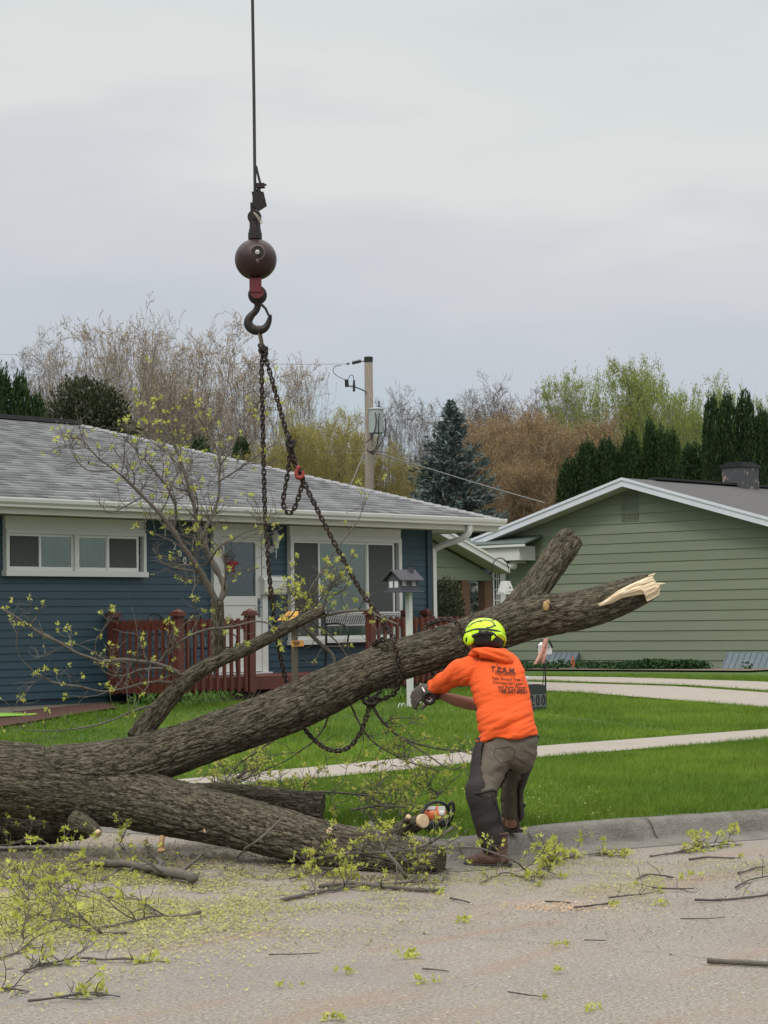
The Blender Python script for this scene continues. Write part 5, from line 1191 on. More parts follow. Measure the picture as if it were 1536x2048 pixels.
loft(g, [(1022, 1345, 13.8, 17, .05), (1012, 1385, 14.0, 15, .045), (985, 1412, 14.08, 14, .042), (950, 1409, 14.08, 13, .04), (915, 1402, 14.06, 12.5, .038), (893, 1394, 14.05, 9.5, .028), (884, 1391, 14.05, 9, .027)], ref=UP)
loft(g, [(992, 1505, 13.58, 28, .08), (976, 1560, 13.5, 21, .07), (966, 1592, 13.43, 17, .055), (976, 1640, 13.45, 15, .05), (989, 1700, 13.45, 12, .04)])
loft(g, [(1036, 1505, 13.66, 22, .075), (1025, 1560, 13.85, 16, .06), (1021, 1590, 13.95, 13, .05), (1022, 1650, 14.08, 12, .04)])
def hand(g, wrist, fwd, side, nrm, s=.085, curl=1.2, thumb=1):
    """palm from the wrist along fwd, fingers curl towards nrm"""
    fwd, side, nrm = [np.array(v, float)/np.linalg.norm(v) for v in (fwd, side, nrm)]
    pc = wrist+fwd*s*.5; g.ell(pc, [fwd, side, nrm], (s*.56, s*.50, s*.20), 14, 10)
    for k, (o, l) in enumerate(((-.37, .82), (-.12, .98), (.13, 1.0), (.37, .9))):
        p = wrist+fwd*s*.92+side*s*o; P = [p-fwd*s*.25]; a = .15
        for seg, f_ in enumerate((.42, .32, .26)):
            a += curl*(.45 if seg == 0 else .6); P.append(P[-1]+(fwd*math.cos(a)+nrm*math.sin(a))*s*l*f_*1.25)
        g.tube(P, [s*.125, s*.12, s*.108, s*.09], 8); g.ell(P[-1], np.eye(3), [s*.09]*3, 8, 6)
    p = wrist+fwd*s*.25+side*s*.42*thumb; P = [p, p+side*thumb*s*.35+fwd*s*.3+nrm*s*.15, p+side*thumb*s*.35+fwd*s*.62+nrm*s*.4]; g.tube(P, [s*.15, s*.13, s*.10], 8); g.ell(P[-1], np.eye(3), [s*.10]*3, 8, 6)
hand(g, W(885, 1391, 14.05), -RT*.92+UP*.38, UP*.9+RT*.3, -FH*.5-UP*.3+RT*.1, s=.082, curl=1.1, thumb=1)
hand(g, W(860, 1377, 14.02), -RT*.9-UP*.35, UP*.9-RT*.3, FH*.6-UP*.8, s=.080, curl=1.0, thumb=-1)
V, F, N = remeshed(g, .0062, 2); body = vmesh('body', V, F, MA['skin'], man)
# gloves: same hands, slightly larger
g = G(); hand(g, W(860, 1377, 14.02), -RT*.9-UP*.35, UP*.9-RT*.3, FH*.6-UP*.8, s=.098, curl=1.0, thumb=-1); loft(g, [(868, 1373, 14.0, 13, .036), (858, 1379, 14.02, 12, .034), (852, 1382, 14.02, 11, .03)], ref=UP)
V, F, N = remeshed(g, .006, 1); vmesh('glove', V, F, MA['glove'], man)
g = G(); hand(g, W(885, 1391, 14.05), -RT*.92+UP*.38, UP*.9+RT*.3, -FH*.5-UP*.3+RT*.1, s=.092, curl=1.1, thumb=1)
V, F, N = remeshed(g, .006, 1); vmesh('glove', V, F, mat('dark_red_glove', (.10, .045, .04), .85, var=(.05, .03, .03), vs=30), man)
# hoodie
g = G()
loft(g, [(982, 1306, 13.84, 26, .085), (986, 1322, 13.83, 47, .10), (991, 1343, 13.80, 54, .125), (999, 1375, 13.74, 55, .14), (1006, 1405, 13.68, 54.5, .14), (1012, 1440, 13.62, 55.5, .145), (1015, 1462, 13.6, 57, .15), (1017, 1480, 13.59, 57, .15)], n=28)
loft(g, [(975, 1345, 13.8, 30, .085), (945, 1341, 13.8, 29, .082), (920, 1345, 13.84, 25, .072), (898, 1355, 13.9, 20.5, .06), (878, 1368, 13.97, 16.5, .045), (863, 1376, 14.01, 14.5, .038)], ref=UP)
loft(g, [(1015, 1345, 13.82, 28, .08), (1010, 1380, 13.95, 24, .07), (988, 1408, 14.07, 19, .055), (975, 1411, 14.08, 18, .052)], ref=UP)
V, F, N = remeshed(g, .0075, 5)
# folds: diagonal drag lines at the waist and the sleeve
pr = (V-CP); zc = pr@_f; X = 768+FPX*(pr@CR)/zc; Yp = 1024-FPX*(pr@CU)/zc
w1 = np.clip((Yp-1400)/55, 0, 1); f1 = vnoise(np.c_[(X*.45+Yp*.9)*.085, (X-Yp*.45)*.020, zc*3], 51)
f2 = vnoise(np.c_[(X*.9+Yp*.5)*.12, (X*.5-Yp)*.03, zc*3], 52); w2 = np.clip((960-X)/40, 0, 1)*np.clip((1420-Yp)/40, 0, 1)
f3 = vnoise(np.c_[X*.03, Yp*.05, zc*2], 53)
f5 = vnoise(np.c_[(Yp+X*.5)*.20, (X-Yp*.5)*.05, zc*4], 57)
left = np.clip((1000-X)/50, 0, 1)*np.clip((Yp-1360)/40, 0, 1); f4 = vnoise(np.c_[(Yp+X*.3)*.14, X*.02, zc*2], 54)
V = V+N*((f1-np.abs(f1)*.5)*.024*w1+f2*.012*w2+f3*.007+f4*.010*left+f5*.0035)[:, None]
lim = 1487-(X-960)*.155
band = (Yp > lim-7)
V = V+N*(band*.004)[:, None]
keep = lambda f: np.mean([Yp[i] for i in f]) < np.mean([lim[i] for i in f])
Fh = [f for f in F if keep(f)]
used = sorted({i for f in Fh for i in f}); mp_ = {i: k for k, i in enumerate(used)}
hood_o = vmesh('hoodie', V[used], [tuple(mp_[i] for i in f) for f in Fh], MA['orange'], man)
so = hood_o.modifiers.new('thick', 'SOLIDIFY'); so.thickness = .006; so.offset = 1
HV = V; HF = F
# hood lying round the neck
g = G()
rg = [(944, 1309, 13.80), (955, 1302, 13.73), (975, 1302, 13.70), (1000, 1306, 13.70), (1019, 1317, 13.74), (1022, 1327, 13.76), (1012, 1322, 13.80), (1000, 1307, 13.93), (970, 1298, 13.97), (950, 1300, 13.92)]
P = P3(rg); g.tube(P, [R4(7), R4(8), R4(9), R4(10), R4(9), R4(7), R4(7), R4(7), R4(7), R4(6)], 10, closed=True)
loft(g, [(960, 1306, 13.72, 9, .03), (985, 1308, 13.69, 12, .035), (1008, 1316, 13.69, 13, .035), (1022, 1326, 13.72, 8, .025)], ref=UP)
V, F, N = remeshed(g, .0065, 3); pr = V-CP; zc = pr@_f; X = FPX*(pr@CR)/zc; Yq = -FPX*(pr@CU)/zc
V = V+N*(vnoise(np.c_[(Yq-X*.35)*.16, (X)*.03, zc], 55)*.008)[:, None]; vmesh('hood', V, F, MA['orange'], man)
# print on the back, laid on the fabric
bv = BVHTree.FromPolygons([tuple(v) for v in HV], HF)
def backtext(body, x, y, size, bold=0, slope=.10):
    Vt, Ft = textmesh(body, size, None, None, 0, bold)
    c = dep(x, y, 13.4); ang = math.atan(slope); ex = RT*math.cos(ang)-UP*math.sin(ang); ey = UP*math.cos(ang)+RT*math.sin(ang)
    out = []
    me = bpy.data.meshes.new('t'); 
    for v in Vt:
        p = c+ex*v[0]+ey*v[1]; d = p-CP; d = d/np.linalg.norm(d); h = bv.ray_cast(Vector(p-d*.5), Vector(d))
        q = np.array(h[0])-d*.016 if h[0] is not None else None; out.append(q)
    good = [f for f in Ft if all(out[i] is not None for i in f)]
    used = sorted({i for f in good for i in f}); mp_ = {i: k for k, i in enumerate(used)}
    if not good: return None
    return np.array([out[i] for i in used]), [tuple(mp_[i] for i in f) for f in good]
MA['print'] = mat('black_print', (.075, .020, .008), .8)
g = G()
for t, x, y, s, b, sl in [('T.E.A.M.', 1007, 1340, .046, .0014, .10), ('TREE SERVICE', 1010, 1348, .021, .0004, .09), ('Year Round Tree Care', 1022, 1358.5, .0255, .0005, .08), ('Commercial Lawn Care', 1025, 1366.5, .0255, .0005, .07), ('and Snow Plowing', 1026, 1374, .0255, .0005, .05), ('608.247.0552', 1026, 1382.5, .034, .0013, .04), ('TAKING CARE', 968, 1320, .022, .0004, .12)]:
    r = backtext(t, x, y, s, b, sl)
    if r: g.add(*r)
# ring emblem above the words
P = []
for t in np.linspace(.9, 5.9, 22):
    p = dep(1003+math.cos(t)*9, 1330+math.sin(t)*6.5+1.2*math.cos(t), 13.4); d = (p-CP)/np.linalg.norm(p-CP); h = bv.ray_cast(Vector(p-d*.5), Vector(d))
    if h[0] is not None: P.append(np.array(h[0])-d*.0105)
if len(P) > 3: g.tube(P, .0018, 5)
g.build('back_print', MA['print'], hood_o)
# trousers
g = G()
loft(g, [(1019, 1462, 13.6, 51, .13), (1021, 1480, 13.6, 54, .145), (1022, 1500, 13.6, 54, .15), (1017, 1520, 13.62, 50, .14), (1012, 1532, 13.62, 40, .11)], n=26)
loft(g, [(994, 1500, 13.58, 36, .12), (987, 1530, 13.53, 33, .11), (977, 1556, 13.48, 28.5, .10), (967, 1582, 13.42, 26, .09), (966, 1602, 13.42, 24, .08), (973, 1630, 13.44, 22.5, .08), (981, 1660, 13.45, 20, .07), (988, 1688, 13.45, 17, .06)])
loft(g, [(1041, 1498, 13.64, 33, .12), (1033, 1525, 13.72, 25, .10), (1025, 1555, 13.82, 21.5, .085), (1021, 1585, 13.92, 17.5, .075), (1021, 1605, 14.0, 17.5, .07), (1022, 1624, 14.06, 19, .07)])
V, F, N = remeshed(g, .008, 4); pr = V-CP; zc = pr@_f; X = 768+FPX*(pr@CR)/zc; Yp = 1024-FPX*(pr@CU)/zc
V = V+N*(vnoise(np.c_[(Yp*1.0+X*.5)*.07, (X-Yp*.3)*.03, zc*3], 61)*.010+vnoise(np.c_[(Yp-X*.6)*.16, X*.05, zc*3], 62)*.005)[:, None]; pants = vmesh('trousers', V, F, MA['khaki'], man)
g = G(); 
for pl in ([(990, 1497), (1022, 1493), (1030, 1500), (1026, 1518), (1000, 1526), (988, 1512)],):
    bvp = BVHTree.FromPolygons([tuple(v) for v in V], F); P = []
    for a, b in zip(pl, pl[1:]+pl[:1]):
        for k in range(8):
            x, y = a[0]+(b[0]-a[0])*k/8, a[1]+(b[1]-a[1])*k/8; p = dep(x, y, 13.2); d = (p-CP)/np.linalg.norm(p-CP); h = bvp.ray_cast(Vector(p), Vector(d))
            if h[0] is not None: P.append(np.array(h[0])-d*.001)
    g.tube(P, .0028, 5, closed=True)
g.build('pocket_seam', mat('seam', (.07, .058, .045), .9), pants)
g = G(); g.obox(W(1072, 1480, 13.62), [RT, FH, UP*.96+RT*.25], (.012, .03, .03)); g.build('pocket_knife', MA['hblack'], pants)
# chaps
def shell(name, rings, keepf, vox=.008, mt='chap', fold=.007):
    g = G(); loft(g, rings); V, F, N = remeshed(g, vox, 3); pr = V-CP; zc = pr@_f; X = 768+FPX*(pr@CR)/zc; Yp = 1024-FPX*(pr@CU)/zc
    V = V+N*(vnoise(np.c_[(Yp+X*.4)*.06, (X-Yp*.2)*.03, zc*3], 71)*fold)[:, None]
    Fk = [f for f in F if keepf(np.mean(X[list(f)]), np.mean(Yp[list(f)]), np.mean(zc[list(f)]))]
    used = sorted({i for f in Fk for i in f}); mp_ = {i: k for k, i in enumerate(used)}
    o = vmesh(name, V[used], [tuple(mp_[i] for i in f) for f in Fk], MA[mt], man)
    s = o.modifiers.new('thick', 'SOLIDIFY'); s.thickness = .008; s.offset = 1; return o
shell('chaps', [(988, 1484, 13.6, 36, .122), (983, 1520, 13.56, 37, .12), (974, 1555, 13.51, 33, .112), (964, 1580, 13.45, 30, .10), (960, 1588, 13.44, 28, .095), (964, 1600, 13.43, 26.5, .09), (970, 1625, 13.44, 27, .092), (979, 1652, 13.45, 26.5, .09), (986, 1680, 13.45, 24, .08), (988, 1700, 13.45, 19, .065)],
      lambda x, y, z: (x < np.interp(y, [1480, 1500, 1550, 1572, 1586, 1600, 1650, 1705], [966, 964, 962, 972, 992, 992, 1003, 1008])) or z > 13.53)
shell('chaps', [(1042, 1500, 13.67, 32, .122), (1036, 1526, 13.74, 28, .105), (1027, 1556, 13.84, 24, .092), (1024, 1586, 13.94, 21, .085), (1025, 1606, 14.02, 21, .08), (1026, 1630, 14.09, 21, .075)],
      lambda x, y, z: z > np.interp(y, [1500, 1560, 1600, 1660], [13.76, 13.90, 14.03, 14.12]) or (y > 1530 and x > np.interp(y, [1530, 1580, 1640, 1665], [1046, 1037, 1038, 1036])))
def strap_or_fold_shade(pts, r=4.2, mt='strap_or_fold_shade'):
    g = G(); P = smooth_poly(P3(pts)); g.tube(P, [(R4(1.4), R4(r))]*len(P), 8, ref=FH); g.build('strap_or_fold_shade', MA[mt], man, smooth=True)
strap_or_fold_shade([(1013, 1598, 13.93), (1025, 1602, 13.92), (1040, 1606, 13.95), (1050, 1612, 14.0)], 3.6); strap_or_fold_shade([(1012, 1530, 13.66), (1024, 1552, 13.72), (1038, 1572, 13.84)], 3.2)
strap_or_fold_shade([(936, 1590, 13.42), (950, 1588, 13.34), (968, 1584, 13.32), (986, 1580, 13.34), (994, 1584, 13.38)], 2.4)  # no strap: dark tube standing in for the shaded fold at the knee
strap_or_fold_shade([(1012, 1522, 13.62), (1020, 1538, 13.64), (1032, 1556, 13.70), (1044, 1566, 13.80)], 2.6)
strap_or_fold_shade([(990, 1600, 13.36), (998, 1625, 13.36), (1003, 1650, 13.37)], 2.0)
# boots
def boot(x, y, D, s, dirx):
    """x,y: heel contact pixel; the toe points along dirx"""
    h = dep(x, y, D); d = np.array(dirx, float); d[2] = 0; d /= np.linalg.norm(d); sd = np.array([-d[1], d[0], 0]); g = G()
    g.tube([h+UP*.21-d*.0, h+UP*.13-d*.002, h+UP*.07+d*.005], [(.052, .058), (.05, .056), (.048, .052)], 14, ref=sd); 
    g.tube([h+UP*.045-d*.05, h+UP*.05+d*.02, h+UP*.05+d*.10, h+UP*.035+d*.17, h+UP*.03+d*.215], [(.03, .03), (.046, .052), (.048, .046), (.046, .034), (.025, .02)], 14, ref=sd)
    g.ell(h+UP*.05-d*.025, [d, sd, UP], (.045, .042, .05), 12, 8)
    V, F, N = remeshed(g, .007, 3); pr = V-CP; V = V+N*(vnoise(V*np.array([22, 22, 45.]), 81)*.003)[:, None]; b = vmesh('boot', V, F, MA['boot'], man)
    g = G(); g.tube([h+UP*.014-d*.075, h+UP*.014-d*.03, h+UP*.014+d*.06, h+UP*.014+d*.14, h+UP*.014+d*.21, h+UP*.014+d*.235], [(.02, .014), (.046, .014), (.043, .014), (.052, .014), (.04, .014), (.015, .012)], 12, ref=sd); g.obox(h+UP*.010-d*.03, [d, sd, UP], (.04, .042, .0095)); g.build('sole', MA['sole'], b)
    g = G(); g.tube([h+UP*.205+d*.0+sd*math.cos(t)*.055+d*math.sin(t)*.06 for t in np.linspace(0, 2*math.pi, 16, endpoint=False)], .008, 6, closed=True); g.build('boot_collar', MA['boot'], b)
boot(998, 1734, 13.42, 1, FH*.45-RT*.9); boot(1024, 1664, 14.12, 1, FH*.8-RT*.5)
# helmet
hc = W(970, 1273, 13.88); tilt = RT*.985+UP*(-.10); tilt /= np.linalg.norm(tilt); hu = UP*.985+RT*.10; hu /= np.linalg.norm(hu); hf = np.cross(hu, tilt); AX = [tilt, hf, hu]
def HP(az, el, k=1.0):
    """point on the helmet: az 0 = right side, -90 = towards the camera"""
    a, e = math.radians(az), math.radians(el); sx = .133+.004*math.cos(a); ce = math.cos(e)**.85 if math.cos(e) > 0 else 0
    return hc+tilt*math.cos(a)*ce*.132*k+hf*math.sin(a)*ce*.150*k+hu*(math.sin(e)*.118*k)
def patch(azs, els, k0, k1, name, mt, nA=24, nE=8, parent=None):
    """solid patch between elevation functions els(az)->(lo,hi)"""
    g = G(); A = np.linspace(azs[0], azs[1], nA); V = []
    for k in (k1, k0):
        for a in A:
            lo, hi = els(a)
            for j in range(nE+1): V.append(HP(a, lo+(hi-lo)*j/nE, k))
    W_ = nE+1; n1 = nA*W_; F = [(i*W_+j, (i+1)*W_+j, (i+1)*W_+j+1, i*W_+j+1) for i in range(nA-1) for j in range(nE)]
    F += [(n1+i*W_+j, n1+i*W_+j+1, n1+(i+1)*W_+j+1, n1+(i+1)*W_+j) for i in range(nA-1) for j in range(nE)]
    for i in range(nA-1): F += [(i*W_, n1+i*W_, n1+(i+1)*W_, (i+1)*W_), (i*W_+nE, (i+1)*W_+nE, n1+(i+1)*W_+nE, n1+i*W_+nE)]
    for i in (0, nA-1): F += [(i*W_+j, i*W_+j+1, n1+i*W_+j+1, n1+i*W_+j) for j in range(nE)]
    g.add(V, F); return g.build(name, MA[mt], parent or helm, smooth=True)
helm = patch((-185, 175), lambda a: (np.interp(a, [-185, -150, -120, -95, -60, -25, 0, 90, 175], [-6, -6, 2, 8, 6, -8, -10, -5, -6]), 89.9), .93, 1.0, 'helmet', 'helmet', 64, 20, man)
patch((-176, -8), lambda a: (np.interp(a, [-176, -150, -125, -100, -60, -30, -8], [4, 9, 18, 20, 19, 12, 4]), np.interp(a, [-176, -150, -125, -100, -60, -30, -8], [7, 13, 23, 27, 25, 17, 7])), .985, 1.02, 'stripe', 'hblack', 40, 2)
patch((-75, -4), lambda a: (np.interp(a, [-75, -60, -40, -15, -4], [-12, 6, 8, -8, -24]), np.interp(a, [-75, -60, -40, -15, -4], [2, 17, 18, 4, -8])), .97, 1.05, 'rear_guard', 'helmet', 24, 4)
patch((-185, 175), lambda a: (-34, np.interp(a, [-185, -120, -95, -60, 0, 175], [-4, 3, 10, 8, -8, -4])), .80, .965, 'inner_band', 'hblack', 50, 6)
g = G(); P = [HP(a, e, 1.012) for a, e in ((-150, 34), (-135, 46), (-112, 58), (-85, 62), (-66, 55), (-60, 42), (-74, 32), (-92, 28))]; P = smooth_poly(np.array(P)); g.tube(P, [(.003, .0065)]*len(P), 8, ref=-FH+UP*.5)
P = smooth_poly(np.array([HP(a, e, 1.01) for a, e in ((-158, 24), (-148, 38), (-128, 50), (-110, 50))])); g.tube(P, [(.0028, .0045)]*len(P), 8, ref=-FH+UP*.5); g.build('swoosh', mat('dark_decal', (.08, .10, .03), .5), helm, smooth=True)
g = G()
for a, e in ((-62, 40), (-52, 66)): g.ell(HP(a, e, 1.0), AX, (.012, .006, .005), 8, 6)
g.build('vent', MA['hblack'], helm)
g = G(); g.obox(HP(-98, 10, 1.03), [tilt, hf, hu], (.030, .012, .016)); P = smooth_poly(np.array([HP(-130, -4, 1.03), HP(-110, 6, 1.04), HP(-90, 12, 1.04), HP(-70, 10, 1.03), HP(-62, 0, 1.0)])); g.tube(P, [(.007, .012)]*len(P), 8, ref=-FH); g.build('adjuster', MA['hblack'], helm, smooth=True)
ec = HP(-142, -12, 1.0)+hf*-.0; en = -FH*.75-RT*.66
g = G(); g.lathe([(.020, .024), (.034, .020), (.041, .008), (.040, -.004)], ec, en, 20); g.build('ear_muff', MA['helmet'], helm, smooth=True)
g = G(); g.lathe([(.042, -.028), (.044, -.022), (.043, -.005)], ec, en, 20); 
for t in (-.8, 0, .8): g.obox(ec+en*.024+UP*t*.012+RT*.003, [RT*.8+UP*.5, en, UP*.8-RT*.5], (.016, .002, .0035))
g.build('ear_cushion', MA['hblack'], helm, smooth=True)
g = G(); g.ell(W(946, 1305, 13.83), [RT, FH, UP], (.022, .02, .014), 10, 8); g.build('ear_defender_strap', mat('yellow_strap', (.75, .55, .02), .6), helm, smooth=True)
g = G(); g.ell(W(975, 1292, 13.865), [RT, FH, UP], (.085, .095, .035), 18, 8); g.build('hair', mat('dark_hair', (.03, .02, .014), .8, bump=1, bs=200), man, smooth=True)
# coupling ring held in the hand
rg = thing('ring_hook', W(858, 1396, 13.98), 'round dark steel ring hook held in the worker gloved hand', 'hook')
c = W(858, 1396, 13.97); g = G(); g.tube([c+(RT*math.cos(t)*.95+UP*math.sin(t))*R4(10.5) for t in np.linspace(0, 2*math.pi, 20, endpoint=False)], R4(4.2), 8, closed=True); g.build('ring', MA['iron'], rg, smooth=True)
g = G(); g.tube([c+(RT*math.cos(t)+UP*math.sin(t))*R4(6.5) for t in np.linspace(3.6, 6.2, 10)], R4(1.4), 6); g.tube(P3([(852, 1388, 13.97), (846, 1378, 14.0), (840, 1368, 14.05)]), R4(2.6), 7); g.build('shank', mat('bright_steel', (.45, .44, .42), .3, metal=.7), rg, smooth=True)

# ------------------------------------------------------------------ chainsaw on the grass
SD = 14.15
saw = thing('chainsaw', dep(875, 1655, SD), 'orange and white chainsaw with black wrap handle standing on the grass behind the cut stub', 'chainsaw')
def S(x, y, d=0): return dep(x, y, SD+d)
g = G(); loft(g, [(849, 1632, SD, 12, .04), (862, 1628, SD, 17, .06), (878, 1630, SD, 18, .06), (890, 1634, SD, 12, .05)], ref=UP); V, F, N = remeshed(g, .006, 2); vmesh('engine_cover', V, F, mat('saw_cover', (.62, .11, .02), .35, var=(.70, .30, .20), vs=9, vamt=.4), saw)
g = G(); g.obox(S(870, 1648), [RT, FH, UP], (R4(22), .07, R4(9))); g.obox(S(856, 1652, -.06), [RT, FH, UP], (R4(8), .03, R4(6))); g.lathe([(R4(9), 0), (R4(9), .02), (R4(6), .025)], S(886, 1645, -.06), -FH, 16); V, F, N = remeshed(g, .006, 1); vmesh('crankcase', V, F, MA['hblack'], saw)
g = G(); g.lathe([(R4(5), 0), (R4(6), .01), (R4(3), .02)], S(884, 1627, -.05), -FH, 10); g.obox(S(883, 1618, -.03), [RT, FH, UP], (R4(7), .02, R4(5))); g.obox(S(862, 1616, -.03), [RT, FH, UP*.95+RT*.2], (R4(9), .02, R4(3))); g.build('white_cover', mat('saw_white', (.68, .67, .64), .35), saw)
g = G(); P = smooth_poly(P3([(846, 1650, SD-.09), (843, 1630, SD-.09), (851, 1612, SD-.06), (866, 1604, SD), (882, 1604, SD), (895, 1612, SD+.02), (900, 1630, SD+.03), (897, 1652, SD+.03)])); g.tube(P, R4(3.3), 8); g.build('wrap_handle', MA['hblack'], saw, smooth=True)
g = G(); P = smooth_poly(P3([(896, 1614, SD), (902, 1604, SD), (907, 1606, SD), (908, 1622, SD), (903, 1638, SD), (896, 1644, SD)])); g.tube(P, R4(3.2), 8); g.build('rear_handle', MA['hblack'], saw, smooth=True)
g = G(); g.obox(S(902, 1626, -.03), [RT, FH, UP], (R4(1.6), .01, R4(7))); g.build('handle_label', mat('grey_label', (.3, .31, .3), .5), saw)
g = G(); g.obox(S(835, 1652, .0), [RT, FH, UP], (R4(28), .004, R4(4))); g.build('guide_bar', MA['metal'], saw)

# ------------------------------------------------------------------ things in the garden
def lz(p): return lawn_z(p[0], p[1])
# house shaped feeder on a white post
PP = on(818, 1417, 1, 18.3); zb = lz(PP)
pt = thing('bird_house', (PP[0], 18.3, zb), 'slate grey house shaped bird house on a tall white square post in the lawn', 'bird house')
kx = 4336/np.linalg.norm(PP-CP)
def Q(x, y, yy=18.3): return on(x, y, 1, yy)
w0, w1 = Q(811, 1184), Q(824, 1184)
g = G(); wc = (w0[0]+w1[0])/2; g.box(wc-.032, wc+.032, 18.268, 18.332, zb-.05, w0[2]); g.build('post', MA['white'], pt)
a, b = Q(799, 1178, 18.2), Q(837, 1178, 18.2); zt, zf = Q(790, 1156, 18.15)[2], Q(790, 1181, 18.15)[2]
g = G(); g.box(a[0]-.03, b[0]+.04, 18.15, 18.45, zf-.02, zf); g.build('floor', MA['bluetrim'] if False else mat('slate_paint', (.075, .085, .10), .7), pt); SLP = bpy.data.materials['slate_paint']
g = G(); ym = 18.3; zr = Q(800, 1139, 18.3)[2]
g.box(a[0], b[0], 18.2, 18.4, zf+.001, zt); g.prism([(a[0], 18.2, zt+.001), (a[0], 18.4, zt+.001), (a[0], ym, zr-.03)], (b[0]-a[0], 0, 0)); body_ = g.build('body', SLP, pt)
g = G()
for s in (-1, 1): g.prism([(a[0]-.05, ym, zr), (a[0]-.05, ym+s*.16, zt-.02), (a[0]-.05, ym+s*.16, zt-.035), (a[0]-.05, ym, zr-.016)], (b[0]-a[0]+.10, 0, 0))
rr_ = g.build('roof', mat('slate_roof', (.055, .055, .065), .8), pt); g = G(); c = Q(829, 1145, 18.2); g.box(c[0]-.02, c[0]+.03, ym-.06, ym-.0, zr-.06, zr+.03); g.build('chimney', mat('slate_roof2', (.05, .05, .06), .8), rr_)
for xc_ in (808, 827):
    c = Q(xc_, 1165.5, 18.19); g = G(); g.box(c[0]-.027, c[0]+.027, 18.18, 18.199, c[2]-.038, c[2]+.038); wf = g.build('window', MA['gutter'], body_)
    g = G(); 
    for i in (-1, 1):
        for j in (-1, 0, 1): g.box(c[0]+i*.009-.006, c[0]+i*.009+.006, 18.175, 18.1795, c[2]+j*.02-.007, c[2]+j*.02+.007)
    o = g.build('pane', mat('feeder_pane', (.12, .13, .08), .4), body_)
g = G(); 
for i in (0, 1): g.box(Q(795+i*4, 1165, 18.1)[0]-.012 if False else a[0]-.004, a[0]-.001, 18.22+i*.09, 18.28+i*.09, zf+.04, zt-.04)
g.build('side_window', MA['gutter'], body_)
# grass tuft and small hoop edging round the post
g = G(); 
for k, (x, y) in enumerate([(800, 1415), (808, 1418), (829, 1418), (838, 1415), (846, 1418), (856, 1416)]):
    c = on(x, y, 1, 18.2); g.tube([(c[0]-.035, 18.2+.01*k, zb), (c[0]-.025, 18.2+.01*k, zb+.04), (c[0], 18.2+.01*k, zb+.055), (c[0]+.025, 18.2+.01*k, zb+.04), (c[0]+.035, 18.2+.01*k, zb)], .005, 5)
he = g.build('edging', MA['gutter'], None); tag(he, 'small white hoop edging at the foot of the white post', 'garden edging')
# yellow feeder on a wooden post with a small sign
PP = on(590, 1330, 1, 19.2); zb = lz(PP)
yf = thing('bird_feeder', (PP[0], 19.2, zb), 'wooden bird feeder with mustard yellow roof on a post before the porch steps', 'bird feeder')
def Q2(x, y): return on(x, y, 1, 19.2)
a, b = Q2(583, 1300), Q2(596, 1300); g = G(); xq = (a[0]+b[0])/2; g.box(xq-.03, xq+.03, 19.17, 19.23, zb-.05, Q2(590, 1250)[2]); g.build('post', mat('post_wood', (.11, .09, .07), .9, var=(.07, .055, .04), vs=12, stretch=(4, 4, .5)), yf)
g = G(); c = Q2(586, 1246); g.box(c[0]-.09, c[0]+.10, 19.08, 19.32, c[2]-.04, c[2]-.01); g.box(c[0]-.05, c[0]+.06, 19.12, 19.28, c[2]-.009, c[2]+.09); g.build('tray', MA['brownwood'], yf)
tp, l, r = Q2(594, 1224), Q2(572, 1242), Q2(602, 1234); g = G(); g.prism([(l[0], 19.04, l[2]), (tp[0], 19.04, tp[2]), (tp[0], 19.04, tp[2]+.012), (l[0], 19.04, l[2]+.012)], (0, .32, 0)); g.prism([(tp[0]+.001, 19.04, tp[2]), (r[0], 19.04, r[2]), (r[0], 19.04, r[2]+.012), (tp[0]+.001, 19.04, tp[2]+.012)], (0, .32, 0)); g.build('roof', mat('mustard', (.45, .23, .03), .7), yf)
a, b = Q2(576, 1293), Q2(596, 1281); sg = G(); sg.box(a[0], b[0]+.03, 19.125, 19.14, a[2], b[2]); so_ = sg.build('sign', mat('sign_orange', (.62, .28, .06), .6), yf)
for t, zz in (('BEWARE', .72), ('OF DOG', .32)):
    V, F = textmesh(t, .030, None, None, .001, .001); g = G(); g.add(np.c_[V[:, 0]+(a[0]+b[0]+.03)/2, 19.122-V[:, 2], V[:, 1]+a[2]+(b[2]-a[2])*zz], F)
    if False: g.build('lettering', MA['dark'], so_)
g = G(); rng = np.random.default_rng(4)
for row, nn_ in ((.70, 5), (.34, 4)):
    for k in range(nn_):
        xx = a[0]+.012+k*.026+(0 if row > .5 else .02); zz = a[2]+(b[2]-a[2])*row
        g.box(xx, xx+.005, 19.121, 19.1245, zz-.012, zz+.012); g.box(xx+.005, xx+.016, 19.121, 19.1245, zz+(.008 if k % 2 else -.012), zz+(.012 if k % 2 else -.008)); g.box(xx+.012, xx+.016, 19.1205, 19.124, zz-.006, zz+.010)
g.build('marks', MA['hblack'], so_)
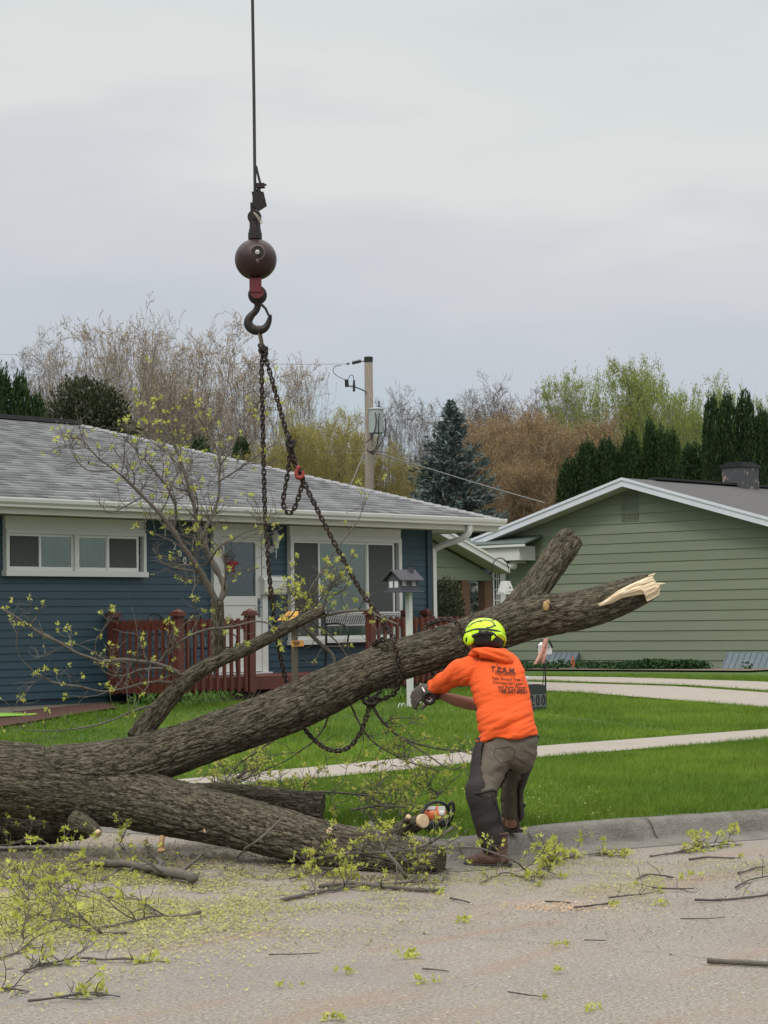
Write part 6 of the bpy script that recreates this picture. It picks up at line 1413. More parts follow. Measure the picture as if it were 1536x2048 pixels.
# address block in the lawn
a, b = on(1038, 1392, 1, 16.9), on(1088, 1392, 1, 16.9); zt = on(1060, 1369, 1, 16.9)[2]; zb = lz(a)
ab = thing('address_block', ((a[0]+b[0])/2, 16.9, zb), 'dark lawn marker with arched top reading 1200 beside the driveway edge', 'address sign')
g = G(); zt = max(zt, zb+.2); n = 12; top = [(a[0]+(b[0]-a[0])*i/n, 16.86, zt-.03+.035*math.sin(math.pi*i/n)**.5) for i in range(n+1)]
g.prism([(a[0], 16.86, zb-.02), (b[0], 16.86, zb-.02)]+top[::-1], (0, .08, 0)); g.build('block', mat('dark_green_plastic', (.022, .03, .028), .6), ab)
g = G(); W4 = (b[0]-a[0]-.05)/4
for k in range(4): g.box(a[0]+.025+k*W4+.006, a[0]+.025+(k+1)*W4-.006, 16.852, 16.859, zb+.05, zb+.21)
pl = g.build('number_plate', mat('plate_grey', (.16, .18, .17), .5), ab)
for k, ch in enumerate('1200'):
    V, F = textmesh(ch, .19, None, None, .002, .004); g = G(); g.add(np.c_[V[:, 0]*.85+a[0]+.025+(k+.5)*W4, 16.847-V[:, 2], V[:, 1]+zb+.13], F); g.build('number', MA['hblack'], pl)
# garden flag on a thin pole
fp = on(1084, 1375, 1, 18.9); zb = lz(fp)
gf = thing('garden_flag', (fp[0], 18.9, zb), 'furled pink patterned garden flag on a thin dark pole near the green house', 'flag')
g = G(); tp = on(1092, 1276, 1, 18.9); g.tube([(fp[0], 18.9, zb), (tp[0], 18.9, tp[2])], .006, 6); g.tube([(tp[0], 18.9, tp[2]), (tp[0]-.03, 18.9, tp[2]+.01)], .005, 5); g.build('pole', MA['hblack'], gf)
L_ = [(1087, 1278), (1082, 1298), (1074, 1315), (1066, 1329)]; R2 = [(1095, 1276), (1094, 1292), (1092, 1308), (1090, 1326)]; V = []
for i, (l, r) in enumerate(zip(L_, R2)):
    for k in range(9): t = k/8; p = on(l[0]*(1-t)+r[0]*t, l[1]*(1-t)+r[1]*t, 1, 18.87+.025*math.sin(t*9+i)); V.append(p)
g = G(); g.add(V, [(i*9+k, (i+1)*9+k, (i+1)*9+k+1, i*9+k+1) for i in range(3) for k in range(8)]); fo = g.build('cloth', mat('flag_cloth', (.55, .22, .17), .8, var=(.62, .5, .42), vs=22, extra=[((.08, .09, .04), 40, .6, .66, .8)]), gf, smooth=True)
s_ = fo.modifiers.new('t', 'SOLIDIFY'); s_.thickness = .003
# shepherd hook with white bird house
PY2 = 21.5
sh = thing('shepherd_hook', on(990, 1330, 1, PY2), 'black shepherd hook rising behind the raised limb between the houses', 'garden hook')
pts = [on(x, y, 1, PY2) for x, y in [(988, 1345), (987, 1240), (985, 1180), (984, 1150), (984, 1132), (990, 1119), (1001, 1115), (1012, 1121), (1016, 1132), (1017, 1136)]]
g = G(); P = smooth_poly(np.array(pts)); g.tube(P, .009, 7); g.build('hook', MA['black'], sh, smooth=True)
bh2 = thing('bird_house', on(1018, 1188, 1, PY2), 'white wedge shaped bird house hanging from the black shepherd hook', 'bird house')
g = G(); p0, p1, p2, p3 = on(1014, 1163, 1, PY2), on(1020, 1162, 1, PY2), on(1028, 1182, 1, PY2), on(1008, 1184, 1, PY2); g.prism([p0, p1, p2, p3], (0, .13, 0)); g.box(p3[0]-.01, p2[0]+.01, PY2-.01, PY2+.14, p3[2]-.035, p3[2]-.002); bb = g.build('body', MA['gutter'], bh2)
g = G(); c = on(1020, 1175, 1, PY2-.004); g.lathe([(.016, 0), (.016, .004)], c, (0, -1, 0), 14); g.build('hole', MA['dark'], bb)
g = G(); g.tube([on(1017, 1163, 1, PY2+.06), on(1017, 1134, 1, PY2)], .004, 5); g.build('wire', MA['black'], bh2)
# small white bird house with green roof
PY3 = 19.6
c0, c1 = on(1089, 1309, 1, PY3), on(1104, 1309, 1, PY3); zt = on(1097, 1290, 1, PY3)[2]; zr = on(1098, 1280, 1, PY3)[2]
b3 = thing('bird_house', ((c0[0]+c1[0])/2, PY3, c0[2]), 'small white bird house with dark green gable roof beside the pink garden flag', 'bird house')
g = G(); g.box(c0[0], c1[0], PY3, PY3+.12, c0[2], zt); xm = (c0[0]+c1[0])/2; g.prism([(c0[0], PY3, zt+.001), (c1[0], PY3, zt+.001), (xm, PY3, zr-.01)], (0, .12, 0)); bb = g.build('body', MA['white'], b3)
g = G(); 
for s in (-1, 1): g.prism([(xm, PY3-.03, zr+.012), (xm+s*.085, PY3-.03, zt-.03), (xm+s*.085, PY3-.03, zt-.045), (xm, PY3-.03, zr-.004)], (0, .18, 0))
g.build('roof', mat('dark_green', (.02, .045, .02), .7), b3)
g = G(); g.lathe([(.013, 0), (.013, .004)], (xm, PY3-.001, (c0[2]+zt)/2+.03), (0, -1, 0), 12); g.build('hole', MA['dark'], bb); g = G(); g.tube([(xm, PY3+.06, c0[2]), (xm, PY3+.06, lz((xm, PY3)))], .012, 6); g.build('pole', MA['black'], b3)
# window well covers against the green wall
def cover(xa, ya, xb, yb_, xw, lab):
    A, B = on(xa, ya, 0, xw), on(xb, yb_, 0, xw); y0, y1 = sorted((A[1], B[1])); z1 = max(A[2], B[2]); t = thing('window_well_cover', (xw, (y0+y1)/2, .48), lab, 'window well cover', 'window well covers along the green wall')
    g = G(); n = max(6, int((y1-y0)/.13))
    for i in range(n):
        ya_, yb2 = y0+(y1-y0)*i/n, y0+(y1-y0)*(i+1)/n
        g.prism([(xw, ya_+.004, .47), (xw, yb2-.004, .47), (xw+.30, yb2-.004, .84), (xw+.30, ya_+.004, .84)], (.02, 0, .012))
        g.prism([(xw-.012, yb2-.012, .47), (xw-.012, yb2+.012, .47), (xw+.288, yb2+.012, .845), (xw+.288, yb2-.012, .845)], (.012, 0, .012))
    g.build('ribbed_sheet', MA['metal'], t)
    g = G(); g.prism([(xw+.002, y0-.004, .46), (xw+.35, y0-.004, .46), (xw+.35, y0-.004, .84), (xw+.30, y0-.004, .84)], (0, -.01, 0)); g.prism([(xw+.002, y1+.004, .46), (xw+.35, y1+.004, .46), (xw+.35, y1+.004, .84), (xw+.30, y1+.004, .84)], (0, .01, 0)); g.build('end_panel', MA['metal'], t)
cover(1440, 1318, 1560, 1350, 36.6, 'ribbed blue grey window well cover at the right edge of the green wall'); cover(1064, 1320, 1140, 1342, 36.6, 'ribbed blue grey window well cover behind the garden flag')
gn = thing('garden_gnome', on(1145, 1345, 0, 36.2), 'small terracotta gnome with pointed hat by the left window well cover', 'garden gnome')
p = on(1146, 1340, 0, 36.2); g = G(); g.lathe([(.07, -.06), (.08, -.02), (.07, .03), (.05, .05)], p+np.array([0, 0, .03]), UP, 14); g.build('body', mat('pale_plaster', (.45, .42, .38), .8), gn)
g = G(); g.lathe([(.075, .07), (.05, .15), (.025, .24), (.004, .30)], p, UP, 14); g.build('hat', mat('terracotta', (.42, .10, .05), .8), gn)
pv = G(); a, b = on(1024, 1357, 1, 21.0), on(1056, 1357, 1, 21.0); pv.tube([a, b], .033, 12); o = pv.build('drain_pipe', MA['gutter'], None, smooth=True); tag(o, 'short white plastic drain pipe end lying left of the ivy bed', 'pipe')
# green garden hose coil
hp = on(14, 1417, 2, .50); hz = lz(hp)+.02; g = G(); P = []
for t in np.linspace(0, 2*math.pi*5, 160): r = .40+.012*math.sin(t*.77)+.02*math.sin(t/5); P.append((hp[0]+math.cos(t)*r*1.0, hp[1]+math.sin(t)*r*.75, hz+.014+.022*abs(math.sin(t*.5))*(t/31)))
P += [(hp[0]-.4, hp[1]+.5, hz), (hp[0]-.2, hp[1]+.9, hz+.02)]
g.tube(P, .011, 6); o = g.build('garden_hose', mat('lime_hose', (.24, .46, .06), .5), None, smooth=True, org=(hp[0], hp[1], hz)); tag(o, 'lime green garden hose coiled on the mulch by the blue wall', 'garden hose')

# ------------------------------------------------------------------ foliage helpers
def blob(rng, n, c, R, size, shape='ell', elong=1.6, droop=0, top=1.0):
    """n leaf quads in an ellipsoid shell volume"""
    u = rng.normal(size=(n, 3)); u /= np.linalg.norm(u, axis=1)[:, None]; r = rng.uniform(.55, 1, n)**.6
    k = 1+.22*vnoise(u*2.6+np.array(c)*.37, 5)+.12*vnoise(u*6, 6)
    P = np.array(c)+u*np.array(R)*(r*k)[:, None]; return P
def quads(rng, P, size, up=.0, asp=.45, out=None):
    n = len(P); d = rng.normal(size=(n, 3)); 
    if out is not None: d = d*.6+out
    d[:, 2] += up; d /= np.linalg.norm(d, axis=1)[:, None]; e = np.cross(d, rng.normal(size=(n, 3))); e /= np.linalg.norm(e, axis=1)[:, None]
    s = size*rng.uniform(.6, 1.3, n)[:, None]; return np.stack([P-d*s*.5, P+e*s*asp*.5, P+d*s*.5, P-e*s*asp*.5], 1).reshape(-1, 3)
def segs_mesh(S, n=3):
    """S: (m,8) array p0,p1,r0,r1 -> prism mesh"""
    S = np.array(S); p0, p1, r0, r1 = S[:, :3], S[:, 3:6], S[:, 6], S[:, 7]; t = p1-p0; t /= np.linalg.norm(t, axis=1)[:, None]+1e-9
    ref = np.where(np.abs(t[:, 2:3]) > .9, np.array([[1., 0, 0]]), np.array([[0, 0, 1.]])); a = np.cross(t, ref); a /= np.linalg.norm(a, axis=1)[:, None]; b = np.cross(t, a); V = []
    for p, r in ((p0, r0), (p1, r1)):
        for k in range(n): th = 2*math.pi*k/n; V.append(p+(a*math.cos(th)+b*math.sin(th))*r[:, None])
    V = np.stack(V, 1).reshape(-1, 3); m = len(S); base = np.arange(m)[:, None]*2*n
    F = np.concatenate([base+np.array([[k, (k+1) % n, n+(k+1) % n, n+k]]) for k in range(n)], 0); return V, F
def grow(seed, H, spread, stems=3, dens=1.0, asc=.75, r0=.12, levels=4, stem_split=.2):
    rng = np.random.default_rng(seed); big = []; fine = []; tips = []
    def branch(p, d, ln, r, lev):
        m = max(3, int(ln/(.45 if lev < 2 else .22))); q = np.array(p, float); step = ln/m; kids = []
        for i in range(m):
            d = d+rng.normal(0, .10+.05*lev, 3)+np.array([0, 0, .05*asc]); d /= np.linalg.norm(d); q2 = q+d*step; ra, rb = r*(1-i/m*.75), r*(1-(i+1)/m*.75)
            (big if lev <= 1 else fine).append([*q, *q2, max(ra, .0055), max(rb, .005)]); q = q2; f_ = (i+1)/m
            if lev < levels and f_ > (.30 if lev == 0 else .15): kids.append((q.copy(), d.copy(), f_, rb))
            if lev == levels: tips.append((*q, *d))
        if lev < levels:
            tot = (9, 6, 4.2, 3)[min(lev, 3)]*dens/1.3
            cnt = max(1, int(round(tot*rng.uniform(.8, 1.3))))
            for _ in range(cnt):
                k = kids[min(len(kids)-1, int(rng.random()**.7*len(kids)))]; ax = rng.normal(size=3); ax -= k[1]*(ax@k[1]); ax /= np.linalg.norm(ax)+1e-9; an = math.radians(rng.uniform(20, 46))
                nd = k[1]*math.cos(an)+ax*math.sin(an); nd[2] = nd[2]*.8+asc*.35; nd /= np.linalg.norm(nd)
                branch(k[0], nd, ln*rng.uniform(.36, .56), max(k[3]*.62, .006), lev+1)
            tips.append((*q, *d))
        else: tips.append((*q, *d))
    for s in range(stems):
        a = 2*math.pi*(s+rng.uniform(-.3, .3))/stems; tl = spread*rng.uniform(.5, 1) if stems > 1 else .05; d = np.array([math.cos(a)*tl, math.sin(a)*tl, 1.]); d /= np.linalg.norm(d)
        branch((math.cos(a)*.12, math.sin(a)*.12, 0), d, H*rng.uniform(.62, .82), r0*rng.uniform(.75, 1), 0)
    big = np.array(big); fine = np.array(fine); tips = np.array(tips)
    zp = np.percentile(tips[:, 2], 88); cz = lambda z: np.where(z > zp, zp+(z-zp)*.48, z)   # rounded crown top: the leaders bend over
    for A in (big, fine): A[:, 2] = cz(A[:, 2]); A[:, 5] = cz(A[:, 5])
    tips[:, 2] = cz(tips[:, 2]); k = H/max(fine[:, 5].max(), big[:, 5].max())
    for A in (big, fine): A[:, :6] *= k
    tips[:, :3] *= k
    return big, fine, tips
MA['tbark'] = mat('tree_bark', (.075, .066, .056), .9, var=(.048, .042, .037), vs=5)
MA['ttwig'] = mat('tree_twigs', (.125, .105, .092), .9)
BUD = {'pink': leafmat('bud_pink', (.38, .28, .19), (.58, .48, .34), .3), 'grey': leafmat('bud_grey', (.20, .15, .12), (.30, .24, .18), .3), 'olive': leafmat('bud_olive', (.26, .24, .06), (.42, .36, .12), .4),
       'brown': leafmat('bud_brown', (.25, .165, .08), (.42, .31, .16), .35), 'green': leafmat('bud_green', (.17, .23, .05), (.33, .38, .11), .4)}
PROTO = {}
def far_tree(kind, x, D, ytop, wpx, lab, grp, variant=0, name='bare_tree', cat='tree', bury=0):
    H0 = 10.0
    par = {'pink': dict(stems=8, spread=.85, dens=1.22, asc=.7, bud=.075, nb=1, r0=.12), 'grey': dict(stems=7, spread=.75, dens=1.34, asc=.8, bud=.045, nb=1, r0=.11), 'olive': dict(stems=6, spread=.6, dens=1.4, asc=.8, bud=.10, nb=2, r0=.08),
           'brown': dict(stems=8, spread=.6, dens=1.32, asc=.9, bud=.085, nb=2, r0=.06), 'green': dict(stems=6, spread=.75, dens=1.20, asc=.6, bud=.13, nb=2, r0=.08)}[kind]
    key = (kind, variant); base = dep(x, 1240, D); z0 = .45; H = dep(x, ytop, D)[2]-z0; W_ = m_(wpx, D)
    if key not in PROTO:
        big, fine, tips = grow(hash(kind) % 1 + sum(map(ord, kind))+variant*17, H0, par['spread'], par['stems'], par['dens'], par['asc'], par['r0'])
        rng = np.random.default_rng(variant+5); ext = np.percentile(np.abs(tips[:, :2]), 93)*2
        o = thing(name, (0, 0, 0), lab, cat, grp)
        V, F = segs_mesh(big, 6); mesh_np('trunk', V, F, MA['tbark'], o, smooth=True)
        V, F = segs_mesh(fine, 3); P = np.repeat(tips[:, :3], par['nb'], 0); Dd = np.repeat(tips[:, 3:], par['nb'], 0); P = P+rng.normal(0, .10 if par['nb'] > 1 else .02, P.shape)
        Vq = quads(rng, P, par['bud'], out=Dd*1.2, asp=.42); n0 = len(V); Fq = np.arange(len(Vq)).reshape(-1, 4)+n0
        mi = np.r_[np.zeros(len(F)), np.ones(len(Fq))]; r = np.r_[np.zeros(len(F)), rng.random(len(Fq))]
        mesh_np('crown', np.vstack([V, Vq]), np.vstack([F, Fq]), [MA['ttwig'], BUD[kind]], o, rnd=r, mi=mi)
        PROTO[key] = (o, ext, [False])
    o, ext, used = PROTO[key]
    if used[0]: o = copy_tree(o)
    used[0] = True
    o['label'] = lab; o['group'] = grp; o.name = name
    s = H/H0; sx = W_/ext; o.location = (base[0], base[1], z0); o.scale = (sx, sx, s); o.rotation_euler = (0, 0, (x*.37+D) % 6.28)
    return o
GT = 'trees beyond the houses'
for a in [('pink', 270, 62, 592, 330, 'tall many stemmed budding tree left of the crane hook, tallest in the photo', 0), ('pink', 470, 65, 612, 290, 'tall budding tree directly behind the hanging chain', 1), ('pink', 200, 66, 622, 240, 'budding tree at the left flank of the tallest tree', 2), ('pink', 340, 61, 600, 230, 'budding tree at the right flank of the tallest tree', 3), ('pink', 570, 60, 690, 230, 'budding tree between the chain and the utility pole', 0), ('pink', 360, 70, 640, 200, 'thin budding tree between the two tallest ones at left', 1),
          ('grey', 20, 76, 668, 230, 'bare grey tree at the left edge behind the dark columns', 0), ('grey', 120, 78, 690, 190, 'bare grey tree left of the tallest budding tree', 1), ('grey', 795, 60, 762, 150, 'bare grey tree just right of the utility pole', 1), ('grey', 870, 72, 772, 190, 'bare grey tree behind the tip of the blue spruce', 0),
          ('olive', 640, 52, 800, 210, 'olive budded bushy tree left of the utility pole', 0), ('olive', 705, 55, 812, 150, 'olive budded bushy tree partly behind the utility pole', 1), ('olive', 575, 54, 850, 160, 'low olive bushy tree above the blue house roof', 0), ('olive', 790, 56, 880, 130, 'olive bushy tree between utility pole and blue spruce', 1),
          ('grey', 955, 64, 765, 190, 'grey brown bare tree right of the blue spruce', 1), ('grey', 1040, 66, 742, 230, 'tall grey brown bare tree in the middle of the brown thicket', 0), ('grey', 1110, 63, 755, 200, 'bare tree at the right of the brown thicket', 1),
          ('grey', 1000, 61, 775, 200, 'bare tree between the blue spruce and the brown thicket', 2), ('brown', 1010, 56, 808, 210, 'rust brown budded tree beside the blue spruce', 0), ('brown', 1090, 57, 800, 210, 'rust brown budded tree in the centre of the thicket', 1), ('brown', 1165, 58, 812, 190, 'rust brown budded tree behind the leftmost green columns', 0), ('brown', 1050, 54, 900, 170, 'low rust brown tree just above the green roof slope', 1),
          ('green', 1215, 60, 703, 200, 'tall loose tree with fresh green leaves, left of the three', 0), ('green', 1320, 61, 715, 210, 'tall loose tree with fresh green leaves, middle of the three', 1), ('green', 1405, 59, 735, 200, 'tall loose tree with fresh green leaves, left of the tall dark columns', 0),
          ('olive', 1250, 64, 800, 170, 'yellow green bushy tree behind the dark column row', 1), ('olive', 1350, 64, 790, 190, 'yellow green bushy tree right above the rounded dark columns', 0), ('grey', 1180, 70, 770, 160, 'bare tree behind the left fresh green tree', 0), ('green', 1545, 66, 880-90, 90, 'leafy tree top at the right edge beyond the tall columns', 1)]:
    kind, x, D, yt, w_, lab, var = a; far_tree(kind, x, D, yt, w_, lab, GT, var)
# arborvitae columns
MA['arbor'] = leafmat('arborvitae', (.012, .030, .010), (.040, .078, .020), .15)
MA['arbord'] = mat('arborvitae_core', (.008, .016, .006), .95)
MA['juniper'] = leafmat('juniper', (.022, .030, .014), (.060, .070, .035), .15)
MA['spruce'] = leafmat('blue_spruce', (.048, .072, .067), (.145, .185, .178), .1)
def column_mesh(seed, H, R, n, tip=.5, mt='arbor'):
    rng = np.random.default_rng(seed); z = rng.uniform(0, 1, n); prof = np.interp(z, [0, .1, .35, .7, .86, .95, 1], [.8, .97, 1, .99, .86, .66, .25]); th = rng.uniform(0, 2*math.pi, n)
    lum = 1+.13*vnoise(np.c_[np.cos(th)*2.3, np.sin(th)*2.3, z*H*1.1], seed)+.08*vnoise(np.c_[np.cos(th)*5, np.sin(th)*5, z*H*3.0], seed+1)
    rr = R*prof*lum*rng.uniform(.78, 1.03, n); P = np.c_[np.cos(th)*rr, np.sin(th)*rr, z*H*(1+.02*rng.normal(size=n))]; out = np.c_[np.cos(th), np.sin(th), np.full(n, 1.4)]
    V = quads(rng, P, .12, out=out, asp=.55); return V, np.arange(len(V)).reshape(-1, 4), np.clip(.5+1.1*(lum-1)*3+.35*rng.normal(size=n), 0, 1)
COLP = {}
def column(x, ytop, wpx, D, lab, grp, var=0, name='arborvitae'):
    H0, R0 = 6.0, .8
    if var not in COLP:
        R0 = .8
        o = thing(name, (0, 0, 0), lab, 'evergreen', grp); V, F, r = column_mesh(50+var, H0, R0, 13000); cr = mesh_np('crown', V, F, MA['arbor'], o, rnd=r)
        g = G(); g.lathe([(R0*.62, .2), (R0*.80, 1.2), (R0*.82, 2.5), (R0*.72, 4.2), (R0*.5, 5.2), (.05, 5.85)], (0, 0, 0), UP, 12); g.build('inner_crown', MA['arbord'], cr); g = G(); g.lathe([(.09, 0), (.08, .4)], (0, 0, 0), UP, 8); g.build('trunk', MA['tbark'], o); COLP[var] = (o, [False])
    o, u = COLP[var]
    if u[0]: o = copy_tree(o)
    u[0] = True
    o['label'] = lab; o['group'] = grp
    b = dep(x, 1240, D); H = dep(x, ytop, D)[2]-.4; s = m_(wpx*.60, D)/R0; o.location = (b[0], b[1], .4); o.scale = (s, s, H/H0); o.rotation_euler = (0, 0, x*.7 % 6.28)
GA = 'dark arborvitae columns beyond the houses'
for i, a in enumerate([(8, 750, 46, 48, 'dark column cut by the left edge above the grey roof'), (42, 757, 46, 48, 'pointed dark column second from the left edge'), (76, 795, 40, 48, 'lower dark column third from the left edge'), (400, 882, 58, 55, 'dark rounded top peeking over the grey roof left of the chain'), (486, 882, 44, 55, 'dark pointed top peeking over the roof just left of the chain'), (560, 912, 60, 55, 'dark top peeking over the roof just right of the vertical chain'),
        (1146, 925, 56, 53, 'leftmost rounded dark column above the green house rake'), (1180, 892, 54, 53, 'second dark column of the row above the green gable'), (1219, 884, 50, 53, 'third dark column of the row above the green gable'), (1246, 905, 30, 53, 'narrow dark column squeezed right of the third'), (1268, 872, 46, 53, 'dark column directly above the green gable apex'), (1307, 850, 34, 53, 'tallest thin tip in the rounded dark row'), (1322, 866, 54, 53, 'broad dark column right of the gable apex'), (1348, 868, 46, 53, 'last broad dark column of the rounded row'),
        (1432, 803, 40, 54, 'leftmost of the tall dark columns behind the chimney'), (1464, 797, 42, 54, 'tall dark column straight above the chimney'), (1500, 793, 44, 54, 'tallest dark column right of the chimney'), (1534, 828, 40, 54, 'dark column cut by the right edge')]): column(*a[:4], a[4], GA, (i*3) % 5)
# dark rounded evergreens
def bush(x, yc, rx, ry, D, n, size, mt, lab, name='evergreen_bush', seed=0, z0=.45, core=True, cat='bush', coreK=.72):
    rng = np.random.default_rng(seed); c = dep(x, yc, D); R_ = (m_(rx, D), m_(rx, D), m_(ry, D)); o = thing(name, (c[0], c[1], z0), lab, cat)
    u = rng.normal(size=(n, 3)); u /= np.linalg.norm(u, axis=1)[:, None]; k = 1+.25*vnoise(u*2.2+seed, 5)+.12*vnoise(u*6, 6); P = c+u*np.array(R_)*(k*rng.uniform(.6, 1.02, n))[:, None]; P[:, 2] = np.maximum(P[:, 2], z0)
    V = quads(rng, P, size, out=u*.8+np.array([0, 0, .5]), asp=.4); cr = mesh_np('crown', V, np.arange(len(V)).reshape(-1, 4), MA[mt], o, rnd=np.clip(.5+(k-1)*1.6+.25*rng.normal(size=n), 0, 1))
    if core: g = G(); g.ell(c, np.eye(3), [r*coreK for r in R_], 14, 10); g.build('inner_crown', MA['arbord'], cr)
    g = G(); g.lathe([(.10, 0), (.07, max(.3, c[2]-z0))], (c[0], c[1], z0), UP, 8); g.build('trunk', MA['tbark'], o); return o
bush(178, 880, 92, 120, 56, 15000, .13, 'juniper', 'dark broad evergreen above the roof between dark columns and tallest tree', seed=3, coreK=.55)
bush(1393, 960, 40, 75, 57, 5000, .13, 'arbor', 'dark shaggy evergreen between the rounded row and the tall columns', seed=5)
bush(885, 1230, 45, 75, 41, 5000, .07, 'juniper', 'green shrub seen through the opening right of the blue corner', seed=6, name='shrub')
# blue spruce
def spruce():
    D = 50; b = dep(908, 1240, D); z0 = .45; H = dep(908, 806, D)[2]-z0; rng = np.random.default_rng(8); o = thing('blue_spruce', (b[0], b[1], z0), 'blue green spruce standing between the utility pole and green house', 'tree')
    S = []; P = []; O = []; Rn = []; zz = .5
    while zz < H:
        f_ = zz/H; R_ = 2.3*(1-f_)**.85+.04; nb = int(7+10*(1-f_))
        for k in range(nb):
            a = rng.uniform(0, 6.28); ln = R_*rng.uniform(.72, 1.12); d = np.array([math.cos(a), math.sin(a), rng.uniform(-.12, .22)+f_*.5]); p0 = np.array([0, 0, zz]); p1 = p0+d*ln; S.append([*p0, *p1, .02*(1-f_)+.006, .005])
            m = int(10+ln*42)
            for _ in range(m):
                t = rng.uniform(.25, 1.02); w_ = (1-t)*ln*.32+.06; q = p0+d*ln*t+np.array([-math.sin(a), math.cos(a), 0])*rng.normal(0, w_*.6)+np.array([0, 0, rng.normal(0, .035)+.02]); P.append(q); O.append(d*1.2+np.array([-math.sin(a), math.cos(a), 0])*rng.normal(0, .7)+[0, 0, .25]); Rn.append(np.clip(.35+.4*(t-.4)+.2*rng.normal(), 0, 1))
        zz += .16*(1.1-.4*f_)
    org = np.array([b[0], b[1], z0]); V, F = segs_mesh(S, 3)
    P = np.array(P)+org; Vq = quads(rng, P, .15, out=np.array(O), asp=.34); V = V+org; n0 = len(V); Fq = np.arange(len(Vq)).reshape(-1, 4)+n0
    mesh_np('crown', np.vstack([V, Vq]), np.vstack([F, Fq]), [MA['tbark'], MA['spruce']], o, rnd=np.r_[np.zeros(len(F)), Rn], mi=np.r_[np.zeros(len(F)), np.ones(len(Fq))])
    g = G(); g.lathe([(.13, 0), (.02, H*.97)], org, UP, 10); g.build('trunk', MA['tbark'], o)
spruce()
# ivy bed along the green wall
def ivy():
    rng = np.random.default_rng(12); n = 16000; y = rng.uniform(22.5, 29.0, n); x = 36.2+rng.uniform(-.9, .65, n)*np.interp(y, [22.5, 24.2, 25, 29], [.25, .35, .9, 1]); h = .13+.12*vnoise(np.c_[x*1.3, y*1.3, x*0], 3)+.10*np.exp(-((y-25.2)/.6)**2)+.06*np.exp(-((y-26.9)/.4)**2)
    dens = np.clip(vnoise(np.c_[x*.9, y*.9, x*0], 9)+.9-np.clip((23.9-y)*1.2, 0, 1), 0, 1) > rng.random(n)*.6; z = .47+rng.random(n)*np.clip(h, .03, .4); P = np.c_[x, y, z][dens]
    V = quads(rng, P, .075, up=.5, asp=.7); o = mesh_np('ground_cover', V, np.arange(len(V)).reshape(-1, 4), leafmat('ivy', (.012, .040, .010), (.05, .11, .035), .15), None, rnd=rng.random(len(P))); tag(o, 'dark green ivy ground cover along the foot of the green wall', 'ground cover', kind='stuff')
    P = []
    for k in range(500): P.append((rng.uniform(18.6, 20.2), rng.uniform(20.3, 20.85), .5+rng.random()*.14))
    for k in range(700): q = on(rng.uniform(740, 900), 1400, 1, rng.uniform(18.9, 20.3)); P.append((q[0], q[1], .47+rng.random()*.13))
    V = quads(rng, np.array(P), .10, up=1.6, asp=.22); o = mesh_np('ground_cover', V, np.arange(len(V)).reshape(-1, 4), leafmat('weeds', (.05, .12, .02), (.13, .22, .05), .3), None, rnd=rng.random(len(P))); tag(o, 'longer grass and weeds along the porch lattice', 'ground cover', kind='stuff')
ivy()

# ------------------------------------------------------------------ utility pole and wires
UD = 50
pb = dep(741, 1240, UD)
up_ = thing('utility_pole', (pb[0], pb[1], .4), 'weathered wooden utility pole with grey transformer behind the blue house roof', 'utility pole')
def U(x, y, d=0): return dep(x, y, UD+d)
g = G(); tp = U(737, 720); g.tube([(pb[0], pb[1], .4), (tp[0], tp[1], tp[2])], [.125, .095], 16); g.build('pole', mat('pole_wood', (.27, .235, .20), .9, var=(.16, .135, .11), vs=9, stretch=(5, 5, .35), vamt=.9, bump=.5), up_, smooth=True)
g = G(); g.lathe([(.10, -.05), (.105, .06), (.09, .075)], tp, UP, 14); g.build('pole_cap', MA['hblack'], up_)
g = G(); g.obox(U(703, 772, -.12), [RT, FH, UP], (.012, .012, .008)); g.tube([U(732, 783, -.1), U(709, 773, -.1), U(696, 772, -.1)], .018, 6); g.build('bracket_arm', MA['metal'], up_)
g = G(); g.tube([U(693, 759, -.1), U(694, 774, -.1)], .045, 8); g.tube([U(708, 760, -.1), U(708, 771, -.1), U(708, 783, -.1)], [.02, .03, .028], 8); g.build('fuse_cutout', MA['hblack'], up_)
g = G(); g.tube([U(722, 722), U(704, 726)], .035, 8)
for k in range(5): g.lathe([(.045, -.008), (.045, .008)], U(706+k*3.6, 725.6-k*.9), U(722, 722)-U(704, 726), 10)
g.tube([U(699, 727), U(693, 728)], .022, 6); g.tube([U(732, 723), U(722, 722)], .012, 6); g.build('insulator', MA['hblack'], up_)
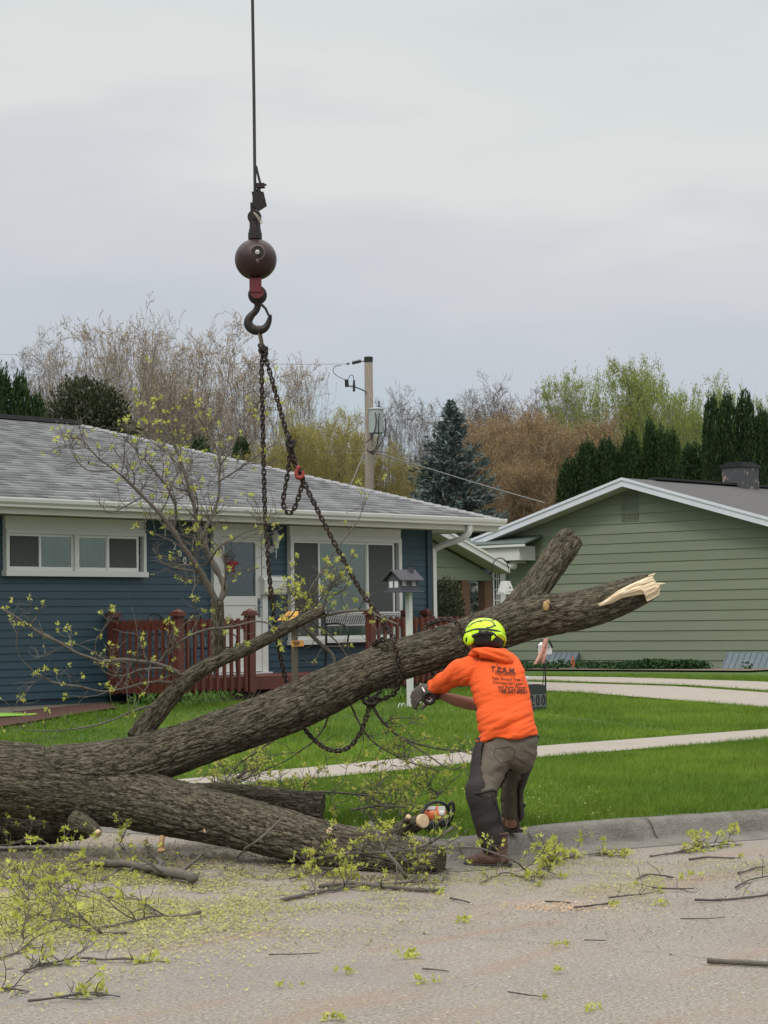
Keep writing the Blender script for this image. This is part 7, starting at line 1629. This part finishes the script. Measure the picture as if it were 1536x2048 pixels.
tr = G(); tr.lathe([(.165, -.27), (.17, -.26), (.17, .26), (.185, .265), (.185, .29), (.10, .32)], U(752, 843, -.22), UP, 20); tro = tr.build('transformer', mat('transformer_grey', (.30, .34, .34), .45), up_, smooth=False)
g = G(); g.lathe([(.03, 0), (.035, .05), (.025, .1), (.028, .15), (.01, .17)], U(758, 816, -.22), UP, 8); g.build('bushing', MA['metal'], tro)
g = G()
for pl in ([(751, 825), (753, 845), (748, 870), (738, 880), (731, 886)], [(759, 826), (757, 845), (757, 875), (752, 898), (740, 904), (733, 900)], [(770, 838), (772, 860), (766, 880), (755, 898), (745, 905)]): g.tube(smooth_poly(P3([(x, y, UD-.42) for x, y in pl])), .012, 5)
g.tube(smooth_poly(P3([(693, 760, UD-.1), (683, 757, UD-.1), (668, 748, UD-.1), (665, 738, UD-.1), (672, 731, UD-.1), (682, 731, UD-.1)])), .008, 5); g.tube(smooth_poly(P3([(697, 758, UD-.1), (700, 750, UD-.1), (706, 750, UD-.1), (708, 760, UD-.1)])), .008, 5)
g.build('wiring', MA['hblack'], up_); g = G(); g.lathe([(.13, -.02), (.13, .02)], U(742, 905), UP, 14); g.build('pole_band', MA['hblack'], up_)
def wire(pts, r, lab, name='overhead_wire'):
    g = G(); P = smooth_poly(P3(pts), 3); g.tube(P, r, 5); o = g.build(name, mat('wire_grey', (.12, .12, .12), .6) if 'wire_grey' not in bpy.data.materials else bpy.data.materials['wire_grey'], None, smooth=True, org=P[0]); tag(o, lab, 'wire', 'overhead wires on the pole')
wire([(693, 728, 50), (560, 729, 52), (300, 722, 58), (0, 708, 66), (-200, 700, 72)], .0055, 'top power wire running left from the pole insulator')
wire([(742, 903, 50), (860, 938, 47), (980, 975, 43), (1090, 1006, 37.0)], .012, 'service wire from the pole down to the green house roof')
wire([(742, 900, 50), (900, 925, 56), (1150, 985, 60), (1300, 1010, 66)], .008, 'thin wire running right from the pole behind the spruce')
wire([(740, 900, 50), (600, 905, 54), (420, 890, 60), (200, 850, 66), (-200, 800, 80)], .010, 'low wire running left from the pole over the roof')
wire([(735, 893, 50), (722, 920, 48), (702, 970, 44), (688, 985, 42)], .010, 'guy wire slanting down left of the pole')
#%%END
